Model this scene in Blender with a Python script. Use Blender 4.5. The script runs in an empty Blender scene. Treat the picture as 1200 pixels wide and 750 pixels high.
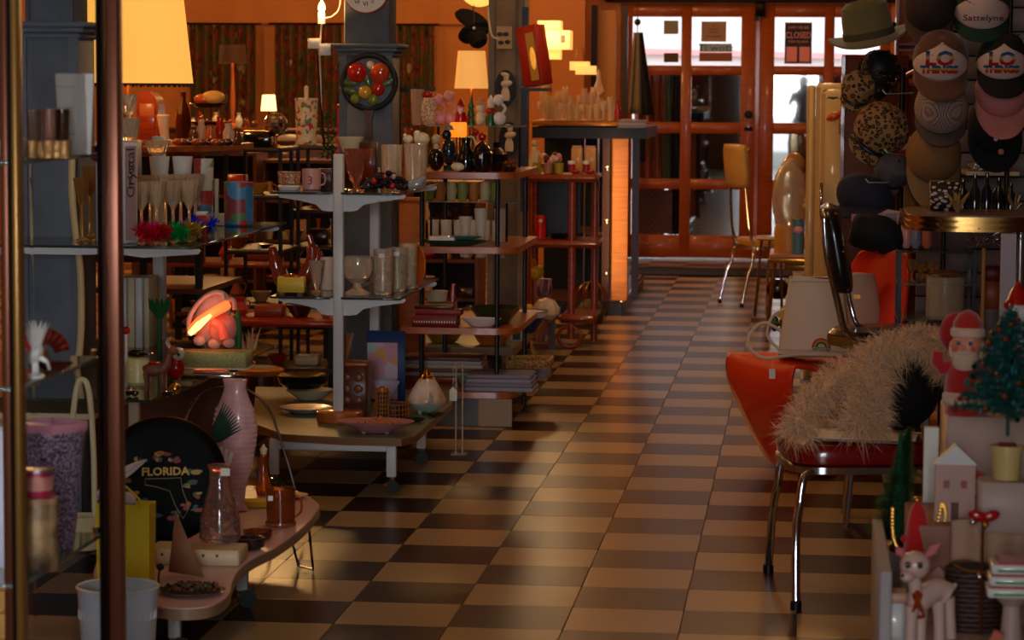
import bpy, math, random
from mathutils import Vector, Matrix, Euler
R = random.Random(7)
pi = math.pi
sc = bpy.context.scene
COL = sc.collection

# ---------------------------------------------------------------- camera
FPX, PITCH, YAW, ROLL, CAMH = 3092.0, 0.0892, -0.1096, 0.0061, 1.4262
_f = Vector((math.sin(YAW)*math.cos(PITCH), math.cos(YAW)*math.cos(PITCH), -math.sin(PITCH)))
_r0 = Vector((math.cos(YAW), -math.sin(YAW), 0)); _u0 = _r0.cross(_f)
_r = math.cos(ROLL)*_r0 + math.sin(ROLL)*_u0
_u = -math.sin(ROLL)*_r0 + math.cos(ROLL)*_u0
CAM = Vector((0, 0, CAMH))
cd = bpy.data.cameras.new('camera'); cam = bpy.data.objects.new('camera', cd); COL.objects.link(cam)
cam.matrix_world = Matrix(((_r.x, _u.x, -_f.x, CAM.x), (_r.y, _u.y, -_f.y, CAM.y), (_r.z, _u.z, -_f.z, CAM.z), (0, 0, 0, 1)))
cd.sensor_width = 36.0; cd.lens = FPX*36.0/1200.0; cd.clip_start = .05; cd.clip_end = 200
cd.dof.use_dof = True; cd.dof.focus_distance = 9.3; cd.dof.aperture_fstop = 8.0
sc.camera = cam
sc.view_settings.view_transform = 'Standard'; sc.view_settings.look = 'None'
sc.view_settings.gamma = 1.0; sc.view_settings.use_curve_mapping = False
sc.view_settings.exposure = 0.0

# ---------------------------------------------------------------- daylight and unseen overhead lights
w = bpy.data.worlds.new('daylight'); sc.world = w; w.use_nodes = True
bg = w.node_tree.nodes['Background']; bg.inputs[0].default_value = (.86, .93, 1.0, 1); bg.inputs[1].default_value = 4.2
def light(name, kind, loc, power, color, size=.2, rot=(0, 0, 0), sizey=None, portal=False):
    l = bpy.data.lights.new(name, kind); l.energy = power; l.color = color
    if kind == 'AREA':
        l.size = size
        if sizey: l.shape = 'RECTANGLE'; l.size_y = sizey
        if portal: l.cycles.is_portal = True
    elif kind == 'SPOT':
        l.spot_size = 2.2; l.spot_blend = .6; l.shadow_soft_size = size
    else: l.shadow_soft_size = size
    o = bpy.data.objects.new(name, l); o.location = loc; o.rotation_euler = rot; COL.objects.link(o); return o
WARM = (1.0, .55, .19); WARM2 = (1.0, .70, .40)
light('entrance_portal', 'AREA', (-.15, -1.5, 1.25), 1, (1, 1, 1), 1.7, (pi/2, 0, 0), 2.3, True)
dl_ = light('entrance_daylight', 'AREA', (-.3, -1.45, 1.6), 36, (.88, .92, 1.0), 1.4, (pi/2, 0, .3), 1.4); dl_.data.spread = 1.15
for n_, (x, y, z, p, c) in enumerate([(-3.6, 11.0, 2.7, 50, WARM), (-3.4, 16.5, 2.6, 70, WARM), (-2.2, 19.2, 2.7, 45, WARM),
                       (0.2, 17.5, 2.8, 36, WARM), (-.3, 12.5, 3.0, 34, WARM2), (-.9, 8.6, 3.0, 21, WARM2), (-.8, 5.6, 3.0, 8, WARM2), (-5.2, 18.0, 2.4, 60, WARM)]):
    light('unseen_overhead_light', 'POINT', (x, y, z), p, c, .16)  # unseen warm lights; those over the aisle are added to brighten the floor

# ---------------------------------------------------------------- helpers
def ray(px, py): return (_f*FPX + _r*(px-600) + _u*(375-py))
def at(px, py, Y):
    d = ray(px, py); return CAM + d*(Y/d.y)
def Zof(py, Y, px=600): return at(px, py, Y).z
def PY(p):
    d = Vector(p)-CAM; z = d.dot(_f); return (600+FPX*d.dot(_r)/z, 375-FPX*d.dot(_u)/z)
def on(px, Y, z):
    lo = at(px, 300, Y); x = lo.x
    for _ in range(4):
        q = PY((x, Y, z)); x += (px-q[0])*Y/FPX
    return Vector((x, Y, z))
def U(Y): return Y/FPX
def lin(c):
    def g(v):
        v /= 255.; return v/12.92 if v <= .04045 else ((v+.055)/1.055)**2.4
    return (g(c[0]), g(c[1]), g(c[2]), 1)

_M = {}
def mat(name, c=(128, 128, 128), rough=.5, metal=0, noise=None, bump=None, trans=0, emit=None, coat=0, sheen=0, ior=1.45, tex=None, c2=None, sub=0):
    if name in _M: return _M[name]
    m = bpy.data.materials.new(name); m.use_nodes = True; nt = m.node_tree; N = nt.nodes; L = nt.links
    b = N['Principled BSDF']; b.inputs['Base Color'].default_value = lin(c); b.inputs['Roughness'].default_value = rough
    b.inputs['Metallic'].default_value = metal; b.inputs['IOR'].default_value = ior
    if trans: b.inputs['Transmission Weight'].default_value = trans
    if coat: b.inputs['Coat Weight'].default_value = coat; b.inputs['Coat Roughness'].default_value = .06
    if sheen: b.inputs['Sheen Weight'].default_value = sheen
    if emit: b.inputs['Emission Color'].default_value = lin(emit[0]); b.inputs['Emission Strength'].default_value = emit[1]
    tc = N.new('ShaderNodeTexCoord'); co = tc.outputs['Object']
    def ramp(fac, stops, const=False):
        r = N.new('ShaderNodeValToRGB'); e = r.color_ramp.elements
        if const: r.color_ramp.interpolation = 'CONSTANT'
        while len(e) < len(stops): e.new(.5)
        for k, (p, cc) in enumerate(stops): e[k].position = p; e[k].color = lin(cc)
        L.new(fac, r.inputs[0]); return r.outputs[0]
    def nz(s, d=3, stretch=None):
        n = N.new('ShaderNodeTexNoise'); n.inputs['Scale'].default_value = s; n.inputs['Detail'].default_value = d
        if stretch:
            mp = N.new('ShaderNodeMapping'); mp.inputs['Scale'].default_value = stretch; L.new(co, mp.inputs[0]); L.new(mp.outputs[0], n.inputs['Vector'])
        else: L.new(co, n.inputs['Vector'])
        return n
    def vor(s, f='F1', out='Distance'):
        v = N.new('ShaderNodeTexVoronoi'); v.inputs['Scale'].default_value = s; v.feature = f; L.new(co, v.inputs['Vector']); return v.outputs[out]
    out = None
    if noise:
        s, cc = noise; out = ramp(nz(s, 4).outputs['Fac'], [(.35, c), (.65, cc)])
    if tex == 'wood':
        out = ramp(nz(6, 6, (1, 1, 12) if not noise else (12, 1, 1)).outputs['Fac'], [(.3, c), (.7, c2)])
    if tex == 'woodx': out = ramp(nz(5, 6, (1, 8, 8)).outputs['Fac'], [(.3, c), (.7, c2)])
    if tex == 'woody': out = ramp(nz(5, 6, (8, 1, 8)).outputs['Fac'], [(.3, c), (.7, c2)])
    if tex == 'speckle':
        out = ramp(nz(noise[0] if noise else 150, 2).outputs['Fac'], [(.44, c), (.54, c2)])
    if tex == 'leopard':
        n = nz(70, 2); v = N.new('ShaderNodeTexVoronoi'); v.inputs['Scale'].default_value = 52
        mx = N.new('ShaderNodeVectorMath'); mx.operation = 'MULTIPLY_ADD'; mx.inputs[1].default_value = (.012, .012, .012)
        L.new(n.outputs['Color'], mx.inputs[0]); L.new(co, mx.inputs[2]); L.new(mx.outputs[0], v.inputs['Vector'])
        out = ramp(v.outputs['Distance'], [(0, (130, 84, 40)), (.2, (120, 76, 36)), (.26, (18, 12, 10)), (.42, (18, 12, 10)), (.5, c)])
    if tex == 'dots':
        out = ramp(vor(c2[3] if len(c2) > 3 else 60), [(0, c2[:3]), (.38, c2[:3]), (.42, c)], False)
    if tex == 'multi':      # many coloured flecks
        v = vor(c2[3] if len(c2) > 3 else 60, 'F1', 'Color')
        h = N.new('ShaderNodeSeparateColor'); L.new(v, h.inputs[0])
        out = ramp(h.outputs[0], [(0, c), (.35, c2[0]), (.55, c2[1]), (.75, c2[2]), (.9, c)], True)
    if tex == 'curtain':
        n1 = nz(9, 5, (1, 1, .6)); out = ramp(n1.outputs['Fac'], [(.3, (30, 26, 18)), (.42, (100, 78, 40)), (.48, (60, 74, 36)), (.54, (136, 56, 30)), (.62, (44, 34, 22)), (.72, (180, 150, 100))])
    if tex == 'weave':
        ck = N.new('ShaderNodeTexChecker'); ck.inputs['Scale'].default_value = c2[3] if len(c2) > 3 else 200
        ck.inputs[1].default_value = lin(c); ck.inputs[2].default_value = lin(c2[:3]); L.new(co, ck.inputs['Vector']); out = ck.outputs[0]
    if tex == 'knit':
        out = ramp(vor(160), [(.2, c), (.5, c2)])
    if out is not None: L.new(out, b.inputs['Base Color'])
    if out is not None and emit and emit[1] < 0: pass
    if bump:
        n = nz(bump[0], 3); bp = N.new('ShaderNodeBump'); bp.inputs['Strength'].default_value = bump[1]; bp.inputs['Distance'].default_value = bump[2] if len(bump) > 2 else .005
        L.new(n.outputs['Fac'], bp.inputs['Height']); L.new(bp.outputs[0], b.inputs['Normal'])
    _M[name] = m; return m

class MB:
    def __init__(s): s.v = []; s.f = []
    def add(s, V, F, M=None):
        k = len(s.v)
        for p in V: s.v.append(tuple(M @ Vector(p)) if M is not None else tuple(p))
        for f in F: s.f.append(tuple(i+k for i in f))
        return s
    def box(s, c, d, rz=0, rx=0, ry=0, bev=0):
        x, y, z = d[0]/2, d[1]/2, d[2]/2
        M = Matrix.Translation(c) @ Euler((rx, ry, rz)).to_matrix().to_4x4()
        if bev <= 0:
            V = [(sx*x, sy*y, sz*z) for sz in (-1, 1) for sx, sy in ((-1, -1), (1, -1), (1, 1), (-1, 1))]
            F = [(3, 2, 1, 0), (4, 5, 6, 7), (0, 1, 5, 4), (1, 2, 6, 5), (2, 3, 7, 6), (3, 0, 4, 7)]
            return s.add(V, F, M)
        b = min(bev, x*.95, y*.95, z*.95); V = []; rings = []
        for zz, i in ((-z, b), (-z+b, 0), (z-b, 0), (z, b)):
            r = len(V)
            for cx, cy in ((-1, -1), (1, -1), (1, 1), (-1, 1)):
                for a in ((0, 1), (1, 0)) if cx*cy > 0 else ((1, 0), (0, 1)):
                    V.append((cx*(x-i*.7-b*a[0]*1), cy*(y-i*.7-b*a[1]*1), zz))
            rings.append(r)
        F = [tuple(range(rings[0]+7, rings[0]-1, -1)), tuple(range(rings[3], rings[3]+8))]
        for k in range(3):
            for j in range(8):
                F.append((rings[k]+j, rings[k]+(j+1) % 8, rings[k+1]+(j+1) % 8, rings[k+1]+j))
        return s.add(V, F, M)
    def lathe(s, prof, c=(0, 0, 0), seg=24, rx=0, ry=0, rz=0, sx=1, sy=1, wob=None, close=True):
        V = []; F = []; n = len(prof)
        M = Matrix.Translation(c) @ Euler((rx, ry, rz)).to_matrix().to_4x4()
        for (r, z) in prof:
            for j in range(seg):
                a = 2*pi*j/seg; q = r*(1+(wob(a, z) if wob else 0))
                V.append((q*math.cos(a)*sx, q*math.sin(a)*sy, z))
        for i in range(n-1):
            for j in range(seg): F.append((i*seg+j, i*seg+(j+1) % seg, (i+1)*seg+(j+1) % seg, (i+1)*seg+j))
        if close:
            if prof[0][0] > 1e-5: F.append(tuple(range(seg-1, -1, -1)))
            if prof[-1][0] > 1e-5: F.append(tuple((n-1)*seg+j for j in range(seg)))
        return s.add(V, F, M)
    def ball(s, c, r, seg=12, sq=(1, 1, 1), rot=(0, 0, 0)):
        n = max(5, seg*2//3)
        P = [(math.sin(pi*i/n)*r, -math.cos(pi*i/n)*r) for i in range(n+1)]
        P[0] = (r*.02, -r); P[-1] = (r*.02, r)
        t = MB(); t.lathe(P, seg=seg)
        M = Matrix.Translation(c) @ Euler(rot).to_matrix().to_4x4() @ Matrix.Diagonal((sq[0], sq[1], sq[2], 1))
        return s.add(t.v, t.f, M)
    def tube(s, pts, r, seg=8, closed=False):
        P = [Vector(p) for p in pts]; n = len(P); V = []; F = []
        rr = r if isinstance(r, (list, tuple)) else [r]*n; nrm = None
        for i in range(n):
            a = P[(i-1) % n] if (closed or i) else P[i]; b = P[(i+1) % n] if (closed or i < n-1) else P[i]
            t = (b-a).normalized() if (b-a).length > 1e-9 else Vector((0, 0, 1))
            if nrm is None: nrm = t.orthogonal().normalized()
            nrm = (nrm - t*nrm.dot(t)); nrm = nrm.normalized() if nrm.length > 1e-6 else t.orthogonal().normalized()
            bi = t.cross(nrm)
            for j in range(seg):
                an = 2*pi*j/seg; V.append(P[i]+rr[i]*(math.cos(an)*nrm+math.sin(an)*bi))
        for i in range(n if closed else n-1):
            k = (i+1) % n
            for j in range(seg): F.append((i*seg+j, i*seg+(j+1) % seg, k*seg+(j+1) % seg, k*seg+j))
        if not closed: F.append(tuple(range(seg-1, -1, -1))); F.append(tuple((n-1)*seg+j for j in range(seg)))
        return s.add(V, F)
    def prism(s, poly, z0, z1, M=None):
        n = len(poly)
        a = sum(poly[i][0]*poly[(i+1) % n][1]-poly[(i+1) % n][0]*poly[i][1] for i in range(n))
        if a < 0: poly = poly[::-1]
        V = [(x, y, z0) for x, y in poly]+[(x, y, z1) for x, y in poly]
        F = [tuple(range(n-1, -1, -1)), tuple(range(n, 2*n))]+[(i, (i+1) % n, n+(i+1) % n, n+i) for i in range(n)]
        return s.add(V, F, M)
    def grid(s, fn, nu, nv):
        V = [fn(i/nu, j/nv) for j in range(nv+1) for i in range(nu+1)]
        F = [(j*(nu+1)+i, j*(nu+1)+i+1, (j+1)*(nu+1)+i+1, (j+1)*(nu+1)+i) for j in range(nv) for i in range(nu)]
        return s.add(V, F)
    def build(s, name, m, parent=None, loc=(0, 0, 0), rot=(0, 0, 0), smooth=True, solid=0):
        me = bpy.data.meshes.new(name); me.from_pydata(s.v, [], s.f); me.validate(); me.update()
        o = bpy.data.objects.new(name, me); COL.objects.link(o); o.location = loc; o.rotation_euler = rot
        me.materials.append(m)
        if smooth:
            me.polygons.foreach_set('use_smooth', [True]*len(me.polygons))
            try: me.set_sharp_from_angle(angle=.62)
            except Exception: pass
        if solid:
            md = o.modifiers.new('thickness', 'SOLIDIFY'); md.thickness = solid; md.offset = 0
        if parent: o.parent = parent
        return o
def tag(o, label=None, cat=None, group=None, kind=None):
    if label: o['label'] = label
    if cat: o['category'] = cat
    if group: o['group'] = group
    if kind: o['kind'] = kind
    return o
def thing(name, label, cat, loc=(0, 0, 0), rz=0, group=None, rot=None):
    o = bpy.data.objects.new(name, None); COL.objects.link(o); o.location = loc; o.rotation_euler = rot or (0, 0, rz); o.empty_display_size = .05
    return tag(o, label, cat, group)
def dup(o, loc=None, rz=None, label=None, group=None, scale=None):
    def cp(s_, par):
        c = s_.copy(); COL.objects.link(c)
        if par: c.parent = par
        for ch in list(s_.children): cp(ch, c)
        return c
    c = cp(o, None)
    if loc is not None: c.location = loc
    if rz is not None: c.rotation_euler[2] = rz
    if scale: c.scale = (scale,)*3
    if label: c['label'] = label
    if group: c['group'] = group
    return c
def B(name, m, parent, c, d, **k):
    bv = k.pop('bev', 0); kw = {q: k[q] for q in ('rz', 'rx', 'ry') if q in k}
    return MB().box(c, d, bev=bv, **kw).build(name, m, parent)
def L_(name, m, parent, prof, c=(0, 0, 0), seg=24, **k): return MB().lathe(prof, c, seg, **k).build(name, m, parent)
def T_(name, m, parent, pts, r, seg=8, closed=False): return MB().tube(pts, r, seg, closed).build(name, m, parent)
def text(body, size, m, parent, loc, rot=(pi/2, 0, 0), ext=.0008, name='lettering', ax='CENTER', sx=1, bold=0):
    c = bpy.data.curves.new(name, 'FONT'); c.body = body; c.size = size; c.extrude = ext; c.align_x = ax; c.align_y = 'CENTER'; c.offset = bold
    c.resolution_u = 2
    t = bpy.data.objects.new(name, c); COL.objects.link(t); c.materials.append(m)
    me = bpy.data.meshes.new_from_object(t); bpy.data.objects.remove(t)
    o = bpy.data.objects.new(name, me); COL.objects.link(o); o.location = loc; o.rotation_euler = rot; o.scale = (sx, 1, 1); o.parent = parent
    return o
def sm(pts, n=6, closed=False):      # smooth a polyline
    P = [Vector(p) for p in pts]; out = []; N_ = len(P)
    rng = range(N_ if closed else N_-1)
    for i in rng:
        p0 = P[(i-1) % N_] if (closed or i) else P[i]; p1 = P[i]; p2 = P[(i+1) % N_]; p3 = P[(i+2) % N_] if (closed or i < N_-2) else p2
        for k in range(n):
            t = k/n; out.append(.5*((2*p1)+(-p0+p2)*t+(2*p0-5*p1+4*p2-p3)*t*t+(-p0+3*p1-3*p2+p3)*t**3))
    if not closed: out.append(P[-1])
    return out
def cup(r, h, t=.0022, taper=1., base=.006, foot=None):   # hollow profile
    return [(r*taper*.9, 0), (r*taper, h*.04), (r, h), (r-t, h), (r*taper-t, base+h*.05), (.001, base)]

# common materials
CHROME = mat('chrome', (215, 215, 222), .12, 1)
WIRE = mat('wire', (150, 150, 155), .3, 1)
BLACKM = mat('black_metal', (18, 16, 16), .4, .3)
GLASS = mat('clear_glass', (245, 245, 240), .03, 0, trans=1)
AMBER = mat('amber_glass', (225, 120, 30), .05, 0, trans=.9)
SHELFGLASS = mat('shelf_glass', (190, 215, 205), .04, 0, trans=.85)
WHITEP = mat('white_paint', (205, 200, 196), .45)
CREAM = mat('cream_glaze', (225, 208, 170), .3, coat=.3)
WHITEC = mat('white_ceramic', (228, 222, 212), .25, coat=.4)
PINKC = mat('pink_ceramic', (225, 150, 150), .3, coat=.3)
REDG = mat('red_gloss', (170, 20, 14), .25, coat=.4)
ORANGEG = mat('orange_gloss', (210, 90, 20), .3, coat=.3)
YELG = mat('yellow_gloss', (215, 170, 40), .35, coat=.2)
GREENG = mat('green_gloss', (30, 90, 45), .3, coat=.3)
BLUEG = mat('blue_gloss', (30, 55, 110), .3, coat=.3)
BLACKG = mat('black_gloss', (10, 10, 13), .12, coat=.8)
GOLD = mat('gold_metal', (220, 165, 70), .22, 1)
BRASS = mat('brass_metal', (170, 115, 50), .3, 1)
DWOOD = mat('dark_wood', (62, 30, 16), .35, tex='woodx', c2=(92, 44, 22), coat=.2)
RWOOD = mat('red_wood', (118, 42, 18), .3, tex='woodx', c2=(158, 66, 28), coat=.35)
RWOODZ = mat('red_wood_upright', (118, 42, 18), .3, tex='wood', c2=(158, 66, 28), coat=.35)
OWOOD = mat('orange_wood', (150, 72, 26), .35, tex='woodx', c2=(190, 102, 44), coat=.3)
TAG = mat('price_tag_card', (225, 220, 205), .7)
PILLAR = mat('blue_grey_pillar_paint', (92, 98, 106), .6, noise=(9, (80, 86, 94)), bump=(60, .15))
# ================================================================ SETTING
T = .3048; X0, Y0 = -1.2195, 6.7956
XL, XR, YB, YF, CZ = -7.2, 2.4, -1.6, 21.62, 3.3
fbase = MB().box(((XL+XR)/2, (YB+YF)/2, -.045), (XR-XL, YF-YB, .08)).build('floor', mat('floor_backing', (30, 22, 18), .8), smooth=False); tag(fbase, kind='structure')
def tilemat(name, a, b):
    m = mat(name, a, .28, noise=(1.5, b)); bs = m.node_tree.nodes['Principled BSDF']
    bs.inputs['Specular IOR Level'].default_value = .34
    return m
TL = tilemat('beige_vinyl_tile', (166, 140, 98), (162, 136, 95)); TD = tilemat('brown_vinyl_tile', (40, 25, 18), (43, 27, 20))
def tile_mesh(nm, m):
    b = MB().box((0, 0, -.0045), (T-.0016, T-.0016, .009), bev=.0012); o = b.build(nm, m); return o
protoL = tile_mesh('tile', TL); protoD = tile_mesh('tile', TD)
cells = []; rest = {0: MB(), 1: MB()}
for i in range(-21, 13):
    for j in range(-28, 50):
        x0, y0 = X0+i*T, Y0+j*T
        if x0 < XL-.01 or x0+T > XR+.01+T or y0+T > YF+.02+T or y0 < YB-T: continue
        cx, cy = x0+T/2, y0+T/2
        vis = False
        if cy > 6.2:
            p = PY((cx, cy, 0)); vis = -20 < p[0] < 1220 and p[1] < 790
            if p[0] < 330 and cy > 8: vis = False
            if cx < -2.4: vis = False
        cells.append(((0 if vis else 1), cy, i, j, cx, cy))
cells.sort()
first = {0: protoL, 1: protoD}; used = {0: False, 1: False}; cnt = 0
for (nv, _, i, j, cx, cy) in cells:
    k = 0 if (i+j) % 2 == 0 else 1
    if nv == 0 and cnt < 296:
        o = first[k] if not used[k] else first[k].copy()
        if used[k]: COL.objects.link(o)
        used[k] = True; o.location = (cx, cy, .0+R.uniform(-.0003, .0003)); o.parent = fbase; o.rotation_euler = (0, 0, R.choice((0, pi/2, pi))); cnt += 1
    else:
        rest[k].box((cx, cy, -.0045), (T-.0016, T-.0016, .009))
for k, m in ((0, TL), (1, TD)):
    o = rest[k].build('distant_tiles', m, fbase, smooth=False); o['kind'] = 'stuff'
ORW = mat('orange_wall_paint', (205, 128, 52), .6, noise=(3, (192, 116, 44)))
CEIL = mat('ceiling_paint', (190, 150, 100), .8)
def wall(name, c, d, m=ORW): return tag(MB().box(c, d).build(name, m, smooth=False), kind='structure')
wall('ceiling', ((XL+XR)/2, (YB+YF)/2, CZ+.05), (XR-XL+.4, YF-YB+.4, .1), CEIL)
wall('wall_left', (XL-.05, (YB+YF)/2, CZ/2), (.1, YF-YB, CZ), ORW)
wall('wall_right', (XR+.05, (YB+YF)/2, CZ/2), (.1, YF-YB, CZ), mat('brown_wall', (96, 60, 36), .7))
# wall behind the photographer, with the open entrance
RWALL = mat('rear_wall', (150, 104, 66), .7)
wall('wall_rear', ((XL-1.0)/2, YB, CZ/2), (abs(XL+1.0), .1, CZ), RWALL)
wall('wall_rear_right', ((XR+.7)/2, YB, CZ/2), (XR-.7, .1, CZ), RWALL)
wall('wall_rear_lintel', (-.15, YB, (CZ+2.4)/2), (1.7, .1, CZ-2.4), RWALL)
# far wall round the doors
def xw(px, Y=YF): return on(px, Y, 1.4).x
dl, dr = xw(727), xw(1043)          # door opening
zt = 2.083
wall('wall_far_left', ((XL+dl)/2, YF+.06, CZ/2), (dl-XL, .12, CZ))
wall('wall_far_right', ((dr+XR)/2, YF+.06, CZ/2), (XR-dr, .12, CZ))
wall('wall_far_over_doors', ((dl+dr)/2, YF+.06, (CZ+zt)/2), (dr-dl, .12, CZ-zt))
tag(MB().box(((dl+dr)/2, YF-.06, 2.13), (dr-dl+.25, .14, .07), bev=.01).build('trim_1', mat('header_dark', (38, 22, 14), .5)), kind='structure')
# frame strips that divide the orange wall above the curtains
STR = mat('wall_batten', (150, 70, 22), .5)
for k, px in enumerate((318, 512)):
    pass
tag(MB().box((on(370, YF-.03, 1.9).x, YF-.02, Zof(29, YF)), (3.2, .04, .012)).build('trim_2', STR), kind='structure')

# ---- doors
DW = mat('door_wood', (150, 66, 20), .4, tex='wood', c2=(176, 84, 28), coat=.15)
DWX = mat('door_wood_rail', (150, 66, 20), .4, tex='woodx', c2=(176, 84, 28), coat=.15)
PANE = mat('door_glass', (255, 255, 255), .0, 0, trans=1, ior=1.01)
MIRR = mat('dark_reflecting_glass', (146, 146, 144), .02, 1)
DCURT = mat('draped_cloth', (92, 48, 34), .8, noise=(6, (60, 50, 44)))
Yd = YF+.03
def door(n, pxa, pxb, cols, mirror_cols):
    xa, xb = xw(pxa, Yd), xw(pxb, Yd)
    d = MB(); zb, zt_ = .012, 2.085
    root = bpy.data.objects.new(n, None); COL.objects.link(root); root.location = ((xa+xb)/2, Yd, 0); tag(root, kind='structure')
    ox = (xa+xb)/2
    xs = [(xw(a, Yd)-ox, xw(b, Yd)-ox) for a, b in cols]
    rows = [(20, 77), (88, 143.5), (156.5, 210), (222, 276)]
    zs = [(Zof(b, Yd, 850), Zof(a, Yd, 850)) for a, b in rows]
    edges = [xa-ox]+[v for p in xs for v in p]+[xb-ox]
    for k in range(0, len(edges), 2):
        B('stile', DW, root, ((edges[k]+edges[k+1])/2, 0, (zb+zt_)/2), (edges[k+1]-edges[k], .05, zt_-zb), bev=.004)
    zed = [zt_]+[v for a, b in zs for v in (b, a)]+[zb]
    for k in range(0, len(zed), 2):
        for (a, b) in xs:
            B('rail', DWX, root, ((a+b)/2, 0, (zed[k]+zed[k+1])/2), (b-a, .044, zed[k]-zed[k+1]), bev=.003)
    for ci, (a, b) in enumerate(xs):
        for ri, (z0, z1) in enumerate(zs):
            B('pane', PANE if (ri == 0 or not mirror_cols[ci]) else MIRR, root, ((a+b)/2, .004, (z0+z1)/2), (b-a, .006, z1-z0))
    return root, xs, zs
d1, xs1, zs1 = door('door_1', 727, 885.5, [(741, 798), (810, 868)], (False, True))
d2, xs2, zs2 = door('door_2', 886.5, 1043, [(907, 965), (977, 1030)], (True, True))
B('weather_strip', mat('aluminium', (190, 190, 190), .35, .9), d1, (.2, -.035, .012), (.72, .012, .014))
DKM = mat('dark_bronze', (40, 28, 22), .4, .8)
def onpx(root, px, py, dy=-.03):
    p = at(px, py, Yd+dy); return (p.x-root.location.x, dy, p.z)
c = onpx(d1, 877, 134, -.04); L_('knob', DKM, d1, [(.012, 0), (.012, .03), (.03, .04), (.034, .055), (.022, .07), (.001, .072)], c, 14, rx=pi/2)
B('lock_plate', DKM, d1, onpx(d1, 877, 151), (.07, .012, .03), bev=.003)
c = onpx(d1, 876, 176, -.026); L_('deadbolt', BRASS, d1, [(.022, 0), (.022, .01), (.012, .014), (.001, .014)], c, 14, rx=pi/2)
B('astragal', DW, d2, onpx(d2, 886.5, 160, -.03)[:1]+(-.03, 1.045), (.03, .012, 2.07)); B('door_closer', DKM, d2, onpx(d2, 891, 7, -.05), (.08, .05, .17), bev=.006); B('closer_bracket', DKM, d2, onpx(d2, 887, 20, -.04), (.035, .04, .06))
# cloths hanging behind the left column of the left door
bk = MB(); rr = random.Random(3)
def cloth(name, px0, px1, py0, py1, m, lab):
    a = at(px0, py0, Yd+.16); b = at(px1, py1, Yd+.16)
    g = MB().grid(lambda u, v: (a.x+(b.x-a.x)*u, Yd+.16+.02*math.sin(u*22+v*2), b.z+(a.z-b.z)*v), 30, 4)
    return tag(g.build(name, m, solid=.004), lab, 'curtain')
cloth('curtain', 744, 778, 84, 280, mat('brown_cloth', (120, 62, 44), .85, noise=(5, (96, 50, 38))), 'brown cloth hanging behind the left glass of the left door')
cloth('curtain', 777, 786, 84, 215, mat('green_cloth', (70, 96, 74), .85), 'green-grey cloth strip behind the left glass of the door')
cloth('curtain', 785, 800, 84, 275, mat('black_cloth', (14, 12, 12), .85), 'black cloth behind the left glass of the door')
o = MB().box((0, 0, 0), (.3, .01, .36)).build('notice_poster', mat('plaid_cloth', (96, 60, 66), .85, tex='weave', c2=(70, 58, 60, 40)), loc=at(766, 248, Yd+.1)); tag(o, 'faded maroon and grey chequered sheet in the lowest pane', 'poster')
# things outside the doors
sk = tag(MB().box((0, YF+5.2, 1.4), (9, .3, 2.8)).build('wall_outside_building', mat('white_render', (200, 196, 196), .8), smooth=False), kind='structure')
tag(MB().box((-.5, YF+5.0, Zof(62, YF+5)), (6, .05, .05), ry=.02).build('trim_3', mat('pale_red_stripe', (226, 150, 150), .6)), kind='structure')
tag(MB().box((-2, YF+6, -.05), (26, 12, .1)).build('ground_outside', mat('pavement', (150, 150, 145), .8)), kind='structure')
tag(MB().box((0, -8, -.05), (26, 12.6, .1)).build('ground_entrance', _M['pavement'], smooth=False), kind='structure')
# signs taped to the upper panes
def sign(px0, py0, px1, py1, m, lab, lines=(), tm=None, Yo=-.004, name='sign'):
    a = at(px0, py0, Yd+Yo); b = at(px1, py1, Yd+Yo)
    r = thing(name, lab, 'sign', ((a.x+b.x)/2, Yd+Yo, (a.z+b.z)/2))
    B('card', m, r, (0, 0, 0), (b.x-a.x, .003, a.z-b.z))
    for (t, dx, dz, s, sx) in lines: text(t, s, tm, r, (dx, -.003, dz), sx=sx)
    return r
CRD = mat('brown_card', (170, 134, 116), .8); INK = mat('ink', (70, 40, 36), .8)
PNK = mat('pink_print', (250, 160, 165), .7)
s = sign(920, 26, 951, 75, mat('dark_sign_card', (44, 36, 52), .6), 'dark CLOSED sign in the top pane of the right door', [('CLOSED', 0, .062, .072, .78)], PNK)
text('SORRY WE ARE', .03, PNK, s, (0, -.003, .125), sx=.8); text('PLEASE CALL AGAIN', .022, PNK, s, (0, -.003, .012), sx=.8)
for dx in (-.052, .052): B('print_panel', PNK, s, (dx, -.003, -.09), (.085, .002, .12))
for dz in (.165, -.165): B('border', PNK, s, (0, -.003, dz), (.2, .002, .006))
s = sign(822, 25, 851, 49, CRD, 'brown paper notice in top pane above the blue Ti wotz strip', [('IN', 0, .045, .02, 1), ('LOVING', 0, .018, .022, 1), ('MEMORY', 0, -.008, .02, 1), ('OF A FRIEND', 0, -.04, .022, 1)], INK)
s = sign(820, 51, 857.5, 61, mat('blue_card', (150, 180, 205), .7), 'pale blue strip sign lettered Ti wotz in the top pane', [('Ti wotz', 0, -.002, .075, 1.25)], mat('blue_ink', (70, 100, 140), .7))
sign(819.5, 61.5, 858, 72, mat('kraft_card', (150, 96, 70), .8), 'blank kraft card under the pale blue strip sign')
sign(778, 24, 795, 40, mat('grey_paper', (150, 140, 132), .8), 'grey square notice in the upper corner of the leftmost pane')
sign(778, 62, 795, 73, mat('grey_paper2', (96, 74, 60), .8), 'small brown card low in the leftmost top pane')
# door mat
tag(MB().box((on(832, 20.1, 0).x, 20.1, .008), (1.2, .75, .014), bev=.004).build('door_mat', mat('rubber_mat', (26, 20, 20), .8, bump=(300, .4))), 'dark rubber mat on the floor before the doors', 'mat')
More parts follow.
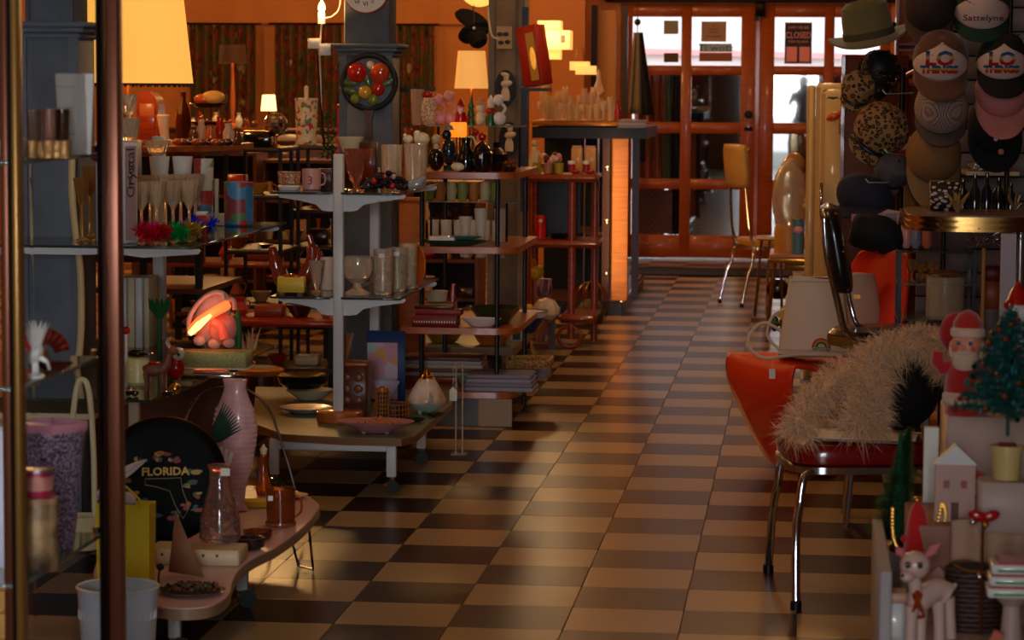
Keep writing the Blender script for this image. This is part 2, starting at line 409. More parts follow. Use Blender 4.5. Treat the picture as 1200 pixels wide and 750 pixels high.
# curtains on the far left wall with their windows dark behind
CUR = mat('flowered_curtain', (60, 40, 20), .9, tex='curtain')
for k, (a, b, top, lab) in enumerate(((222, 300, 29, 'leftmost floral curtain on far orange wall'), (322, 400, 29, 'floral curtain on far wall behind the candle bulb'), (465, 507, 30, 'narrow floral curtain right of the grey pillar with clock'))):
    pa, pb = at(a, top, 21.45), at(b, 300, 21.45)
    n = int((b-a)*1.1)
    g = MB().grid(lambda u, v: (pa.x+(pb.x-pa.x)*u, 21.47+.03*math.sin(u*(b-a)*.62+.6*math.sin(v*5)), .1+(pa.z-.1)*v), n, 6)
    r = thing('curtain', lab, 'curtain', (0, 0, 0)); g.build('cloth', CUR, r, solid=.004)
    T_('curtain_rod', DKM, r, [(pa.x-.05, 21.44, pa.z+.01), (pb.x+.05, 21.44, pa.z+.01)], .008)
# paler wall panels by the doors
PAN = mat('tan_panel', (190, 128, 64), .6)
p0, p1 = at(622, 0, 20.9), at(686, 0, 20.9)
tag(MB().box(((p0.x+p1.x)/2, 20.9, 1.65), (p1.x-p0.x, .06, 3.3)).build('wall_partition', mat('brown_panel', (180, 108, 50), .6), smooth=False), kind='structure')
p0, p1 = at(700, 0, 21.3), at(722, 0, 21.3)
tag(MB().box(((p0.x+p1.x)/2, 21.3, 1.0), (p1.x-p0.x, .06, 2.04)).build('trim_4', PAN), kind='structure')
for k, px in enumerate((697, 733)):
    tag(MB().box((at(px, 0, 21.25).x, 21.25, 1.03), (.045, .08, 2.06)).build('trim_5', mat('dark_frame_wood', (52, 26, 14), .5)), kind='structure')

# ---- pillars
def pillar(name, pxa, pxb, Y, dep, mold_z, m, upper=.9):
    a, b = on(pxa, Y, 1.4).x, on(pxb, Y, 1.4).x; cx = (a+b)/2; wd = b-a
    r = bpy.data.objects.new(name, None); COL.objects.link(r); r.location = (cx, Y+dep/2, 0); tag(r, kind='structure')
    B('shaft', m, r, (0, 0, mold_z/2), (wd, dep, mold_z), bev=.006)
    B('upper_shaft', m, r, (0, 0, (CZ+mold_z)/2), (wd*upper, dep*.9, CZ-mold_z), bev=.004)
    B('corner_board', m, r, (-wd*.5+.012, -dep/2-.004, mold_z/2), (.03, .01, mold_z)); B('corner_board', m, r, (wd*.5-.012, -dep/2-.004, mold_z/2), (.03, .01, mold_z))
    q = MB()
    for k, (e, h) in enumerate(((.010, 0), (.024, .018), (.036, .034))): q.box((0, 0, mold_z+h), (wd+2*e, dep+2*e, .017), bev=.004)
    q.build('capital_moulding', m, r)
    return r
pillar('pillar', 22, 91, 8.0, .2, Zof(44, 8.0), PILLAR, .8)
pillar('pillar', 399, 459, 10.95, .22, Zof(64, 10.95), PILLAR, .88)
PB = mat('brown_grey_pillar_paint', (112, 94, 74), .6, noise=(9, (100, 84, 66)), bump=(60, .15))
pillar('pillar', 573, 614, 13.0, .2, Zof(-60, 13.0), PB, .95)
# ================================================================ LEFT: glass display case
BRZ = mat('bronze_frame', (112, 62, 40), .35, .55); BRZ2 = mat('gold_frame', (150, 108, 52), .35, .6)
xa = on(30, 4.6, 1.0).x; xs_ = -1.372
case = thing('display_case', 'tall bronze-framed glass display case at the left edge', 'display case', (xs_, 4.86, 0))
def post(px, Y, m, wpx, nm='post'):
    x = on(px, Y, 1.0).x-xs_; return B(nm, m, case, (x, Y-4.86, 1.05), (wpx*U(Y), .035, 2.1), bev=.004)
post(131, 5.16, BRZ, 26); post(119, 5.13, BLACKM, 6, 'gasket'); post(10, 4.6, BRZ, 12); post(22, 4.58, BRZ2, 10); post(16, 4.575, BLACKM, 3, 'gasket')
B('base', BRZ, case, (-.32, 0, .05), (.66, .6, .1)); B('top_frame', BRZ, case, (-.32, 0, 2.08), (.66, .6, .04))
CS = [1.285, .878, .52]
for z in CS: B('shelf', SHELFGLASS, case, (-.33, 0, z-.004), (.62, .56, .008), bev=.002)
B('floor_panel', mat('case_floor', (60, 66, 74), .4), case, (-.33, 0, .11), (.62, .56, .02))
B('glass_panel', PANE, case, (-.004, 0, 1.08), (.004, .5, 1.9))
for z in CS: L_('shelf_clip', CHROME, case, [(.007, 0), (.007, .012), (.001, .014)], (-.03, .26, z+.002), 8)
u = U(4.9)
def P3(px, Y, z): return on(px, Y, z)
# shelf 1
for k, (px, m, lb) in enumerate(((40, mat('smoke_glass', (150, 120, 100), .1, trans=.6), 'smoky tumbler at the left on the top shelf of the glass case'), (58, mat('rose_glass', (205, 160, 140), .1, trans=.6), 'rosy frosted tumbler second on the case top shelf'), (73, mat('brown_glass', (120, 76, 50), .1, trans=.6), 'brown tumbler nearest the white carton in the glass case'))):
    o = L_('tumbler', m, None, cup(.0135, .088, taper=.86), P3(px, 4.78+k*.06, CS[0]+.001), 18); tag(o, lb, 'glass', 'tumblers in the display case')
for k, px in enumerate((38, 48, 57, 67, 76)):
    o = L_('votive_cup', mat('gold_speck_glass', (165, 120, 70), .2, .5, bump=(160, .8)), None, cup(.011, .032), P3(px, 4.70, CS[0]+.001), 14)
    tag(o, 'small gold-flecked glass cup in the front row on the case top shelf', 'glass', 'gold-flecked cups in the display case')
o = MB().box((0, 0, .02), (.05, .05, .03), bev=.004).build('porcelain_dish', WHITEC, loc=P3(15, 4.7, CS[0]+.0)); tag(o, 'small white porcelain block dish at the far left of the case top shelf', 'dish')
o = thing('milk_carton', 'tall white tapered carton on the top shelf of the glass case', 'carton', P3(88, 4.98, CS[0]+.001), -.5)

m = MB().add([(-.022, -.02, 0), (.022, -.02, 0), (.022, .02, 0), (-.022, .02, 0), (-.028, -.024, .155), (.028, -.024, .155), (.028, .024, .155), (-.028, .024, .155)], [(3, 2, 1, 0), (4, 5, 6, 7), (0, 1, 5, 4), (1, 2, 6, 5), (2, 3, 7, 6), (3, 0, 4, 7)])
m.build('body', WHITEC, o, smooth=False)
for z in (.04, .09, .13): B('score_line', mat('grey_line', (150, 146, 138), .6), o, (0, -.0245, z), (.048, .003, .0012))
# stems hanging behind the case (goblets seen between case and shelf unit) are on the unit below
# shelf 2: coral figurine and fan
o = thing('ceramic_crane', 'white ruffled ceramic bird on the middle shelf of the glass case', 'figurine', P3(42, 4.72, CS[1]+.001))
b = MB(); rr = random.Random(5)
b.lathe([(.016, 0), (.018, .006), (.006, .012), (.005, .03)], seg=12)
b.build('stand', WHITEC, o)
MB().ball((0, 0, .045), .016, 12, (.8, .7, 1.3), (0, .5, 0)).build('body', WHITEC, o)
for k in range(7):
    a = -1.0+k*.33; T_('feather', WHITEC, o, [(0, 0, .05), (.016*math.sin(a), .004*(k % 2), .075+.01*math.cos(a)), (.03*math.sin(a*1.2), 0, .098+.01*math.cos(a))], [.006, .005, .001], 6)
T_('neck', WHITEC, o, [(.008, 0, .04), (.022, 0, .03), (.026, 0, .016)], [.006, .004, .003], 8)
def fan(label, px, Y, z, r, m, m2):
    o = thing('folding_fan', label, 'fan', P3(px, Y, z)); n = 18
    for k in range(n):
        a0 = pi*.06+k*pi*.88/n; a1 = a0+pi*.88/n*1.0; rr_ = r
        V = []
        for a, dy in ((a0, 0), (a1, .004)):
            V += [(.02*math.cos(a), dy, .012+.02*math.sin(a)), (rr_*math.cos(a), dy, .012+rr_*math.sin(a))]
        MB().add(V, [(0, 1, 3, 2)]).build('fold', m if k % 2 else m2, o, solid=.0012)
    B('rivet_block', BRASS, o, (0, 0, .012), (.012, .012, .024)); return o
FAN1 = mat('orange_fan_paper', (196, 62, 36), .7); FAN2 = mat('dark_fan_paper', (150, 40, 26), .7)
fan('pleated orange-red fan standing behind the white bird in the case', 52, 5.03, CS[1]+.001, .052, FAN1, FAN2).location.x += 0
o = thing('boat_dish', 'shallow dark red boat-shaped dish in front of the orange fan', 'dish', P3(62, 4.86, CS[1]+.001))
MB().lathe([(.02, 0), (.036, .012), (.04, .016), (.035, .012), (.001, .004)], seg=20, sx=1.0, sy=.5).build('bowl', mat('dark_red_lacquer', (96, 34, 26), .25, coat=.4), o)
# cord hanging in front of pillar
pts = [at(px, py, 7.9) for px, py in ((86, 130), (84, 215), (88, 270), (94, 320), (94, 400), (84, 450), (60, 480), (30, 492), (-20, 500))]
tag(T_('power_cable', mat('beige_cord', (205, 176, 120), .5), None, sm(pts, 5), .011, 8), 'beige cable hanging in a long curve before the left grey pillar', 'cord')
# shelf 3
SPK = mat('lavender_spatter', (196, 168, 190), .45, tex='speckle', c2=(70, 54, 76), noise=(220, (0, 0, 0)))
o = thing('spatter_vase', 'pink-rimmed lavender speckled square vase in the glass case', 'vase', P3(63, 4.95, CS[2]+.001), .25)
def sq(a, z): return .10*math.cos(4*a)
MB().lathe([(.034, 0), (.037, .01), (.057, .215), (.060, .232)], seg=32, wob=lambda a, z: .07*math.cos(4*a)).build('body', SPK, o)
MB().lathe([(.060, .230), (.062, .240), (.060, .2485), (.053, .249), (.048, .20), (.001, .19)], seg=32, wob=lambda a, z: .07*math.cos(4*a)+.03*math.cos(8*a)).build('rim', mat('pink_glaze', (226, 150, 168), .25, coat=.6), o)
o = thing('candle_tin', 'magenta and tan striped round tin on top of the photo jar', 'tin', P3(45, 4.72, .66)); 
L_('tin_body', mat('magenta_label', (176, 36, 70), .4), o, [(.026, 0), (.027, .002), (.027, .046), (.026, .048), (.001, .048)], seg=28)
L_('tin_band', mat('tan_label', (196, 130, 110), .5), o, [(.0274, .012), (.0275, .038)], seg=28, close=False); L_('lid', mat('steel_lid', (190, 180, 180), .3, .9), o, [(.0278, .046), (.028, .052), (.001, .053)], seg=28)
o = thing('photo_canister', 'sepia photo canister standing under the magenta tin', 'canister', P3(47, 4.72, .521))
L_('can_body', mat('sepia_print', (200, 160, 110), .45, noise=(16, (52, 30, 20))), o, [(.033, 0), (.034, .003), (.034, .128), (.033, .132), (.001, .134)], seg=30)
L_('lid', mat('tan_lid', (176, 128, 90), .4), o, [(.0345, .126), (.0345, .137), (.001, .139)], seg=30)
o = thing('woven_ball', 'round brown woven wicker ball at the bottom of the glass case', 'basket', P3(52, 4.8, .122)); b = MB()
MB().ball((0, 0, .055), .056, 20, (1, 1, .95)).build('core', mat('dark_wicker', (52, 26, 16), .7), o)
b = MB(); 
for k in range(9):
    a = k*pi/9; b.tube([(.057*math.cos(t)*math.cos(a), .057*math.cos(t)*math.sin(a), .055+.054*math.sin(t)) for t in [i*2*pi/20 for i in range(20)]], .0025, 5, True)
b.build('weave', mat('wicker', (176, 100, 60), .6), o)
o = L_('pale_vase', mat('pale_lilac', (196, 190, 205), .4), None, [(.02, 0), (.03, .03), (.028, .1), (.02, .2), (.024, .26), (.018, .26), (.014, .2), (.001, .05)], P3(4, 4.75, CS[2]+.001), 20); tag(o, 'pale lilac vase cut by the left edge of the picture', 'vase')

# ================================================================ big table lamp, counter behind
SHADE = mat('lamp_shade_lit', (230, 184, 100), .8, emit=((255, 184, 80), .85))
def lamp(label, px, Y, z, rb, rt, h, zs, m=None, base=None, pw=8, col=WARM, nm='table_lamp', seam=False, fringe=False, lens=.05):
    o = thing(nm, label, 'lamp', on(px, Y, z)); z0 = zs-z
    bw = min(1, rb/.12)*.6
    L_('lamp_base', base or BRASS, o, [(.07*rb/.15, 0), (.07*rb/.15, .012), (.02*bw, .03), (.035*bw, z0*.4), (.02*bw, z0*.8), (.008, z0), (.008, z0+h*.5), (.001, z0+h*.5)], seg=20)
    L_('lamp_shade', m or SHADE, o, [(rb, z0), (rt, z0+h), (rt-.003, z0+h), (rb-.003, z0)], seg=48, close=False)
    if seam: T_('seam', mat('seam_tape', (226, 170, 96), .8), o, [(rb*.12, -rb*.995, z0), (rt*.12, -rt*.995, z0+h)], .004, 6)
    if fringe:
        L_('trim_band', mat('dark_trim', (60, 34, 18), .7), o, [(rb+.002, z0-.004), (rb+.003, z0+.003)], seg=48, close=False)
        b = MB()
        for k in range(56):
            a = 2*pi*k/56; b.ball(((rb+.002)*math.cos(a), (rb+.002)*math.sin(a), z0-.006), .006, 5)
        q = b.build('bead_fringe', _M['dark_trim'], o); q['kind'] = 'stuff'
    l = light('lamp_light', 'POINT', (0, 0, z0+h*.45), pw, col, lens); l.parent = o
    return o
zC = Zof(170, 10.6)
lamp('large cream drum-shade lamp with beaded fringe, at upper left', 150, 10.0, zC, 78*U(10), 66*U(10), .36, Zof(101, 10.0), pw=2, seam=True, fringe=True)
cnt = thing('bar_counter', 'orange-edged wooden counter top under the big lamp', 'counter', on(210, 10.3, 0))
xl, xr = on(60, 10.3, zC).x-cnt.location.x, on(276, 10.3, zC).x-cnt.location.x
MB().prism([(xl, -.5), (xr-.18, -.5), (xr-.02, -.35), (xr, -.2), (xr, .35), (xl, .35)], zC-.02, zC).build('top', OWOOD, cnt)
MB().prism([(xl, -.46), (xr-.2, -.46), (xr-.06, -.33), (xr-.04, .33), (xl, .33)], zC-.04, zC-.02).build('top_edge', RWOOD, cnt)
B('front_panel', DWOOD, cnt, ((xl+xr)/2-.05, .1, (zC-.04)/2+.35), (xr-xl-.2, .03, zC-.74))
for x in (xr-.08, xr-.30): B('leg', BLACKM, cnt, (x, -.3, zC/2-.02), (.025, .025, zC-.04))
for z in (.3, .62): B('lower_shelf', DWOOD, cnt, ((xl+xr)/2, 0, z), (xr-xl-.1, .7, .02))
def Cn(px, Y): return on(px, Y, zC+.001)
o = thing('bread_box', 'round-topped brown wooden box on the counter beside the boot', 'box', Cn(177, 10.25)); s = U(10.25)
MB().prism([(-13*s, 0), (13*s, 0), (13*s, 46*s), (10*s, 55*s), (3*s, 62*s), (-8*s, 62*s), (-13*s, 56*s)], -.06, .06, Matrix.Rotation(pi/2, 4, 'X')).build('case', RWOOD, o); 
B('panel', RWOODZ, o, (0, -.062, 28*s), (19*s, .006, 40*s), bev=.002)
o = thing('white_boot_vase', 'cream ceramic boot standing on the counter below the big lamp', 'vase', Cn(193, 9.98)); s = U(9.98)
MB().tube([(1*s, 0, 4*s), (.5*s, 0, 10*s), (-1*s, 0, 20*s), (-1.5*s, 0, 34*s)], [5*s, 5*s, 6*s, 7.5*s], 16).build('shaft', CREAM, o)
MB().ball((3*s, 0, 4*s), 7*s, 14, (1.15, .65, .6)).build('foot', CREAM, o); L_('cuff', CREAM, o, [(7.2*s, 33*s), (7.9*s, 35*s), (7.2*s, 37*s), (6.2*s, 36*s)], (-1.5*s, 0, 0), 16)
# dark bottle and glass
o = L_('dark_bottle', mat('oxblood_glass', (70, 16, 10), .1, coat=.6), None, [(.02, 0), (.026, .01), (.03, .09), (.022, .14), (.010, .17), (.010, .2), (.014, .205), (.001, .206)], Cn(215, 10.05), 20, wob=lambda a, z: .05*math.cos(8*a)); tag(o, 'dark ribbed red-brown bottle between the boot and the fruit tray', 'bottle')
o = thing('stacked_trays', 'dark lacquered tray stand heaped with glossy dishes on the counter', 'tray', Cn(245, 10.5)); s = U(10.5)
for zz, rr_ in ((0, 32), (20*s, 28), (42*s, 24)):
    L_('tray', mat('lacquer_brown', (60, 20, 10), .2, coat=.7), o, [(rr_*.7*s, zz), (rr_*s, zz+5*s), (rr_*s-.003, zz+5*s), (rr_*.7*s, zz+.003)], seg=28)
T_('stem', BRASS, o, [(0, 0, 0), (0, 0, 50*s)], .005)
k = 0
for (px, dz, r, m, lb, nm) in ((238, 46, 9, ORANGEG, 'orange glazed fruit on the top tier of the dark tray stand', 'ceramic_fruit'), (250, 47, 11, mat('glow_melon', (235, 180, 80), .4), 'pale yellow melon on the top tier of tray stand', 'ceramic_melon')):
    o = MB().ball((0, 0, 0), r*s, 16, (1.3, 1, .7)).build(nm, m, loc=on(px, 10.45, zC+dz*s+r*s*.7)); tag(o, lb, 'ornament')
rr = random.Random(11)
BR1 = mat('amber_ceramic', (170, 80, 30), .25, coat=.5); BR2 = mat('brown_ceramic', (110, 50, 24), .2, coat=.6)
for k, (px, h, r, m, lb) in enumerate(((226, 22, 7, BR2, 'brown'), (236, 30, 6, mat('frosted_glass', (230, 200, 160), .3, trans=.5), 'frosted'), (247, 24, 7, BR1, 'amber'), (258, 34, 6, mat('red_glass', (190, 50, 26), .1, trans=.5), 'red'), (268, 26, 7, _M['frosted_glass'], 'pale'), (277, 20, 6, BR2, 'dark'))):
    s = U(10.15); o = L_('counter_jar', m, None, [(r*.7*s, 0), (r*s, 3*s), (r*s, h*.6*s), (r*.6*s, h*.85*s), (r*.7*s, h*s), (r*.5*s, h*s), (r*.4*s, h*.8*s), (.001, h*.3*s)], Cn(px, 10.05+.04*(k % 2)), 18)
    tag(o, lb+' jar in the row on the orange counter, '+('nearest the dark bottle', 'next to the brown one', 'third from the dark bottle', 'tallest of the row', 'fifth from the dark bottle', 'at the aisle end')[k], 'jar', 'jars along the orange counter')
for k in range(9):
    s = U(9.95); o = MB().ball((0, 0, 5*s), 5.5*s, 10, (1.2, 1, .8)).build('polished_stone', (BR1, BR2, _M['lacquer_brown'])[k % 3], loc=Cn(208+k*7.4, 9.9+.02*(k % 3))); tag(o, 'polished brown stone in the front row on the orange counter', 'stone', 'stones along the counter edge')
# crystal candle holders in front of the counter, on the white carton tower
def goblet(name, px, Y, z, r, h, m, lb, cat='glass', group=None, bowl=.45, seg=18):
    pr = [(r*.75, 0), (r*.7, .004), (.006, .01), (.005, h*(1-bowl)), (r*.6, h*(1-bowl*.75)), (r, h), (r-.002, h), (r*.55, h*(1-bowl*.7)), (.001, h*(1-bowl)+.004)]
    o = L_(name, m, None, pr, on(px, Y, z), seg, wob=lambda a, z: (.07*math.cos(9*a)*(1 if z > h*.5 else .2)+.03*math.cos(z*260))); return tag(o, lb, cat, group)
# ================================================================ SHELF UNIT A (white brackets, left)
XA = -1.79; ZA = .945; ZA2 = .545
ua = thing('bracket_shelf_unit', 'left white bracket shelf unit with dark glass shelves by the case', 'shelf unit', (-2.13, 8.35, 0))
DG = mat('smoked_shelf_glass', (96, 110, 102), .05, 0, trans=.7)
def bracket(par, m, x0, z, y, L, tip=.014, root=.085, sgn=1, th=.022, nm='bracket'):
    # arm tapering from root to tip with a drop at the post
    pl = [(0, 0), (L, 0), (L+.006, -.006), (L, -tip), (L*.62, -tip-.012), (L*.38, -root*.62), (L*.28, -root*.95), (L*.18, -root), (0, -root)]
    pl = [(x0+sgn*a, b) for a, b in pl]
    M = Matrix.Translation((0, y, z)) @ Matrix.Rotation(pi/2, 4, 'X')
    return MB().prism(pl, -th/2, th/2, M).build(nm, m, par)
def uloc(px, Y): return on(px, Y, .8).x
for Y in (8.9,):
    B('post', WHITEP, ua, (uloc(187, Y)+2.13, Y-8.35, .62), (.04, .04, 1.24), bev=.003)
xq = uloc(187, 8.9)+2.13
for z in (ZA-.01,): bracket(ua, WHITEP, xq, z, 8.9-8.35, XA+2.13-xq); bracket(ua, WHITEP, xq, z, 8.9-8.35, .34, sgn=-1)
bracket(ua, WHITEP, xq, ZA-.01, 7.62-8.35, XA+2.13-xq+.02, root=.02); bracket(ua, WHITEP, xq, ZA-.01, 7.62-8.35, .3, sgn=-1, root=.02)
B('shelf', DG, ua, (-.02, -.05, ZA-.005), (.74, 1.42, .008), bev=.002)
MB().prism([(-.45, -1.2), (.33, -1.2), (.36, -.9), (.37, .38), (.28, .5), (-.45, .5)], ZA2-.01, ZA2-.002).build('shelf', DG, ua)
for (x, y) in ((-.40, -1.12), (.26, -1.1), (-.4, .42)): B('leg', mat('cream_wood', (205, 180, 140), .5), ua, (x, y, ZA2/2-.006), (.03, .03, ZA2-.012), bev=.003)
B('lower_board', _M['cream_wood'], ua, (-.14, -.2, .44), (.4, 1.2, .016)); B('back_panel', mat('brown_plank', (110, 56, 28), .6), ua, (-.05, .45, .22), (.6, .02, .42))
a0 = on(187, 8.2, ZA)
def SA(px, Y): return on(px, Y, ZA+.0005)
o = thing('board_game_box', 'tall white boxed set with dark script, upright at the case post', 'box', SA(137, 7.72), -.45); s = U(7.72)
B('box', mat('white_box_card', (222, 220, 226), .6), o, (0, 0, 60*s), (44*s, 26*s, 120*s), bev=.002)
text('Crystal', .052, INK, o, (19*s*0+.0555, 0, 84*s), (pi/2, -pi/2, pi/2), sx=1)
B('side_print', mat('rose_grey_print', (176, 150, 150), .6), o, (22*s+.0006, 0, 60*s), (.001, 20*s, 112*s))
text('20 pcs', .03, INK, o, (22*s+.002, 0, 80*s), (0, pi/2, 0)) 
for k, (px, py) in enumerate(((0, 0),)): 
    b = MB(); rr = random.Random(2)
    for j in range(5):
        a = j*2*pi/5; b.ball((.012*math.cos(a)-20*s, -14*s, .012*math.sin(a)+104*s), .008, 7)
    b.build('magenta_bow', mat('magenta_foil', (160, 20, 110), .25, .7), o)
CRY = mat('crystal_glass', (255, 242, 216), .05, 0, trans=.78)
GY = [(166, 7.85), (184, 7.9), (203, 7.95), (222, 8.0), (158, 8.15), (176, 8.2), (194, 8.25), (212, 8.3), (229, 8.35)]
GL = ('front row nearest the white box', 'front row, second from the white box', 'front row above the green tinsel', 'front row at the aisle end', 'back row nearest the white box', 'back row, second', 'back row, middle', 'back row, fourth', 'back row next to patchwork glass')
for k, (px, Y) in enumerate(GY):
    goblet('crystal_goblet', px, Y, ZA+.0005, .028, .178 if k < 4 else .186, CRY, 'clear cut-crystal goblet, '+GL[k], group='crystal goblets on the left glass shelf', bowl=.5, seg=18)
# riser with bowls
rz_ = .168
o = thing('glass_riser', 'low clear glass riser over the goblets on the left unit', 'riser', SA(190, 8.52)); B('riser_top', SHELFGLASS, o, (0, 0, rz_), (.24, .16, .005)); 
for x in (-.11, .11): B('riser_side', SHELFGLASS, o, (x, 0, rz_/2-.002), (.005, .16, rz_-.004))
for k, (px, dy, lb) in enumerate(((187, -.02, 'white tapered pot on the glass riser, left one'), (214, 0, 'white tapered pot on the glass riser, right one'))):
    o = L_('planter_pot', WHITEC, None, cup(.034, .066, .003, .82), on(px, 8.5+dy, ZA+rz_+.004), 24); tag(o, lb, 'pot', 'white pots on the riser')
o = L_('cut_glass_bowl', CRY, None, cup(.046, .045, .003, .6), on(184, 8.56, ZA+rz_+.075), 24, wob=lambda a, z: .03*math.cos(12*a)); tag(o, 'cut-glass bowl resting on the left white pot', 'bowl')
def patchmat(name, cols):
    m = mat(name, cols[0], .4); nt = m.node_tree; bs = nt.nodes['Principled BSDF']; tc = nt.nodes.new('ShaderNodeTexCoord'); br = nt.nodes.new('ShaderNodeTexVoronoi'); br.distance = 'CHEBYCHEV'; br.inputs['Scale'].default_value = 24; br.inputs['Randomness'].default_value = .6
    s2 = nt.nodes.new('ShaderNodeSeparateColor'); r = nt.nodes.new('ShaderNodeValToRGB'); r.color_ramp.interpolation = 'CONSTANT'; e = r.color_ramp.elements
    while len(e) < len(cols): e.new(.5)
    for i, c in enumerate(cols): e[i].position = i/len(cols); e[i].color = lin(c)
    nt.links.new(tc.outputs['Object'], br.inputs['Vector']); nt.links.new(br.outputs['Color'], s2.inputs[0]); nt.links.new(s2.outputs[0], r.inputs[0]); nt.links.new(r.outputs[0], bs.inputs['Base Color']); return m
PT1 = patchmat('patchwork_glass_blue', [(84, 140, 176), (84, 140, 176), (60, 120, 160), (176, 60, 44), (90, 130, 70), (150, 60, 70)])
PT2 = patchmat('patchwork_glass_green', [(100, 140, 70), (150, 170, 150), (90, 120, 150), (180, 60, 50), (210, 200, 180)])
PT3 = mat('red_candle', (190, 50, 40), .5)
o = L_('patchwork_glass', PT2, None, cup(12*U(8.5), 84*U(8.5), .003, .92), SA(239, 8.5), 28); tag(o, 'tall green-and-grey patchwork glass behind the red candle', 'glass')
o = L_('patchwork_mug', PT1, None, cup(17.5*U(8.72), 52*U(8.72), .003, 1), SA(280, 8.74), 28); tag(o, 'wide blue patchwork glass at the aisle corner of left shelf', 'glass')
o = thing('red_candle_block', 'red square candle with pale top between the patchwork glasses', 'candle', SA(237, 8.12)); B('wax', PT3, o, (0, 0, .032), (.034, .034, .064), bev=.003); B('top_band', WHITEC, o, (0, 0, .071), (.034, .034, .012), bev=.002)
o = thing('folded_card', 'narrow cream card leaning beside the wide blue patchwork glass', 'card', SA(254, 8.72)); B('sheet', TAG, o, (0, 0, .078), (.01, .02, .156)); B('side_box', _M['cream_wood'], o, (0, .02, .02), (.05, .03, .04))
def tinsel(px0, px1, Y0_, Y1_, m, lb, z=ZA, n=700, r=.032, seed=1):
    rr = random.Random(seed); b = MB()
    for k in range(n):
        t = rr.random(); px = px0+(px1-px0)*t; c = on(px, Y0_+(Y1_-Y0_)*t, z+.002+r*.9); c.z += r*.35*math.sin(t*9+seed)
        c.z = max(c.z, z+.004+r*.6)
        a, e = rr.uniform(0, 2*pi), rr.uniform(-1.2, 1.2); L = r*rr.uniform(.6, 1.0); d = Vector((math.cos(a)*math.cos(e), math.sin(a)*math.cos(e), math.sin(e)))*L
        if c.z+d.z < z+.002: d.z = abs(d.z)
        w_ = d.cross(Vector((rr.random(), rr.random(), rr.random()))).normalized()*.0016
        b.add([c-w_, c+w_, c+d+w_, c+d-w_], [(0, 1, 2, 3)])
    return tag(b.build('tinsel_garland', m, smooth=False), lb, 'tinsel')
tinsel(163, 196, 7.66, 7.7, mat('red_tinsel', (220, 20, 40), .3, .45), 'red tinsel garland heaped on the front of the left glass shelf', seed=1)
tinsel(166, 184, 7.78, 7.8, mat('magenta_tinsel', (240, 40, 200), .3, .45), 'magenta tinsel tuft behind the red tinsel', seed=2, n=350, z=ZA)
tinsel(190, 216, 7.7, 7.78, mat('green_tinsel', (20, 180, 80), .3, .45), 'green tinsel garland between the red and gold tinsel', seed=3)
tinsel(212, 234, 7.84, 7.95, mat('gold_tinsel', (200, 160, 50), .3, .45), 'olive-gold tinsel garland between green and blue tinsel', seed=4, n=500)
tinsel(214, 250, 8.05, 8.15, mat('blue_tinsel', (30, 60, 240), .3, .45), 'royal blue tinsel garland at the aisle end of the left shelf', seed=5)
# goblets seen between case and box
for k, (px, Y, h) in enumerate(((96, 7.8, .19), (106, 8.0, .22))):
    goblet('stemmed_glass', px, Y, ZA+.0005, .024, h, mat('topaz_glass', (230, 190, 120), .05, trans=.9), ('amber-tinted stemmed glass seen through the case, left one', 'amber-tinted stemmed glass seen through the case, right one')[k], group='stemmed glasses behind the case post')
o = thing('crystal_candle_holder', 'tall clear crystal candle holder in front of the big lamp', 'candle holder', on(152, 8.4, ZA+rz_+.004)); s = U(8.4)
zb_ = Zof(168, 8.4)-(ZA+rz_+.004)
B('plinth', WHITEP, o, (0, 0, zb_/2), (24*s, 24*s, zb_), bev=.002)
L_('cup', CRY, o, [(10*s, zb_), (14*s, zb_+26*s), (11*s, zb_+26*s), (5*s, zb_+4*s)], seg=14); L_('stem', CRY, o, [(5*s, zb_+26*s), (3*s, zb_+30*s), (9*s, zb_+34*s), (10*s, zb_+54*s), (8*s, zb_+54*s), (.001, zb_+34*s)], seg=14)
# tier A2
def S2(px, Y): return on(px, Y, ZA2-.0015)
o = thing('conch_lamp', 'glowing conch shell lamp, pink lips lit from inside', 'lamp', S2(250, 8.05)); s = U(8.05)
GBX = mat('green_glitter', (140, 150, 90), .35, .3, bump=(300, 1, .003), noise=(120, (176, 176, 120)))
ob = thing('glitter_box', 'sage green glitter box under the conch lamp', 'box', S2(250, 8.0)); B('body', GBX, ob, (0, 0, .028), (88*s, .1, .05), bev=.003); B('tray', WHITEP, ob, (0, 0, .002), (92*s, .12, .004), bev=.001)
o.location.z += .056
SHM = mat('conch_shell', (214, 186, 172), .4, noise=(20, (196, 150, 138)))
def zc_(py): return (411-py)*s
MB().ball((-3*s, .02, zc_(374)), 24*s, 20, (.86, .5, 1.42), (0, .42, 0)).build('shell_body', SHM, o)
MB().tube(sm([(-28*s, -.02, zc_(396)), (-27*s, -.02, zc_(374)), (-14*s, -.015, zc_(354)), (2*s, -.01, zc_(344)), (12*s, -.01, zc_(346)), (15*s, -.015, zc_(354)), (26*s, -.02, zc_(352)), (28*s, -.02, zc_(364))], 4), [3*s]*29, 10).build('lip_edge', SHM, o)
MB().ball((12*s, 0, zc_(388)), 15*s, 16, (1.15, .7, 1.3), (0, .4, 0)).build('shell_whorl', mat('pink_whorl', (214, 140, 124), .4, noise=(24, (190, 100, 84))), o)
for a_, b_ in ((-16, 402), (2, 406), (20, 404)): MB().ball((a_*s, -.01, zc_(b_)), 7*s, 10, (1.1, .7, .9)).build('knob', SHM, o)
GLOW = mat('glowing_shell_inside', (255, 120, 60), .5, emit=((255, 92, 40), 2.0)); GLOW2 = mat('hot_glow', (255, 190, 110), .5, emit=((255, 170, 80), 5.5))
MB().tube(sm([(-24*s, -.045, zc_(392)), (-12*s, -.052, zc_(378)), (6*s, -.052, zc_(366)), (24*s, -.045, zc_(356))], 4), [3.5*s]+[6*s]*11+[4*s], 12).build('lit_lip', GLOW, o)
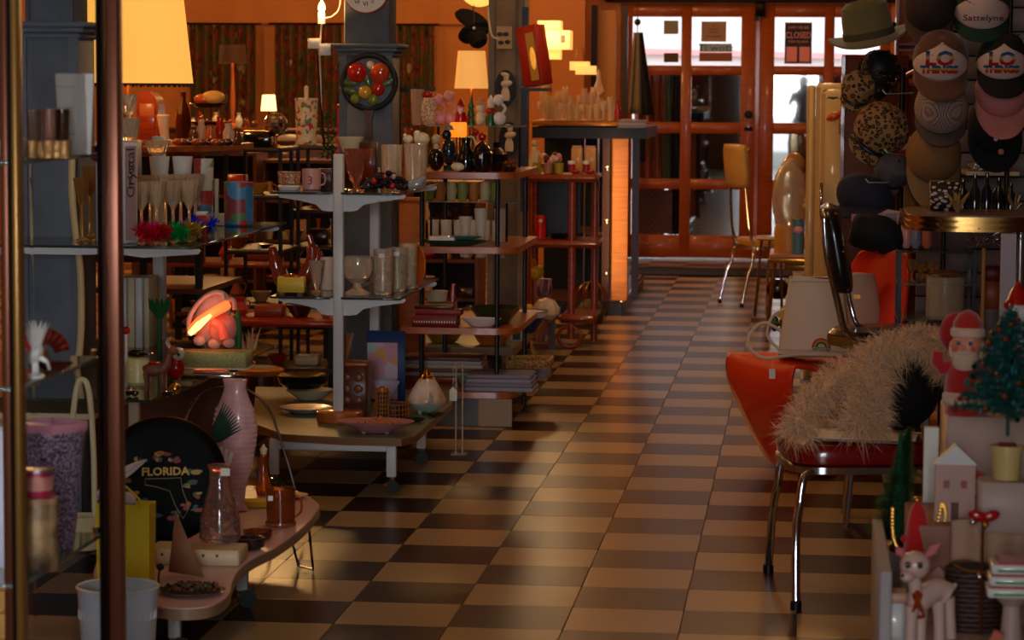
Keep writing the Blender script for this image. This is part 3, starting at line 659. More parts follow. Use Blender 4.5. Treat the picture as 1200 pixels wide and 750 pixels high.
MB().tube([(-23*s, -.062, zc_(392)), (-12*s, -.066, zc_(382)), (3*s, -.064, zc_(369))], [3*s, 4.6*s, 2*s], 12).build('lit_core', GLOW2, o)
MB().tube(sm([(4*s, -.045, zc_(378)), (14*s, -.05, zc_(384)), (18*s, -.05, zc_(398))], 4), [5*s]*9, 10).build('pink_fold', mat('coral_pink', (226, 110, 90), .4, emit=((255, 70, 40), .35)), o)
l = light('lamp_light', 'POINT', (0, -.12, .12), .25, (1, .4, .2), .02); l.parent = o
o = thing('cactus_figure', 'small green cactus shape beside the glowing shell', 'figurine', S2(279, 8.06)); o.location.z += .056
T_('stem', GREENG, o, [(0, 0, 0), (0, 0, 26*s), (0, 0, 46*s)], [4*s, 5*s, 2*s]); MB().ball((-4*s, 0, 30*s), 6*s, 10, (.6, .5, 1.6)).build('pad', GREENG, o)
o = thing('dried_coral', 'tan dried coral sprig at the end of the glitter box', 'coral', S2(291, 8.12)); o.location.z += .0
rr = random.Random(9); b = MB()
for k in range(26):
    a = rr.uniform(-.9, .9); b.tube([(rr.uniform(-6, 6)*s, rr.uniform(-6, 6)*s, 0), (14*s*math.sin(a), rr.uniform(-6, 6)*s, 20*s), (22*s*math.sin(a), rr.uniform(-8, 8)*s, rr.uniform(30, 46)*s)], [.003, .0025, .001], 5)
b.build('branches', mat('tan_coral', (190, 140, 95), .7), o); L_('foot', mat('tan_coral', (190, 140, 95), .7), o, [(9*s, 0), (9*s, 3*s), (.001, 4*s)], seg=10)
o = thing('mirror_tray', 'silvery mirrored tray with pink foil under the glitter box edge', 'tray', S2(243, 7.75)); B('tray_base', CHROME, o, (0, 0, .006), (64*s, .07, .01), bev=.002); B('foil', mat('pink_foil', (220, 150, 130), .25, .8, bump=(120, .8)), o, (4*s, 0, .017), (40*s, .05, .01), bev=.003)
# characters front row
def s7(Y): return U(Y)
Y = 7.35; s = U(Y)
o = thing('deer_figurine', 'brown reindeer figurine with red saddle on the left lower shelf', 'figurine', S2(183, Y)); DBR = mat('fawn_brown', (150, 90, 62), .5, noise=(40, (110, 60, 40)))
MB().tube([(-14*s, 0, 24*s), (-4*s, 0, 27*s), (8*s, 0, 26*s), (14*s, 0, 34*s), (17*s, 0, 46*s)], [7*s, 9*s, 8*s, 5*s, 4*s], 12).build('body', DBR, o)
MB().ball((20*s, 0, 49*s), 6*s, 12, (1.3, .8, .85)).build('head', DBR, o)
for x, y in ((-12, -4), (-12, 4), (8, -4), (8, 4)): T_('leg', DBR, o, [(x*s, y*s, 22*s), ((x+1)*s, y*s, 11*s), (x*s, y*s, 0)], [3.6*s, 2.4*s, 2.2*s], 8)
for y in (-3, 3): T_('antler', mat('bone', (215, 196, 160), .5), o, [(17*s, y*s, 53*s), (14*s, y*1.8*s, 60*s), (17*s, y*2.6*s, 66*s)], [1.4*s, 1.2*s, .6*s], 6)
MB().ball((-2*s, 0, 34*s), 8*s, 10, (1, 1, .35)).build('saddle', REDG, o)
o = thing('nodding_mug', 'pale yellow character mug with black cap on the left lower shelf', 'mug', S2(162, 7.5)); s = U(7.5)
L_('mug_body', mat('pale_yellow', (222, 210, 140), .4, coat=.3), o, [(12*s, 0), (15*s, 4*s), (15*s, 26*s), (12*s, 32*s), (10*s, 30*s), (.001, 8*s)], seg=20); MB().ball((-2*s, 0, 38*s), 10*s, 12, (1.1, 1, .5)).build('cap', BLACKG, o); MB().ball((-6*s, -14*s, 20*s), 2.5*s, 8).build('eye', WHITEC, o)
B('cap_brim', BLACKG, o, (10*s, -2*s, 38*s), (16*s, 12*s, 3*s), bev=.002)
o = thing('christmas_bird', 'white-headed red bird ornament left of the mirrored tray', 'figurine', S2(206, 7.6)); s = U(7.6)
MB().ball((0, 0, 16*s), 12*s, 12, (.9, .8, 1.2)).build('body', REDG, o); MB().ball((4*s, -3*s, 34*s), 8*s, 12).build('head', WHITEC, o); MB().ball((6*s, -11*s, 34*s), 2*s, 8).build('eye', BLACKG, o); MB().ball((-6*s, 0, 42*s), 5*s, 8, (1.4, .8, .6)).build('bow', REDG, o)
o = MB().ball((0, 0, 7*s), 7*s, 14).build('gold_ball', GOLD, loc=S2(205, 7.28)); tag(o, 'shiny gold ball beside the reindeer figurine', 'ornament')
for k, (px, lb) in enumerate(((155, 'left'), (198, 'right'))):
    o = thing('toy_car', 'tiny black toy car on the left lower shelf, '+('left of the reindeer', 'right of the reindeer')[k], 'toy', S2(px, 7.22)); B('body', BLACKG, o, (0, 0, .010), (14*s, 8*s, .012), bev=.003)
    B('cabin', GLASS, o, (0, 0, .02), (8*s, 7*s, .01), bev=.002)
    for x in (-4*s, 4*s): L_('wheel', BLACKM, o, [(.004, -.011), (.004, .011)], (x, 0, .0045), 10, rx=pi/2)
o = thing('palm_ornament', 'tall green palm leaf ornament behind the reindeer figurine', 'ornament', S2(187, 8.3)); s = U(8.3)
T_('trunk', GREENG, o, [(0, 0, 0), (0, 0, 60*s)], 3*s)
for k in range(6): a = -1.2+k*.48; T_('leaf', GREENG, o, [(0, 0, 46*s), (10*s*math.sin(a), 0, 60*s), (14*s*math.sin(a), 0, 70*s)], [3*s, 4*s, .6*s], 6)
o = thing('candy_cane', 'small red and white candy ornament at the case post', 'ornament', S2(148, 8.0)); s = U(8.0); T_('stick', WHITEC, o, [(0, 0, 0), (0, 0, 40*s)], 1.6*s); MB().ball((0, 0, 43*s), 5*s, 10).build('candy', REDG, o); 
# white books standing below shelf A
for k, (px, w_, m) in enumerate(((150, 9, WHITEP), (160, 8, _M['cream_wood']), (169, 8, WHITEP), (178, 6, _M['cream_wood']))):
    s = U(8.6); o = MB().box((0, 0, 42*s), (w_*s, .14, 84*s), bev=.002).build('upright_binder', m, loc=S2(px, 8.62)); tag(o, ('white binder nearest the case post', 'cream binder, second from the case post', 'white binder, third from the case post', 'thin cream binder against the white post')[k], 'binder', 'binders under the left glass shelf')
# ================================================================ LOW BOOMERANG TABLE (front left)
ZL = .19
def TLp(px, Y): return on(px, Y, ZL+.0008)
PKT = mat('pink_laminate', (196, 158, 158), .35, noise=(20, (206, 168, 166)))
o = thing('boomerang_table', 'low pink-topped boomerang coffee table with wooden rim on castors', 'table', (-1.75, 7.0, 0))
pl = [(371, 7.62), (369, 7.42), (350, 7.12), (322, 6.85), (296, 6.68), (280, 6.52), (272, 6.36), (268, 6.2), (250, 6.07), (222, 6.02), (190, 6.03), (150, 6.1), (112, 6.25), (118, 6.7), (156, 7.35), (215, 7.84), (330, 7.88)]
poly = [(on(a, Y, ZL).x+1.75, Y-7.0) for a, Y in pl]; poly = [(p.x, p.y) for p in sm([(a, b, 0) for a, b in poly], 4, True)]
MB().prism(poly, ZL-.004, ZL).build('top', PKT, o)
cx_ = sum(p[0] for p in poly)/len(poly); cy_ = sum(p[1] for p in poly)/len(poly)
MB().prism([(cx_+(a-cx_)*1.008, cy_+(b-cy_)*1.008) for a, b in poly], ZL-.028, ZL-.003).build('rim', mat('taupe_rim', (140, 108, 84), .4), o)
for k, (px, Y) in enumerate(((284, 6.98), (205, 6.35), (140, 6.4), (190, 7.5))):
    x = on(px, Y, .1).x+1.75
    lg = B('leg', WHITEP, o, (x, Y-7.0, .105), (.03, .03, .115), bev=.003)
    cs = L_('castor', mat('smoky_castor', (60, 70, 66), .15, .3, coat=.6), o, [(.008, -.014), (.025, -.012), (.026, 0), (.025, .012), (.008, .014)], (x+.012, Y-7.0-.005, .0265), 18, rx=pi/2, rz=.5)
    L_('castor_fork', CHROME, cs, [(.012, .048), (.012, .036), (.02, .03), (.001, .03)], (x, Y-7.0, 0), 12)
g = on(352, 7.5, 0).x+1.75
a, b_, c_, d_ = on(334, 7.5, .165), on(350, 7.55, .01), on(367, 7.5, .01), on(361, 7.48, .165)
T_('hairpin_leg', CHROME, o, sm([(p.x+1.75, p.y-7.0, p.z) for p in (a, b_)], 2)+sm([(p.x+1.75, p.y-7.0, p.z) for p in (c_, d_)], 2), .004, 8)
# cream step
st_ = thing('cream_step', 'cream wooden stepped riser with brown dots across the low table', 'riser', TLp(232, 6.62)); s = U(6.62)
B('step_board', _M['cream_wood'], st_, (0, 0, .02), (112*s, .12, .04), bev=.004)
for k in range(5): L_('dot', DWOOD, st_, [(.004, 0), (.004, .001), (.001, .0012)], (-.08+k*.036, -.0605, .026), 10, rx=pi/2)
zst = ZL+.0415
# FLORIDA tray
Y = 6.86; s = U(Y)
o = thing('souvenir_tray', 'round black souvenir tray lettered FLORIDA standing on the low table', 'tray', on(193, Y, ZL+.001), rot=(-.14, 0, .30)); r = 77*s
BLK = mat('black_lacquer', (3, 3, 4), .55, ior=1.25)
b = MB(); b.lathe([(r*.99, -.012), (r, -.016), (r*.9, -.003), (r*.84, 0), (.001, .001), (.001, .004), (r*.84, .004), (r*.91, .001), (r, -.010)], seg=56, rx=pi/2, close=False)
q = b.build('disc', BLK, o, loc=(0, 0, r)); q2 = L_('rim', GOLD, o, [(r*.997, -.001), (r*1.003, 0), (r*.997, .001)], (0, 0, r), 56, rx=pi/2, close=False)
GL_ = mat('gold_lettering', (240, 200, 70), .4); text('FLORIDA', .030, GL_, o, (.004, -.0060, r+.022), sx=1.05, bold=.0008)
rr = random.Random(21); PC = [mat('print_orange', (190, 110, 40), .5), mat('print_green', (50, 96, 60), .5), mat('print_yellow', (196, 160, 60), .5), mat('print_teal', (40, 110, 110), .5), mat('print_red', (170, 50, 34), .5)]
bs = [MB() for _ in PC]
def blob(bb, x, z, w_, h): 
    n = 7; V = [(x+w_*math.cos(2*pi*i/n)*rr.uniform(.6, 1.2), -.0050-.0006*rr.random(), z+h*math.sin(2*pi*i/n)*rr.uniform(.6, 1.2)) for i in range(n)]; bb.add(V, [tuple(range(n))])
for (x, z) in ((-.06, .055), (-.02, .062), (.03, .054), (.08, .024), (-.10, .006), (-.085, -.03), (-.06, -.06), (.07, -.012), (.09, -.045), (.06, -.07), (-.075, -.075), (-.03, -.09), (.03, -.095), (.085, -.08), (.0, .076)):
    for k in range(4): blob(bs[rr.randrange(5)], x+rr.uniform(-.014, .014), r+z+rr.uniform(-.008, .008), rr.uniform(.006, .016), rr.uniform(.004, .008))
for i, bb in enumerate(bs):
    if bb.v: q = bb.build('painted_motif', PC[i], o); q['kind'] = 'stuff'
T_('state_outline', mat('print_cream', (180, 170, 130), .5), o, [(-.05, -.0055, r+.004), (.0, -.0055, r+.004), (.045, -.0055, r+.005), (.05, -.0055, r-.03), (.066, -.0055, r-.075), (.05, -.0055, r-.105), (.03, -.0055, r-.07), (.015, -.0055, r-.03), (-.02, -.0055, r-.018), (-.05, -.0055, r-.012)], .0010, 5, True)
# fish vase
Y = 7.42; s = U(Y)
o = thing('fish_vase', 'tall pink scaled fish-shaped ceramic vase with green fern fronds', 'vase', TLp(276, Y)); PSC = mat('pink_scales', (214, 166, 158), .4, coat=.3, bump=(90, .5, .003), noise=(30, (196, 140, 140)))
pr = [(11, 0), (16, 2), (11, 10), (12, 26), (19, 52), (26, 84), (27, 104), (23, 124), (16, 140), (13, 150), (15, 160), (12, 160), (9, 148), (1, 60)]
L_('body', PSC, o, [(a*s, z*s) for a, z in pr], seg=32, sy=.62)
b = MB(); rr = random.Random(4)
for row in range(17):
    z = 24+row*6.2; 
    rad = [p for p in pr if True]
    for i in range(len(pr)-2):
        if pr[i][1] <= z < pr[i+1][1]: rz = pr[i][0]+(pr[i+1][0]-pr[i][0])*(z-pr[i][1])/(pr[i+1][1]-pr[i][1]); break
    n = 15
    for k in range(n):
        a = -pi+pi*(k+.5*(row % 2))/n*1.0; b.tube([((rz+.5)*s*math.cos(a+q_), (rz+.5)*s*.62*math.sin(a+q_), (z+2.4*math.cos(q_*18))*s) for q_ in (-.09, 0, .09)], .0008, 4)
q = b.build('scales', mat('pink_scale_edge', (226, 180, 172), .35), o); q['kind'] = 'stuff'
FRN = mat('dark_fern_paint', (30, 66, 50), .5); b = MB()
for k in range(11):
    a = .35+k*.075
    b.tube([(-40*s+ k*1.5*s, -17.5*s, (80+k*.6)*s), (-28*s+20*s*math.cos(a)*.8, -18*s, (80+28*math.sin(a))*s), (-30*s+44*s*math.cos(a), -17*s, (82+58*math.sin(a)*1.0)*s)], [.0022, .0065, .001], 5)
b.build('fern_frond', FRN, o)
b = MB()
for k in range(7):
    a = 1.0+k*.22; b.tube([(-14*s, -24*s, 36*s), (-15*s+18*s*math.cos(a), -25*s, (36+20*math.sin(a))*s), (-16*s+32*s*math.cos(a), -24*s, (38+44*math.sin(a))*s)], [.003, .008, .006], 6)
b.build('white_fin', WHITEC, o)
# decanter
Y = 6.7; s = U(Y)
o = thing('glass_decanter', 'clear tall glass decanter with coloured flecks and paper tag', 'decanter', on(258, Y, zst)); pr = [(22, 0), (25, 4), (24, 28), (18, 52), (13, 70), (12, 86), (16, 92), (14, 92), (10.5, 84), (11.5, 68), (16, 50), (21, 26), (.1, 8)]
L_('body', mat('decanter_glass', (230, 190, 170), .05, 0, trans=.9), o, [(a*s, z*s) for a, z in pr], seg=28)
b = [MB() for _ in range(3)]; rr = random.Random(31)
for k in range(80):
    a = rr.uniform(0, 2*pi); z = rr.uniform(2, 50); rad = 21-z*.12; b[k % 3].ball((rad*s*math.cos(a), rad*s*math.sin(a), z*s+.004), rr.uniform(1.5, 3.4)*s, 5)
for bb, m in zip(b, (PC[3], PC[4], mat('print_mauve', (110, 70, 90), .5))): q = bb.build('colour_flecks', m, o); q['kind'] = 'stuff'
B('price_tag', TAG, o, (10*s, -15*s, 86*s), (11*s, .001, 9*s)); T_('neck_ring', CHROME, o, [(12.5*s*math.cos(t), 12.5*s*math.sin(t), 78*s) for t in [i*pi/8 for i in range(16)]], .0012, 5, True)
# amber glassware
def ash(label, px, Y, z, r, h, m, nm='ashtray'):
    o = L_(nm, m, None, [(r*.7, 0), (r*.95, h*.25), (r, h), (r*.86, h), (r*.74, h*.4), (.001, h*.3)], on(px, Y, z), 24, wob=lambda a, z: .04*math.cos(6*a)); return tag(o, label, 'ashtray')
s = U(7.2)
o = thing('amber_mug', 'amber pressed-glass mug with white sticker at the table end', 'mug', TLp(329, 7.2)); L_('mug_body', mat('honey_glass', (190, 110, 50), .05, 0, trans=.85), o, cup(18*s, 45*s, .003, .93), seg=26, wob=lambda a, z: .02*math.cos(14*a)); L_('base_ring', mat('brown_amber', (150, 70, 20), .1, coat=.5), o, [(18.5*s, .002), (19*s, .006), (18.5*s, .010)], seg=26)
B('sticker', TAG, o, (-9*s, -17*s, 35*s), (6*s, .001, 6*s))
T_('handle', AMBER, o, sm([(16*s, 0, 36*s), (24*s, 0, 34*s), (25*s, 0, 18*s), (17*s, 0, 10*s)], 4), .003)
ash('clear amber ashtray next to the amber mug', 302, 6.98, ZL+.001, 17*s, .022, mat('dark_amber', (150, 80, 40), .06, trans=.8)); ash('dark glass ashtray in front on the low table', 293, 6.82, ZL+.001, 17*s, .03, mat('smoke_dark_glass', (70, 44, 40), .06, trans=.5), 'glass_ashtray')
def dish_px(name, label, px, Y, z, r, h, m, cat='dish', sy=1, wob=None, rz=0): o = L_(name, m, None, [(r*.45, 0), (r*.55, h*.1), (r, h), (r*.97, h), (r*.5, h*.25), (.001, h*.2)], on(px, Y, z), 30, sy=sy, wob=wob); o.rotation_euler[2] = rz; return tag(o, label, cat)
dish_px('leaf_dish', 'long mustard yellow leaf-shaped dish behind the ashtrays', 298, 7.5, ZL+.001, 32*U(7.5), .02, YELG, sy=.42)
dish_px('saucer', 'cream saucer showing behind the amber mug', 345, 7.68, ZL+.001, 17*U(7.6), .012, CREAM)
o = thing('hourglass_bottle', 'slim amber bottle standing behind the fish vase base', 'bottle', TLp(309, 7.72)); s = U(7.7); L_('body', AMBER, o, [(8*s, 0), (10*s, 8*s), (6*s, 26*s), (3*s, 40*s), (4*s, 50*s), (.001, 50*s)], seg=16); L_('stopper', CREAM, o, [(3*s, 50*s), (5*s, 56*s), (.001, 62*s)], seg=12)
# envelope, feather, jewellery
s = U(6.4)
o = thing('greeting_card', 'tall folded cream paper card standing like a tent on the low table', 'card', on(218, 6.4, ZL+.001), .2)
MB().add([(-6*s, .03, 2*s), (22*s, -.01, 0), (-12*s, 0, 80*s)], [(0, 1, 2)]).build('front_flap', mat('aged_paper', (190, 170, 140), .7), o, solid=.0015)
MB().add([(22*s, -.01, 0), (-12*s, 0, 80*s), (-22*s, .05, 2*s)], [(0, 1, 2)]).build('back_flap', mat('aged_paper_brown', (140, 96, 66), .7), o, solid=.0015)
o = thing('white_feather', 'glossy white quill resting against the black tray', 'feather', on(162, 6.62, ZL+.12)); s = U(6.62)
MB().grid(lambda a, b: ((-28+62*a)*s, .002*math.sin(b*3), (-26+ 44*a**.8+ (b-.5)*16*math.sin(pi*min(1, a*.9+.1))**.8)*s), 14, 4).build('vane', WHITEC, o, solid=.002)
T_('quill', mat('quill', (180, 176, 168), .3), o, [(-30*s, -.002, -34*s), (0, -.002, -4*s), (34*s, -.002, 19*s)], [.002, .0015, .0005], 6)
o.location = on(140, 6.6, ZL+.12); o.location.z = Zof(556, 6.6, 150)
dd = thing('jewelry_dish', 'dark plate heaped with beads and chains on the low table front', 'jewelry', on(226, 6.2, ZL+.001)); s = U(6.2)
L_('plate', mat('dark_plate', (40, 34, 40), .3, coat=.4), dd, [(26*s, 0), (40*s, .008), (38*s, .009), (.001, .004)], seg=28)
for k, m in enumerate((mat('bead_brown', (110, 60, 36), .3), mat('bead_dark', (34, 26, 30), .25), GOLD, mat('bead_green', (60, 100, 84), .3))):
    b = MB(); rr = random.Random(50+k)
    for _ in range(60): a = rr.uniform(0, 2*pi); q_ = rr.uniform(0, 36)*s; b.ball((q_*math.cos(a), q_*math.sin(a)*.9, .010+.006*rr.random()+.012*(1-q_/(38*s))), rr.uniform(.002, .0042), 5)
    q = b.build('bead_heap', m, dd); q['kind'] = 'stuff'
o = thing('black_flower_brooch', 'black metal rose stem left of the bead plate', 'ornament', on(186, 6.25, ZL+.001)); T_('stem', BLACKM, o, [(0, 0, 0), (0, 0, .03), (.004, 0, .05)], .0025); MB().ball((.004, 0, .052), .010, 8).build('rose', BLACKM, o); L_('foot', BLACKM, o, [(.012, 0), (.01, .003), (.001, .004)], seg=12)
# yellow bag and bucket
Y = 6.32; s = U(Y)
o = thing('gift_bag', 'bright yellow gift bag standing by the glass case post', 'bag', on(148, Y, ZL+.001)); YB_ = mat('yellow_bag', (232, 206, 30), .45)
hB = Zof(600, Y)-ZL
m = MB().add([(-32*s, -.03, 0), (32*s, -.03, 0), (32*s, .03, 0), (-32*s, .03, 0), (-33*s, -.034, hB), (33*s, -.034, hB), (33*s, .034, hB), (-33*s, .034, hB)], [(3, 2, 1, 0), (0, 1, 5, 4), (1, 2, 6, 5), (2, 3, 7, 6), (3, 0, 4, 7)]); m.build('paper_body', YB_, o, smooth=False, solid=.001)
T_('handle', YB_, o, sm([(-20*s, -.035, hB-.01), (-26*s, -.036, hB+18*s), (-8*s, -.036, hB+30*s), (22*s, -.036, hB+6*s), (20*s, -.035, hB-.01)], 5), .0025, 6)
b = MB(); rr = random.Random(8)
for k in range(9): b.ball((rr.uniform(-24, 24)*s, rr.uniform(-.015, .015), hB+rr.uniform(0, 6)*s), 9*s, 7, (1, .7, .8), (rr.random(), rr.random(), 0))
b.build('tissue_paper', mat('white_tissue', (215, 208, 205), .8), o)
o = thing('arched_basket_handle', 'cream arched wooden basket behind the case glass', 'basket', on(98, 6.75, ZL+.001)); s = U(6.75)
hh = Zof(455, 6.75)-ZL
T_('handle', mat('cream_handle', (214, 204, 160), .5), o, sm([(-16*s, 0, .05), (-15*s, 0, hh*.6), (-8*s, 0, hh*.93), (0, 0, hh), (8*s, 0, hh*.93), (13*s, 0, hh*.6), (14*s, 0, .05)], 5), .008, 8)
L_('basket_body', mat('cream_wicker', (206, 196, 150), .6, bump=(200, .8)), o, cup(.05, .09, .004, .8), seg=24)
Y = 6.0; s = U(Y)
o = thing('ice_bucket', 'white enamel bucket on the floor at the lower left', 'bucket', on(138, 6.0, 0).xy.to_3d()); hb = Zof(688+8, 6.0)
o.location = on(139, 5.72, 0); s = U(5.72); hb = Zof(700, 5.72)
L_('bucket_wall', mat('white_enamel', (206, 214, 220), .3, coat=.4), o, cup(49*s, hb, .003, .82), seg=40)
T_('rolled_rim', _M['white_enamel'], o, [(49*s*math.cos(t), 49*s*math.sin(t), hb) for t in [i*pi/20 for i in range(40)]], .004, 8, True)
b = MB()
for k in range(20):
    a = pi+k*pi/19; b.tube([(47.5*s*math.cos(a+.03*math.sin(j)), 47.5*s*math.sin(a+.03*math.sin(j)), hb*.80+.012*math.sin(j*1.0)) for j in range(5)], .0012, 4)
b.build('embossed_band', WHITEC, o)

# ================================================================ UNIT B : green-topped table with white bracket shelves
ZT = .21
XU = -1.648
o = thing('castor_table', 'low green-topped table on white legs and castors carrying the bracket shelves', 'table', (XU, 9.6, 0)); GT = mat('green_linoleum', (104, 112, 84), .35, noise=(14, (94, 104, 78))); BRE = mat('brown_edge', (124, 78, 40), .4)
def T2(px, Y, z=ZT): return on(px, Y, z+.0008)
pl = [(298, 9.55), (300, 9.2), (330, 8.96), (400, 8.9), (470, 8.9), (486, 8.98), (492, 9.1), (530, 9.95), (528, 10.35), (300, 10.35)]
poly = [(on(a, Y, ZT).x-XU, Y-9.6) for a, Y in pl]
MB().prism(poly, ZT-.004, ZT).build('top', GT, o); cx_ = sum(p[0] for p in poly)/len(poly); cy_ = sum(p[1] for p in poly)/len(poly)
MB().prism([(cx_+(a-cx_)*1.006, cy_+(b-cy_)*1.006) for a, b in poly], ZT-.026, ZT-.003).build('rim', BRE, o)
B('apron', WHITEP, o, (on(390, 9.02, .17).x-XU, 9.02-9.6, ZT-.045), (.42, .02, .035), bev=.002)
for (px, Y) in ((322, 9.02), (459, 9.02), (494, 9.75), (330, 10.2)):
    x = on(px, Y, .1).x-XU; B('leg', WHITEP, o, (x, Y-9.6, .122), (.034, .034, .125), bev=.003)
    cs = L_('castor', _M['smoky_castor'], o, [(.008, -.012), (.024, -.01), (.024, .01), (.008, .012)], (x, Y-9.6-.005, .0245), 16, rx=pi/2, rz=.4); L_('castor_fork', CHROME, cs, [(.01, .06), (.01, .04), (.018, .03), (.001, .03)], (x, Y-9.6, 0), 10)
ub = thing('bracket_shelves', 'central white post with two pairs of bracket arms and dark glass shelves', 'shelf unit', (XU, 9.3, ZT+.001))
L_('round_base', OWOOD, ub, [(27*U(9.3), 0), (28*U(9.3), .005), (28*U(9.3), .036), (25*U(9.3), .042), (.001, .042)], (0, .02, 0), 36)
Zs = [1.0425, .67]
B('post', WHITEP, ub, (0, 0, (1.172-ZT)/2+.02), (.036, .036, 1.172-ZT-.04), bev=.003)
B('post', WHITEP, ub, (0, .8, (1.10-ZT)/2), (.036, .036, 1.10-ZT), bev=.003)
for z in Zs:
    zz = z-ZT-.012
    for y in (0, .8):
        bracket(ub, WHITEP, 0, zz, y, .236, root=.062); bracket(ub, WHITEP, 0, zz, y, .213, sgn=-1, root=.062)
    for sx in (-1, 1): B('shelf', DG, ub, (sx*.128, .42, zz+.005), (.215, 1.0, .008), bev=.002)
def SB(px, Y, k): return on(px, Y, Zs[k]-.0012)
ZBt = Zs[0]-.0012
# top shelf
s = U(9.35)
o = thing('oval_dish', 'patterned oval bowl on a white stand, left end of the upper bracket shelf', 'dish', SB(339, 9.35, 0)); L_('bowl', mat('floral_print', (196, 130, 90), .4, tex='multi', c2=((170, 70, 40), (120, 120, 60), (210, 180, 140), 130)), o, [(8*s, 5*s), (13*s, 8*s), (14*s, 22*s), (12*s, 22*s), (.001, 8*s)], seg=24, sy=.8); L_('stand', WHITEC, o, [(12*s, 0), (14*s, 4*s), (13*s, 6*s), (.001, 6*s)], seg=24)
o = thing('pink_mug', 'pink mug lettered with a 3 on the upper bracket shelf', 'mug', SB(365, 9.4, 0)); L_('mug_body', mat('pink_print_mug', (206, 150, 140), .4), o, cup(11.5*s, 25*s, .003, .96), seg=24); text('3', .045, REDG, o, (.002, -11.6*s, 11*s)); T_('handle', _M['pink_print_mug'], o, sm([(10*s, 0, 20*s), (16*s, 0, 18*s), (16*s, 0, 8*s), (10*s, 0, 5*s)], 3), .003)
o = MB().box((0, 0, 12*s), (16*s, .02, 24*s), bev=.002).build('picture_tile', mat('dark_tile_print', (66, 40, 44), .4, tex='multi', c2=((40, 30, 50), (110, 60, 60), (90, 80, 60), 90)), loc=SB(381, 9.55, 0)); tag(o, 'small dark pictured tile beside the pink mug', 'tile')
goblet('cut_tumbler', 417, 9.34, ZBt, 13.5*s, 50*s, mat('peach_glass', (235, 170, 130), .05, trans=.9), 'tall amber-pink cut glass tumbler in front on the upper bracket shelf', bowl=.93)
b = MB(); rr = random.Random(12); o = thing('grape_cluster', 'heap of dark glass grapes and red fruit on the upper bracket shelf', 'ornament', SB(452, 9.32, 0))
bs = [MB(), MB(), MB()]
for k in range(90):
    a = rr.uniform(-24, 24); h = 20*(1-abs(a)/30)**.7; bs[0 if k % 9 else (1 if k % 2 else 2)].ball((a*s, rr.uniform(-.03, .03), (4+rr.random()*h)*s), rr.uniform(2.6, 4.2)*s, 7)
for bb, m in zip(bs, (mat('dark_grape', (30, 20, 26), .15, coat=.7), REDG, mat('pale_flower', (200, 150, 160), .5))): q = bb.build('grapes', m, o); q['kind'] = 'stuff'
o = thing('glass_slipper', 'grey glass swan dish at the right tip of the upper bracket shelf', 'dish', SB(486, 9.36, 0)); MB().tube([(-14*s, 0, 5*s), (-4*s, 0, 7*s), (6*s, 0, 10*s), (12*s, 0, 17*s)], [3*s, 6*s, 6*s, 2*s], 12).build('body', mat('grey_glass', (150, 150, 155), .15, coat=.6), o)
for k, (px, r, Y, h) in enumerate(((459, 12.5, 9.75, 50), (487, 13.5, 9.7, 52))):
    s2 = U(Y); b = MB().lathe([(r*s2*.85, 0), (r*s2*.9, .004), (r*s2, h*s2), (r*s2-.003, h*s2), (r*s2*.8, .01), (.001, .01)], seg=28, wob=lambda a, z: .03*math.cos(14*a))
    o = b.build('crystal_vase', CRY, loc=SB(px, Y, 0)); tag(o, ('tall cut crystal vase, left of the pair, by the pillar', 'tall cut crystal vase, right of the pair, before the birds')[k], 'vase', 'crystal vases')
for k, (px, c) in enumerate(((478, 5), (494, 8))):
    s2 = U(9.95); o = thing('porcelain_bird', ('small porcelain bird, the left one above the crystal vases', 'larger yellow-white porcelain bird, the right one above the crystal vases')[k], 'figurine', SB(px, 9.98, 0), group='porcelain birds')
    L_('perch', CRY, o, [(6*s2, 0), (4*s2, 3*s2), (3*s2, 40*s2), (7*s2, 46*s2), (.001, 47*s2)], seg=12); MB().ball((0, 0, 54*s2), c*s2, 12, (1.2, .8, 1)).build('body', CREAM, o); MB().ball((-c*.7*s2, 0, (54+c*.8)*s2), c*.5*s2, 10).build('head', WHITEC, o)
# lower shelf
def S1(px, Y): return SB(px, Y, 1)
s = U(9.4)
o = thing('branch_vase', 'glossy red-brown ceramic antler vase behind the yellow box', 'vase', S1(342, 9.5)); RB = mat('red_brown_glaze', (150, 52, 26), .15, coat=.8)
MB().tube(sm([(-8*s, 0, 4*s), (-16*s, 0, 20*s), (-21*s, 0, 36*s), (-24*s, 0, 52*s)], 4), [9*s]*5+[8*s]*4+[5*s]*3+[3*s], 14).build('left_arm', RB, o)
MB().tube(sm([(8*s, 0, 4*s), (18*s, 0, 20*s), (25*s, 0, 40*s), (24*s, 0, 56*s), (20*s, 0, 68*s)], 4), [9*s]*6+[7*s]*6+[4*s]*4+[2*s], 14).build('right_arm', RB, o)
MB().tube([(28*s, 0, 30*s), (32*s, 0, 44*s), (32*s, 0, 52*s)], [5*s, 4*s, 2*s], 12).build('branch', RB, o); MB().ball((0, 0, 9*s), 14*s, 14, (1.3, .7, .65)).build('base', RB, o)
o = thing('yellow_box', 'matte yellow block box on little feet before the antler vase', 'box', S1(342, 9.3)); B('body', mat('mustard_yellow', (226, 186, 60), .5), o, (0, 0, 12*s), (32*s, .05, 18*s), bev=.002); 
for x in (-11*s, 11*s): B('foot', BRE, o, (x, 0, .0045), (6*s, .04, .009))
MB().ball((0, 0, 22*s), 7*s, 10, (1.5, .7, .4)).build('mound', AMBER, o); T_('card_corner', TAG, o, [(-4*s, 0, 22*s), (-7*s, 0, 30*s)], [.004, .001], 5)
goblet('glass_mug', 371, 9.42, Zs[1]-.0012, 9*s, 38*s, CRY, 'narrow clear glass mug right of the yellow box', bowl=.95)
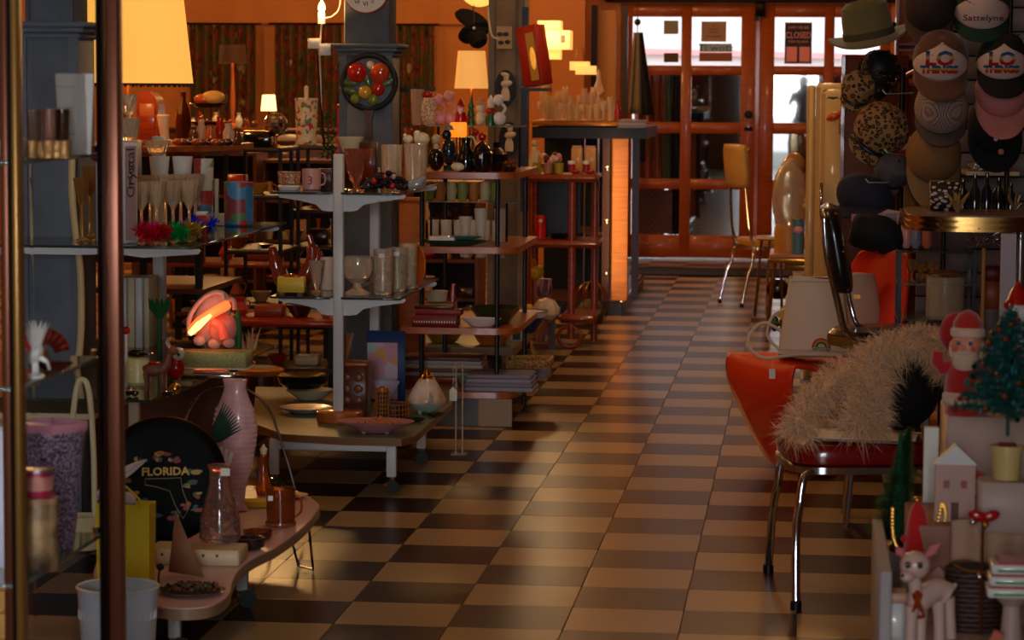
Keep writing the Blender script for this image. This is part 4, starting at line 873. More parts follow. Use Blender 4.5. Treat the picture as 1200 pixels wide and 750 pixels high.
o = L_('milky_tumbler', mat('milky_glass', (225, 190, 165), .35), None, cup(11*s, 39*s, .003, .95), S1(383, 9.55), 24); tag(o, 'milky beige tumbler half behind the white post', 'glass')
b = MB().lathe([(16*s, 0), (14*s, 3*s), (5*s, 7*s), (5*s, 12*s), (16*s, 20*s), (21*s, 34*s), (18*s, 45*s), (16.5*s, 45*s), (18*s, 34*s), (13*s, 21*s), (.001, 14*s)], seg=28, wob=lambda a, z: .02*math.cos(10*a)); o = b.build('footed_glass_bowl', CRY, loc=S1(419, 9.36)); tag(o, 'round footed clear glass bowl right of the white post', 'bowl')
for k, (px, Y, r, h, m) in enumerate(((449, 9.36, 11.5, 54, 0), (466, 9.52, 11, 52, 1), (478, 9.66, 11, 53, 2))):
    s2 = U(Y); o = thing('flowered_tumbler', 'tall flowered glass tumbler on the lower bracket shelf, '+('front with pink print', 'middle with mauve and green print', 'rear with lime print')[k], 'glass', S1(px, Y), group='flowered tumblers')
    L_('glass_wall', CRY, o, cup(r*s2, h*s2, .002, .97), seg=24); L_('flower_print', mat(('pink_flower_print', 'mauve_flower_print', 'lime_flower_print')[k], ((206, 150, 130), (150, 130, 90), (170, 160, 90))[k], .4, tex='multi', c2=(((190, 90, 90), (120, 130, 60), (220, 190, 160), 70), ((130, 70, 100), (110, 130, 50), (170, 120, 90), 70), ((130, 160, 40), (160, 90, 60), (200, 190, 120), 70))[k]), o, [(r*.9*s2, .012), (r*.92*s2, h*.85*s2)], seg=24, close=False)
    if k < 2: B('price_sticker', TAG, o, (0, -r*s2-.0005, h*.87*s2), (7*s2, .001, 5*s2))
o = thing('orange_plate', 'orange glass plate standing upright behind the flowered tumblers', 'plate', S1(488, 9.78), -.9); L_('disc', mat('orange_lustre', (206, 96, 30), .2, coat=.6), o, [(19*s, 0), (26*s, .006), (25*s, .009), (18*s, .004), (.001, .004)], (0, 0, 27*s), 32, rx=pi/2)
# table B top
s = U(9.2)
o = thing('carved_plaque', 'brown carved wooden plaque block beside the white post', 'carving', T2(416, 9.42)); B('block', DWOOD, o, (0, 0, 33*s), (34*s, .10, 66*s), bev=.003); CW = mat('carved_wood', (110, 58, 30), .4)
for z in (10, 24, 38, 52):
    for x in (-7, 7): MB().ball((x*s, -.05, z*s), 6*s, 10, (1, .35, .9)).build('carved_boss', CW, o)
B('lid', OWOOD, o, (0, 0, 68*s), (36*s, .11, 4*s), bev=.002)
ob = thing('fluted_shell', 'brown curled wooden ornament on top of the carved block', 'ornament', T2(404, 9.5, ZT+70*s)); 
for k in range(4): T_('curl', mat('tan_wood', (150, 96, 54), .5), ob, [(0, 0, 0), ((-4+k*3)*s, 0, 16*s), ((-8+k*6)*s, 0, 32*s)], [5*s, 4*s, 2*s], 8)
RAT = mat('gold_lattice', (168, 104, 44), .3, .4)
def lattice(par, nm, r, z0, z1, cx=0, cy=0, rows=6, n=16, th=.0022):
    b = MB()
    for k in range(rows+1): z = z0+(z1-z0)*k/rows; b.tube([(cx+r*math.cos(t), cy+r*math.sin(t), z) for t in [i*2*pi/24 for i in range(24)]], th, 5, True)
    for k in range(n): a = 2*pi*k/n; b.tube([(cx+r*math.cos(a), cy+r*math.sin(a), z0), (cx+r*math.cos(a), cy+r*math.sin(a), z1)], th, 5)
    return b.build(nm, RAT, par)
o = thing('lattice_bottle', 'cylindrical gold lattice bottle holder on the green table', 'bottle', T2(448, 9.22)); L_('inner', mat('dark_inner', (36, 18, 12), .5), o, [(7*s, 0), (7*s, 42*s), (4*s, 46*s), (.001, 46*s)], seg=18); lattice(o, 'lattice', 8*s, .003, 42*s, rows=8, n=14); L_('cap', RAT, o, [(8*s, 42*s), (7*s, 46*s), (3*s, 48*s), (.001, 48*s)], seg=18)
o = thing('lattice_box', 'low round gold lattice box beside the lattice bottle', 'box', T2(459, 9.42)); L_('inner', _M['dark_inner'], o, [(20*s, 0), (20*s, 18*s), (.001, 18*s)], seg=24); lattice(o, 'lattice', 21*s, .003, 19*s, rows=3, n=26)
o = thing('pink_bowl', 'wide shallow pink bowl filled with nuts at the table front', 'bowl', T2(441, 9.04)); s = U(9.04)
L_('bowl_body', mat('dusty_pink', (206, 136, 140), .35, coat=.3), o, [(14*s, 0), (20*s, 2*s), (40*s, 11*s), (46*s, 14*s), (44*s, 14*s), (20*s, 5*s), (.001, 4*s)], seg=40, sy=.75)
for x in (-14, 0, 14): L_('foot', mat('pink_foot', (160, 130, 130), .4), o, [(3*s, 0), (3*s, 2*s)], (x*s, -8*s, 0), 8)
b = MB(); rr = random.Random(14)
for k in range(160): a = rr.uniform(0, 2*pi); q_ = 27*s*rr.random()**.5; b.ball((q_*math.cos(a)+4*s, q_*math.sin(a)*.6, (10+9*(1-q_/(28*s)))*s), rr.uniform(1.4, 2.4)*s, 5)
q = b.build('nuts', mat('nut_tan', (186, 110, 70), .5), o); q['kind'] = 'stuff'
# chiminea
Y = 9.6; s = U(Y)
o = thing('ceramic_chiminea', 'pear-shaped white and gold ceramic chiminea on little feet', 'ornament', T2(500, Y), -.15)
CHM = mat('ivory_gold_glaze', (226, 208, 190), .3, coat=.4, noise=(14, (196, 140, 90)))
L_('body', CHM, o, [(10*s, 4*s), (19*s, 8*s), (23*s, 14*s), (23*s, 17*s), (18*s, 28*s), (12*s, 38*s), (9*s, 42*s), (.001, 42*s)], seg=32)
L_('base_band', mat('sea_glaze', (160, 176, 160), .3), o, [(10*s, 3*s), (19.5*s, 8*s), (23*s, 13*s), (22*s, 13.5*s)], seg=32, close=False)
for r_, z in ((11.5, 38), (9.5, 42), (7.5, 45)): L_('gold_ring', GOLD, o, [((r_-1.5)*s, (z-1.5)*s), (r_*s, z*s), ((r_-1.5)*s, (z+1.5)*s)], seg=26)
L_('finial', GOLD, o, [(5*s, 46*s), (4*s, 50*s), (1.5*s, 54*s), (.001, 56*s)], seg=14)
b = MB(); b.prism([(-9*s, 0), (9*s, 0), (7*s, 11*s), (0, 18*s), (-7*s, 11*s)], 0, .006, Matrix.Translation((6*s, -21*s, 13*s)) @ Matrix.Rotation(pi/2-.45, 4, 'X')).build('arched_opening', mat('grey_recess', (150, 140, 130), .6), o)
for a in (-2.2, -.9, 1.5): L_('foot', _M['sea_glaze'], o, [(2*s, 0), (3*s, 6*s)], (10*s*math.cos(a), 10*s*math.sin(a), 0), 8)
o = thing('picture_book', 'tall picture book with pink and blue cover standing behind the lattice box', 'book', T2(452, 9.95), .05); s = U(9.95)
B('cover', mat('blue_cover', (26, 50, 96), .5), o, (0, .008, 42*s), (46*s, .012, 84*s), bev=.001); B('cover_art', mat('pastel_cover', (190, 160, 170), .5, tex='multi', c2=((196, 130, 140), (150, 170, 160), (210, 140, 60), 20)), o, (-4*s, -.0005, 36*s), (36*s, .006, 68*s))
o2 = thing('fantail_figurine', 'pale lilac fluted glass fan in front of the picture book', 'figurine', T2(453, 9.82)); s = U(9.8); b = MB()
for k in range(9): a = -.6+k*.15; b.tube([(0, 0, 2*s), (22*s*math.sin(a), 0, 30*s)], [2*s, 4*s], 6)
b.build('flutes', mat('lilac_glass', (190, 176, 200), .2, coat=.5), o2); L_('foot', _M['lilac_glass'], o2, [(8*s, 0), (6*s, 3*s), (.001, 4*s)], seg=14)
for k, (px, Y, r) in enumerate(((494, 9.35, 15), (510, 9.5, 13))): dish_px('leaf_tray', ('dark green leaf tray before the chiminea, nearer one', 'dark green leaf tray before the chiminea, farther one')[k], px if k else 486, Y, ZT+.001, r*U(Y), .014, mat('dark_green_glaze', (40, 48, 30), .2, coat=.6), 'tray', sy=.6)
# left of table B: plates, pot
s = U(9.5)
dish_px('serving_plate', 'white plate with teal rim on the left of the green table', 358, 9.55, ZT+.001, 32*s, .022, WHITEC, 'plate'); L_('rim_ring', mat('teal_rim', (60, 110, 110), .3), bpy.data.objects['serving_plate'], [(31*s, .020), (32.6*s, .0225), (31.5*s, .0235)], seg=30)
dish_px('stacked_plate', 'cream scalloped plate stacked behind the white teal-rimmed plate', 363, 9.95, ZT+.001, 30*s, .04, CREAM, 'plate', wob=lambda a, z: .02*math.cos(16*a))
o = L_('black_casserole', BLACKG, None, [(22*s, 0), (30*s, 6*s), (33*s, 16*s), (30*s, 17*s), (.001, 6*s)], on(355, 9.97, ZT+.045), 32); tag(o, 'shiny black round casserole above the stacked plates', 'pot')
# plaid crate and box under table E left
o = thing('wire_hoop_stand', 'arched chrome wire stand behind the fish vase', 'stand', on(280, 7.98, 0)); cur = lambda L: [tuple(at(a, b, Y)-o.location) for a, b, Y in L]
T_('hoop', CHROME, o, sm([tuple(v) for v in cur([(352, 600, 8.1), (342, 560, 8.1), (330, 520, 8.1), (318, 485, 8.1), (300, 463, 8.1), (270, 452, 8.1), (240, 458, 8.05), (222, 480, 8.0), (214, 520, 8.0), (212, 640, 8.0)])], 5), .0045, 8)
T_('cross_wire', CHROME, o, [tuple(v) for v in cur([(297, 552, 7.95), (313, 590, 7.95), (322, 640, 7.95)])], .004, 8)
o = thing('round_drum_stool', 'dark drum stool with bright orange round top, left of the green table', 'stool', on(306, 10.75, 0)); s = U(10.75); zt2 = Zof(436, 10.75)
L_('seat_top', mat('orange_yellow_top', (222, 140, 50), .35, coat=.3), o, [(25*s, zt2-.03), (28*s, zt2-.022), (28*s, zt2-.008), (24*s, zt2), (.001, zt2)], seg=40); L_('drum', DWOOD, o, [(22*s, .005), (22*s, zt2-.03)], seg=32)
L_('white_disc', WHITEC, o, [(20*s, zt2), (20*s, zt2+.004), (.001, zt2+.004)], (-2*s, 0, 0), 30)
for k in range(8): a = 2*pi*k/8+.2; B('stave', RWOODZ, o, (22.4*s*math.cos(a), 22.4*s*math.sin(a), zt2/2), (.02, .006, zt2-.06), rz=a+pi/2)
# ================================================================ things hung on the pillars
# pillar 1 front face at Y=10.95
def hung(px, py, Y): return at(px, py, Y)
s = U(10.9)
o = thing('fruit_plaque', 'round black rimmed wall plaque of glossy fruit with wooden handle, on grey pillar', 'plaque', hung(433, 96, 10.93)); r = 35*s
T_('rim', mat('black_wicker', (22, 20, 20), .5, bump=(200, .6)), o, [(31.5*s*math.cos(t), -.012, 31.5*s*math.sin(t)) for t in [i*2*pi/40 for i in range(40)]], 3.6*s, 10, True)
L_('pan_disc', mat('plaque_grey', (86, 92, 100), .6), o, [(30*s, -.004), (30*s, .004)], (0, -.004, 0), 40, rx=pi/2)
def fr(nm, x, z, r_, m, sq=(1, .7, 1), y=-.02): MB().ball((x*s, y, z*s), r_*s, 14, sq).build(nm, m, o)
APR = mat('apple_red', (190, 30, 20), .12, coat=.9); APO = mat('peach_orange', (220, 110, 36), .15, coat=.8, noise=(14, (196, 50, 24)))
fr('red_apple', -14, 11, 12, APR); fr('orange_apple', 13, 11, 12, APO); fr('dark_red_apple', 11, -8, 8.5, APR); fr('yellow_apple', -4, -12, 8, mat('apple_yellow', (214, 160, 40), .15, coat=.8), y=-.028); fr('cream_blossom', 2, 20, 5, CREAM); fr('green_pear', -16, -20, 6, mat('pear_green', (120, 130, 50), .2, coat=.6)); fr('green_lime', 5, -21, 7, _M['pear_green'])
for (x, z, a) in ((-22, -1, .0), (-24, -10, .25), (-2, 2, 1.2), (20, -2, -.5)): MB().ball((x*s, -.016, z*s), 9*s, 10, (1.4, .3, .5), (0, a, 0)).build('leaf', mat('leaf_olive', (84, 100, 44), .35, coat=.4), o)
MB().prism([(-7*s, 0), (7*s, 0), (3.5*s, -20*s), (5*s, -40*s), (-5*s, -40*s), (-3.5*s, -20*s)], -.01, .01, Matrix.Translation((0, -.012, -28*s)) @ Matrix.Rotation(pi/2, 4, 'X')).build('handle', DWOOD, o)
o = thing('wall_clock', 'round white clock with red rim at the top of the grey pillar', 'clock', hung(429, -12, 10.90)); r = 28*s
L_('case', mat('red_rim', (150, 40, 26), .35), o, [(r*.9, .012), (r, .006), (r, -.014), (r*.93, -.016)], (0, 0, 0), 48, rx=pi/2, close=False); L_('dial', mat('clock_dial', (214, 206, 190), .5), o, [(r*.95, -.012), (r*.95, .012)], seg=48, rx=pi/2)
text('VI', .028, BLACKG, o, (0, -.014, -r*.6)); text('V', .02, BLACKG, o, (r*.3, -.014, -r*.52)); text('VII', .02, BLACKG, o, (-r*.36, -.014, -r*.52)); text('XII', .024, BLACKG, o, (0, -.014, r*.6))
for a, L in ((.4, .6), (2.2, .42)): B('hand', BLACKG, o, (r*L/2*math.sin(a), -.015, r*L/2*math.cos(a)), (.004, .002, r*L), ry=a)
# cream shelf and wooden block on pillar side
o = thing('cream_mixing_bowl', 'cream bowl on the upper bracket shelf beside the pillar', 'bowl', on(411, 10.08, ZBt)); s2 = U(10.08); zz = Zof(180, 10.08)-ZBt
B('wood_stand', DWOOD, o, (0, 0, zz/2), (18*s2, .05, zz), bev=.003); L_('bowl_body', CREAM, o, [(8*s2, zz), (10*s2, zz+2*s2), (16*s2, zz+18*s2), (14.5*s2, zz+18*s2), (.001, zz+5*s2)], seg=28)
o = thing('wood_block_stand', 'square brown wood block under the fruit plaque handle', 'stand', on(432, 9.98, ZBt)); zz = Zof(168, 9.98)-ZBt; B('block', DWOOD, o, (0, 0, zz/2), (20*s2, .05, zz), bev=.003); B('inset', RWOODZ, o, (0, -.027, zz*.5), (13*s2, .006, zz*.7), bev=.001)
# strip left of pillar, its red glow put into the colour; bulb and boxes
o = thing('red_glow_strip', 'upright red strip with painted-on glow along the left side of the clock pillar', 'board', (on(396, 11.0, .9).x, 11.05, .0)); B('board', mat('red_glow_paint', (200, 36, 14), .3, coat=.4), o, (0, 0, .66), (.016, .05, 1.32)); MB().ball((0, 0, 1.33), .012, 10).build('finial', GOLD, o)
def bulb(label, px, py, Y, r, e=25, socket=WHITEC, pw=3):
    o = thing('candle_bulb', label, 'light bulb', at(px, py, Y)); L_('glass_bulb', mat('bulb_glow', (255, 220, 150), .4, emit=((255, 200, 110), e)), o, [(r*.5, -r), (r, 0), (r*.8, r), (r*.3, r*1.9), (.001, r*2.2)], seg=14)
    L_('socket', socket, o, [(r*1.1, -r*4), (r*1.1, -r)], seg=14); l = light('lamp_light', 'POINT', (0, -r*2, 0), pw, WARM, .02); l.parent = o; return o
o = bulb('glowing flame-shaped bulb on a white socket left of the clock', 377, 10, 11.0, 4.5*s)
T_('stem_cable', mat('white_cable', (206, 190, 160), .6), o, [(0, 0, -.05), (-.01, 0, -.2), (-.005, 0, -.3), (.0, 0, -.45)], .004)
T_('cord_loop', mat('white_cable', (206, 190, 160), .6), o, sm([(.0, -.01, -.04), (.04, 0, -.035), (.075, 0, 0), (.08, 0, .06)], 4), .0035)
for k, (px, py, w_, h) in enumerate(((368, 51, 14, 12), (380, 58, 14, 14))):
    q = B('paper_box', WHITEC, o, tuple(at(px, py, 10.97)-o.location), (w_*s, .05, h*s), rz=.3, bev=.002)
T_('stand_rod', BLACKM, o, [tuple(at(372, 60, 11.0)-o.location), tuple(at(375, 110, 11.0)-o.location), tuple(at(380, 172, 11.0)-o.location)], .005)
# plant on the stand
o = thing('trailing_ivy', 'dark green trailing plant hanging left of the clock pillar', 'plant', at(384, 170, 12.55)); s2 = U(12.55); b = MB(); rr = random.Random(17)
for k in range(60):
    x, z = rr.uniform(-9, 9), rr.uniform(-16, 38); z = z; c = Vector((x*s2*(.6 if z < 10 else 1), rr.uniform(-.03, .03), z*s2)); d = Vector((rr.uniform(-1, 1), rr.uniform(-.5, .5), rr.uniform(-1, .4))).normalized()*.02; w_ = d.cross(Vector((0, 1, .3))).normalized()*.008
    b.add([c, c+d*.5+w_, c+d, c+d*.5-w_], [(0, 1, 2, 3)])
q = b.build('leaves', mat('ivy_green', (50, 76, 26), .5), o, solid=.0008); T_('vine', mat('vine_brown', (60, 40, 20), .7), o, [(0, 0, -.07), (.004, 0, .03), (0, 0, .13)], .004)
# pillar 2 (front Y=13.0)
s = U(12.97)
def cameo(label, px, py, w_, h):
    o = thing('oval_cameo', label, 'plaque', at(px, py, 12.98)); L_('oval', BLACKG, o, [(w_*.9, .008), (w_, .004), (w_*.92, -.004)], seg=36, rx=pi/2, sy=h/w_) if False else None
    b = MB().prism([(w_*math.cos(t), h*math.sin(t)) for t in [i*2*pi/36 for i in range(36)]], -.008, .008, Matrix.Rotation(pi/2, 4, 'X')).build('oval', mat('cameo_black', (12, 12, 16), .6), o)
    F = mat('cameo_ivory', (206, 184, 150), .5)
    MB().ball((.004, -.010, h*.56), w_*.26, 12, (1, .45, 1.15)).build('head', F, o); MB().ball((-.002, -.010, h*.74), w_*.42, 12, (1.05, .35, .5), (0, .25, 0)).build('bonnet', F, o)
    MB().lathe([(w_*.12, h*.45), (w_*.42, h*.30), (w_*.36, h*.12), (w_*.24, 0), (w_*.38, -h*.2), (w_*.42, -h*.5), (w_*.36, -h*.72)], (0, -.008, 0), 18, sy=.25).build('gown', F, o); MB().ball((w_*.1, -.010, h*.24), w_*.55, 12, (1, .28, .55), (0, -.2, 0)).build('shawl', F, o); return o
cameo('upper oval black cameo of an ivory lady on the brown pillar', 592.5, 103, 12.5*s, 21*s); cameo('lower oval black cameo of an ivory lady on the brown pillar', 597, 163, 12.5*s, 20*s)
o = thing('framed_print', 'small cream picture of dark riders near the top of the brown pillar', 'picture', at(591, 44, 12.98)); B('panel', mat('cream_print', (170, 140, 96), .6), o, (0, 0, 0), (18*s, .008, 26*s)); 
for x, z in ((-5, 4), (2, 4), (-4, -6), (4, -5)): MB().ball((x*s, -.006, z*s), 3.2*s, 8, (1.1, .25, .8)).build('rider', mat('print_dark', (46, 34, 26), .6), o)
T_('lamp_cord', _M['white_cable'] if 'white_cable' in _M else WHITEP, thing('pillar_cord', 'thin white cord looping down onto the brown pillar', 'cord', at(572, 8, 12.9)), sm([(0, 0, 0), (.005, 0, -.07), (.02, 0, -.14), (.05, .03, -.155)], 4), .005)
o = thing('globe_lamp', 'pale yellow glass globe hanging at the top above the black hat', 'lamp', at(562, -17, 13.4)); r = 25*U(13.4); MB().ball((0, 0, 0), r, 28).build('globe', mat('yellow_globe', (255, 226, 140), .4, emit=((255, 206, 96), 1.1)), o); L_('cap', BRASS, o, [(r*.35, r*.9), (r*.3, r*1.1), (.001, r*1.15)], seg=18); T_('chain', BRASS, o, [(0, 0, r), (0, 0, CZ-o.location.z)], .004); 
o2 = T_('pull_chain', BRASS, o, [(-.02, -r*.5, -r*.85), (-.02, -r*.5, -r*1.9)], .0015, 5); MB().ball((-.02, -r*.5, -r*2.0), .008, 8).build('bead', WHITEC, o2)
o = thing('black_hat', 'large black felt hat hanging under the yellow globe', 'hat', at(553, 24, 13.7)); s2 = U(13.7)
MB().lathe([(20*s2, 6*s2), (19*s2, 9*s2), (12*s2, 11*s2), (11*s2, 22*s2), (8*s2, 26*s2), (.001, 26*s2)], (0, 0, -8*s2), 28, rx=.5, ry=2.6).build('crown', mat('black_felt', (14, 12, 12), .9), o); MB().lathe([(22*s2, 0), (20*s2, 3*s2), (5*s2, 4*s2)], (0, 0, 0), 28, rx=.4, ry=.5).build('brim', _M['black_felt'], o)
T_('hook', BLACKM, o, [(0, .03, .02), (0, .05, .1), (0, .05, CZ-o.location.z)], .003)
# lamp mid
lamp('cream tapered lamp shade glowing left of the brown pillar', 552, 15.2, .9, 20*U(15.2), 16*U(15.2), 44*U(15.2), Zof(104, 15.2), m=mat('lamp_shade_lit2', (255, 214, 140), .8, emit=((255, 176, 84), .6)), pw=6)
o = thing('side_table', 'small dark table holding the tapered lamp behind the etagere', 'table', on(552, 15.2, 0)); B('top', DWOOD, o, (0, 0, .885), (.5, .4, .026))
for x, y in ((-.2, -.15), (.2, -.15), (.2, .15), (-.2, .15)): B('leg', DWOOD, o, (x, y, .436), (.03, .03, .87))
# ---------------- back left: far lamps
def cab(name, label, px0, px1, Y, z, dep, m, cat='cabinet', drawers=0):
    a, b = on(px0, Y, z).x, on(px1, Y, z).x; o = thing(name, label, cat, ((a+b)/2, Y+dep/2, 0)); wd = b-a
    B('body', m, o, (0, 0, (z-.03)/2), (wd-.03, dep-.02, z-.03), bev=.003); B('top', m, o, (0, 0, z-.015), (wd, dep, .03), bev=.004)
    for k in range(drawers):
        zz = (z-.03)*(k+.5)/drawers; d = B('drawer', m, o, (0, -dep/2+.002, zz), (wd-.08, .02, (z-.06)/drawers-.02), bev=.003); MB().ball((0, -dep/2-.014, zz), .014, 8).build('knob', BRASS, d)
    return o
o = thing('honey_crate', 'plain honey brown wooden crate behind the upper tiers of the etagere', 'box', on(469, 11.75, 0)); zq = Zof(236, 11.75); B('crate', mat('honey_board', (176, 104, 44), .5, tex='wood', c2=(160, 90, 38)), o, (0, 0, zq/2), (56*U(11.75), .12, zq), bev=.003); B('edge', OWOOD, o, (0, 0, zq+.006), (58*U(11.75), .13, .012))
cab('sideboard', 'dark wooden sideboard against the far left wall under small lamps', 150, 420, 17.5, 1.12, .5, DWOOD, 'sideboard', 3)
lamp('small lamp with dark brown drum shade, lit beneath, before the floral curtain', 273, 17.6, 1.121, 17*U(17.6), 15*U(17.6), 22*U(17.6), Zof(76, 17.6), m=mat('dark_shade', (70, 40, 24), .8), base=mat('terracotta', (196, 100, 50), .5), pw=3, lens=.03)
lamp('tiny lamp with brightly glowing white shade, in front of the far wall', 315, 16.6, 1.06, 9.5*U(16.6), 7.5*U(16.6), 19*U(16.6), Zof(132, 16.6), m=mat('lamp_shade_bright', (255, 236, 190), .8, emit=((255, 210, 130), 2.6)), base=BLACKG, pw=2, lens=.03)
o = thing('lamp_stand_block', 'dark block table under the tiny bright lamp', 'table', on(315, 16.6, 0)); B('top', DWOOD, o, (0, 0, 1.045), (.4, .3, .028)); B('pedestal', DWOOD, o, (0, 0, .515), (.1, .1, 1.03))
# row of glowing glassware on the sideboard
rr = random.Random(77)
GM = [mat('gold_glow_glass', (240, 190, 90), .15, trans=.6), BR1, WHITEC, AMBER, BR2, CREAM]
ADJ = ('gold glass', 'amber ceramic', 'white', 'amber glass', 'brown', 'cream')
for k, px in enumerate(range(208, 300, 9)):
    s2 = U(17.3); i = k % 6; h = rr.uniform(10, 26)*s2; r = rr.uniform(3.4, 5)*s2
    o = L_('far_vase', GM[i], None, [(r*.6, 0), (r, h*.3), (r*.9, h*.6), (r*.4, h*.8), (r*.6, h), (r*.4, h), (.001, h*.5)], on(px, 17.58+.12*(k % 2), 1.121), 14)
    tag(o, '%s vase on the far sideboard, %s' % (ADJ[i], 'at px' and ('directly behind the tray stand', 'just right of the tray stand', 'behind the boot', 'behind the orange fruit', 'behind the melon', 'left of the dark lamp', 'under the dark lamp', 'right of the dark lamp', 'behind the amber jar', 'behind the aisle-end jar', 'nearest the tiny lamp')[k]), 'vase', 'vases on the far sideboard')
# black metal etagere C
def etagere(name, label, px0, px1, Y, dep, zs, m, ms, tk=.02, leg=.016):
    a, b = on(px0, Y, zs[0]).x, on(px1, Y, zs[0]).x; o = thing(name, label, 'shelf unit', ((a+b)/2, Y+dep/2, 0)); wd = b-a
    for sx in (-1, 1):
        for sy in (-1, 1): B('post', m, o, (sx*(wd/2-leg/2), sy*(dep/2-leg/2), zs[0]/2), (leg, leg, zs[0]))
    for z in zs: B('shelf', ms, o, (0, 0, z-tk/2), (wd-.002, dep-.002, tk), bev=.003)
    return o
YC = 12.1; zc = [Zof(176, YC), Zof(232, YC), Zof(297, YC), Zof(362, YC)]
etagere('metal_etagere', 'black metal shelf stand in the dark area left of the central post', 262, 330, YC, .45, zc, BLACKM, mat('dark_shelf', (40, 24, 18), .5))
etagere('metal_etagere', 'second black metal shelf stand, right of the first, behind ivy', 339, 392, YC+.5, .45, [zc[0]-.0, Zof(255, YC), Zof(300, YC), Zof(345, YC), Zof(372, YC)], BLACKM, mat('dark_shelf2', (56, 32, 20), .5))
def Cc(px, Y, k): return on(px, Y, zc[k]+.0008)
s = U(YC)
o = thing('floral_tin_stack', 'stack of two floral hat boxes behind the ivy', 'box', on(359, 12.85, zc[0]+.001)); FLO = mat('floral_tin', (214, 196, 160), .45, tex='multi', c2=((190, 50, 40), (90, 130, 70), (226, 206, 170), 55))
L_('lower_box', FLO, o, [(13*s, 0), (13*s, 22*s), (13.6*s, 22*s), (13.6*s, 27*s), (.001, 27*s)], seg=30); L_('upper_box', FLO, o, [(14*s, 27.3*s), (14*s, 54*s), (14.6*s, 54*s), (14.6*s, 58*s), (.001, 58*s)], seg=30); L_('knob', CREAM, o, [(2.5*s, 58*s), (3*s, 72*s), (.001, 74*s)], seg=12)
o = thing('mirror_ball', 'shiny mosaic mirror ball on stand before the floral boxes', 'ornament', Cc(323, YC+.18, 0)); L_('stand', BRASS, o, [(7*s, 0), (6*s, 2*s), (2*s, 4*s), (2*s, 14*s), (.001, 14*s)], seg=16)
b = MB()
n = 10
for i in range(1, n):
    th = pi*i/n; m_ = max(4, int(20*math.sin(th)))
    for j in range(m_):
        a = 2*pi*j/m_; c = Vector((math.sin(th)*math.cos(a), math.sin(th)*math.sin(a), math.cos(th)))*14.5*s; e1 = Vector((-math.sin(a), math.cos(a), 0)); e2 = c.normalized().cross(e1)
        t = 2.1*s; c.z += 27*s; b.add([c-e1*t-e2*t, c+e1*t-e2*t, c+e1*t+e2*t, c-e1*t+e2*t], [(0, 1, 2, 3)])
q = b.build('mirror_facets', CHROME, o, smooth=False); q['kind'] = 'stuff'; MB().ball((0, 0, 27*s), 14*s, 16).build('core', BLACKM, o)
o = thing('black_planter', 'black square planter with gold rim on the metal stand', 'box', Cc(303, YC+.16, 0)); B('body', BLACKG, o, (0, 0, 9*s), (32*s, .1, 18*s), bev=.003); B('gold_rim', GOLD, o, (0, 0, 19*s), (33*s, .104, 2*s), bev=.001)
o = thing('book_pile', 'green and yellow books stacked left of the black planter', 'books', Cc(279, YC+.2, 0)); B('book', mat('green_book', (50, 110, 60), .5), o, (0, 0, 3*s), (22*s, .12, 6*s)); B('book', mat('teal_book', (40, 90, 90), .5), o, (0, 0, 9*s), (20*s, .12, 5*s)); B('book', YELG, o, (2*s, 0, 14.5*s), (22*s, .12, 5*s))
# items in dark stands
rr = random.Random(101)
IM = [mat('rust', (140, 60, 26), .4), mat('tan_ware', (180, 130, 80), .4), mat('red_ware', (176, 40, 20), .3, coat=.4), mat('dark_ware', (50, 26, 18), .3, coat=.5), mat('ochre_ware', (190, 130, 50), .4), mat('cream_ware', (214, 190, 150), .4)]
ADJ2 = ('rust brown', 'tan', 'red', 'dark brown', 'ochre', 'cream')
KIND = ('bowl', 'plate', 'box', 'jug', 'vase')
POSN = {0: 'top', 1: 'second', 2: 'third', 3: 'fourth', 4: 'lowest'}
seen_lb = set()
def clutter(unit, px, Y, z, lev, kind, i, wpx, hpx, extra):
    s = U(Y); loc = on(px, Y, z+.0008); m = IM[i]
    lb = '%s %s, %s shelf of %s, %s' % (ADJ2[i], kind, POSN[lev], unit, extra)
    if kind == 'bowl': o = L_('bowl', m, None, [(wpx*.25*s, 0), (wpx*.5*s, hpx*s), (wpx*.46*s, hpx*s), (.001, hpx*.2*s)], loc, 20)
    elif kind == 'plate':
        o = L_('plate', m, None, [(wpx*.3*s, 0), (wpx*.5*s, hpx*.3*s), (wpx*.48*s, hpx*.36*s), (.001, .003)], loc, 22)
    elif kind == 'box': o = MB().box((0, 0, hpx*s/2), (wpx*s, .09, hpx*s), bev=.003).build('box', m, loc=loc)
    elif kind == 'jug':
        o = thing('jug', lb, 'jug', loc); L_('body', m, o, [(wpx*.3*s, 0), (wpx*.5*s, hpx*.35*s), (wpx*.25*s, hpx*.75*s), (wpx*.32*s, hpx*s), (wpx*.25*s, hpx*s), (.001, hpx*.3*s)], seg=18); T_('handle', m, o, sm([(wpx*.3*s, 0, hpx*.85*s), (wpx*.6*s, 0, hpx*.75*s), (wpx*.45*s, 0, hpx*.3*s)], 3), .003)
    else: o = L_('vase', m, None, [(wpx*.3*s, 0), (wpx*.5*s, hpx*.3*s), (wpx*.2*s, hpx*.7*s), (wpx*.35*s, hpx*s), (wpx*.28*s, hpx*s), (.001, hpx*.4*s)], loc, 18)
    tag(o, lb, kind); return o
first_u = 'first black stand'; Yk = YC+.2
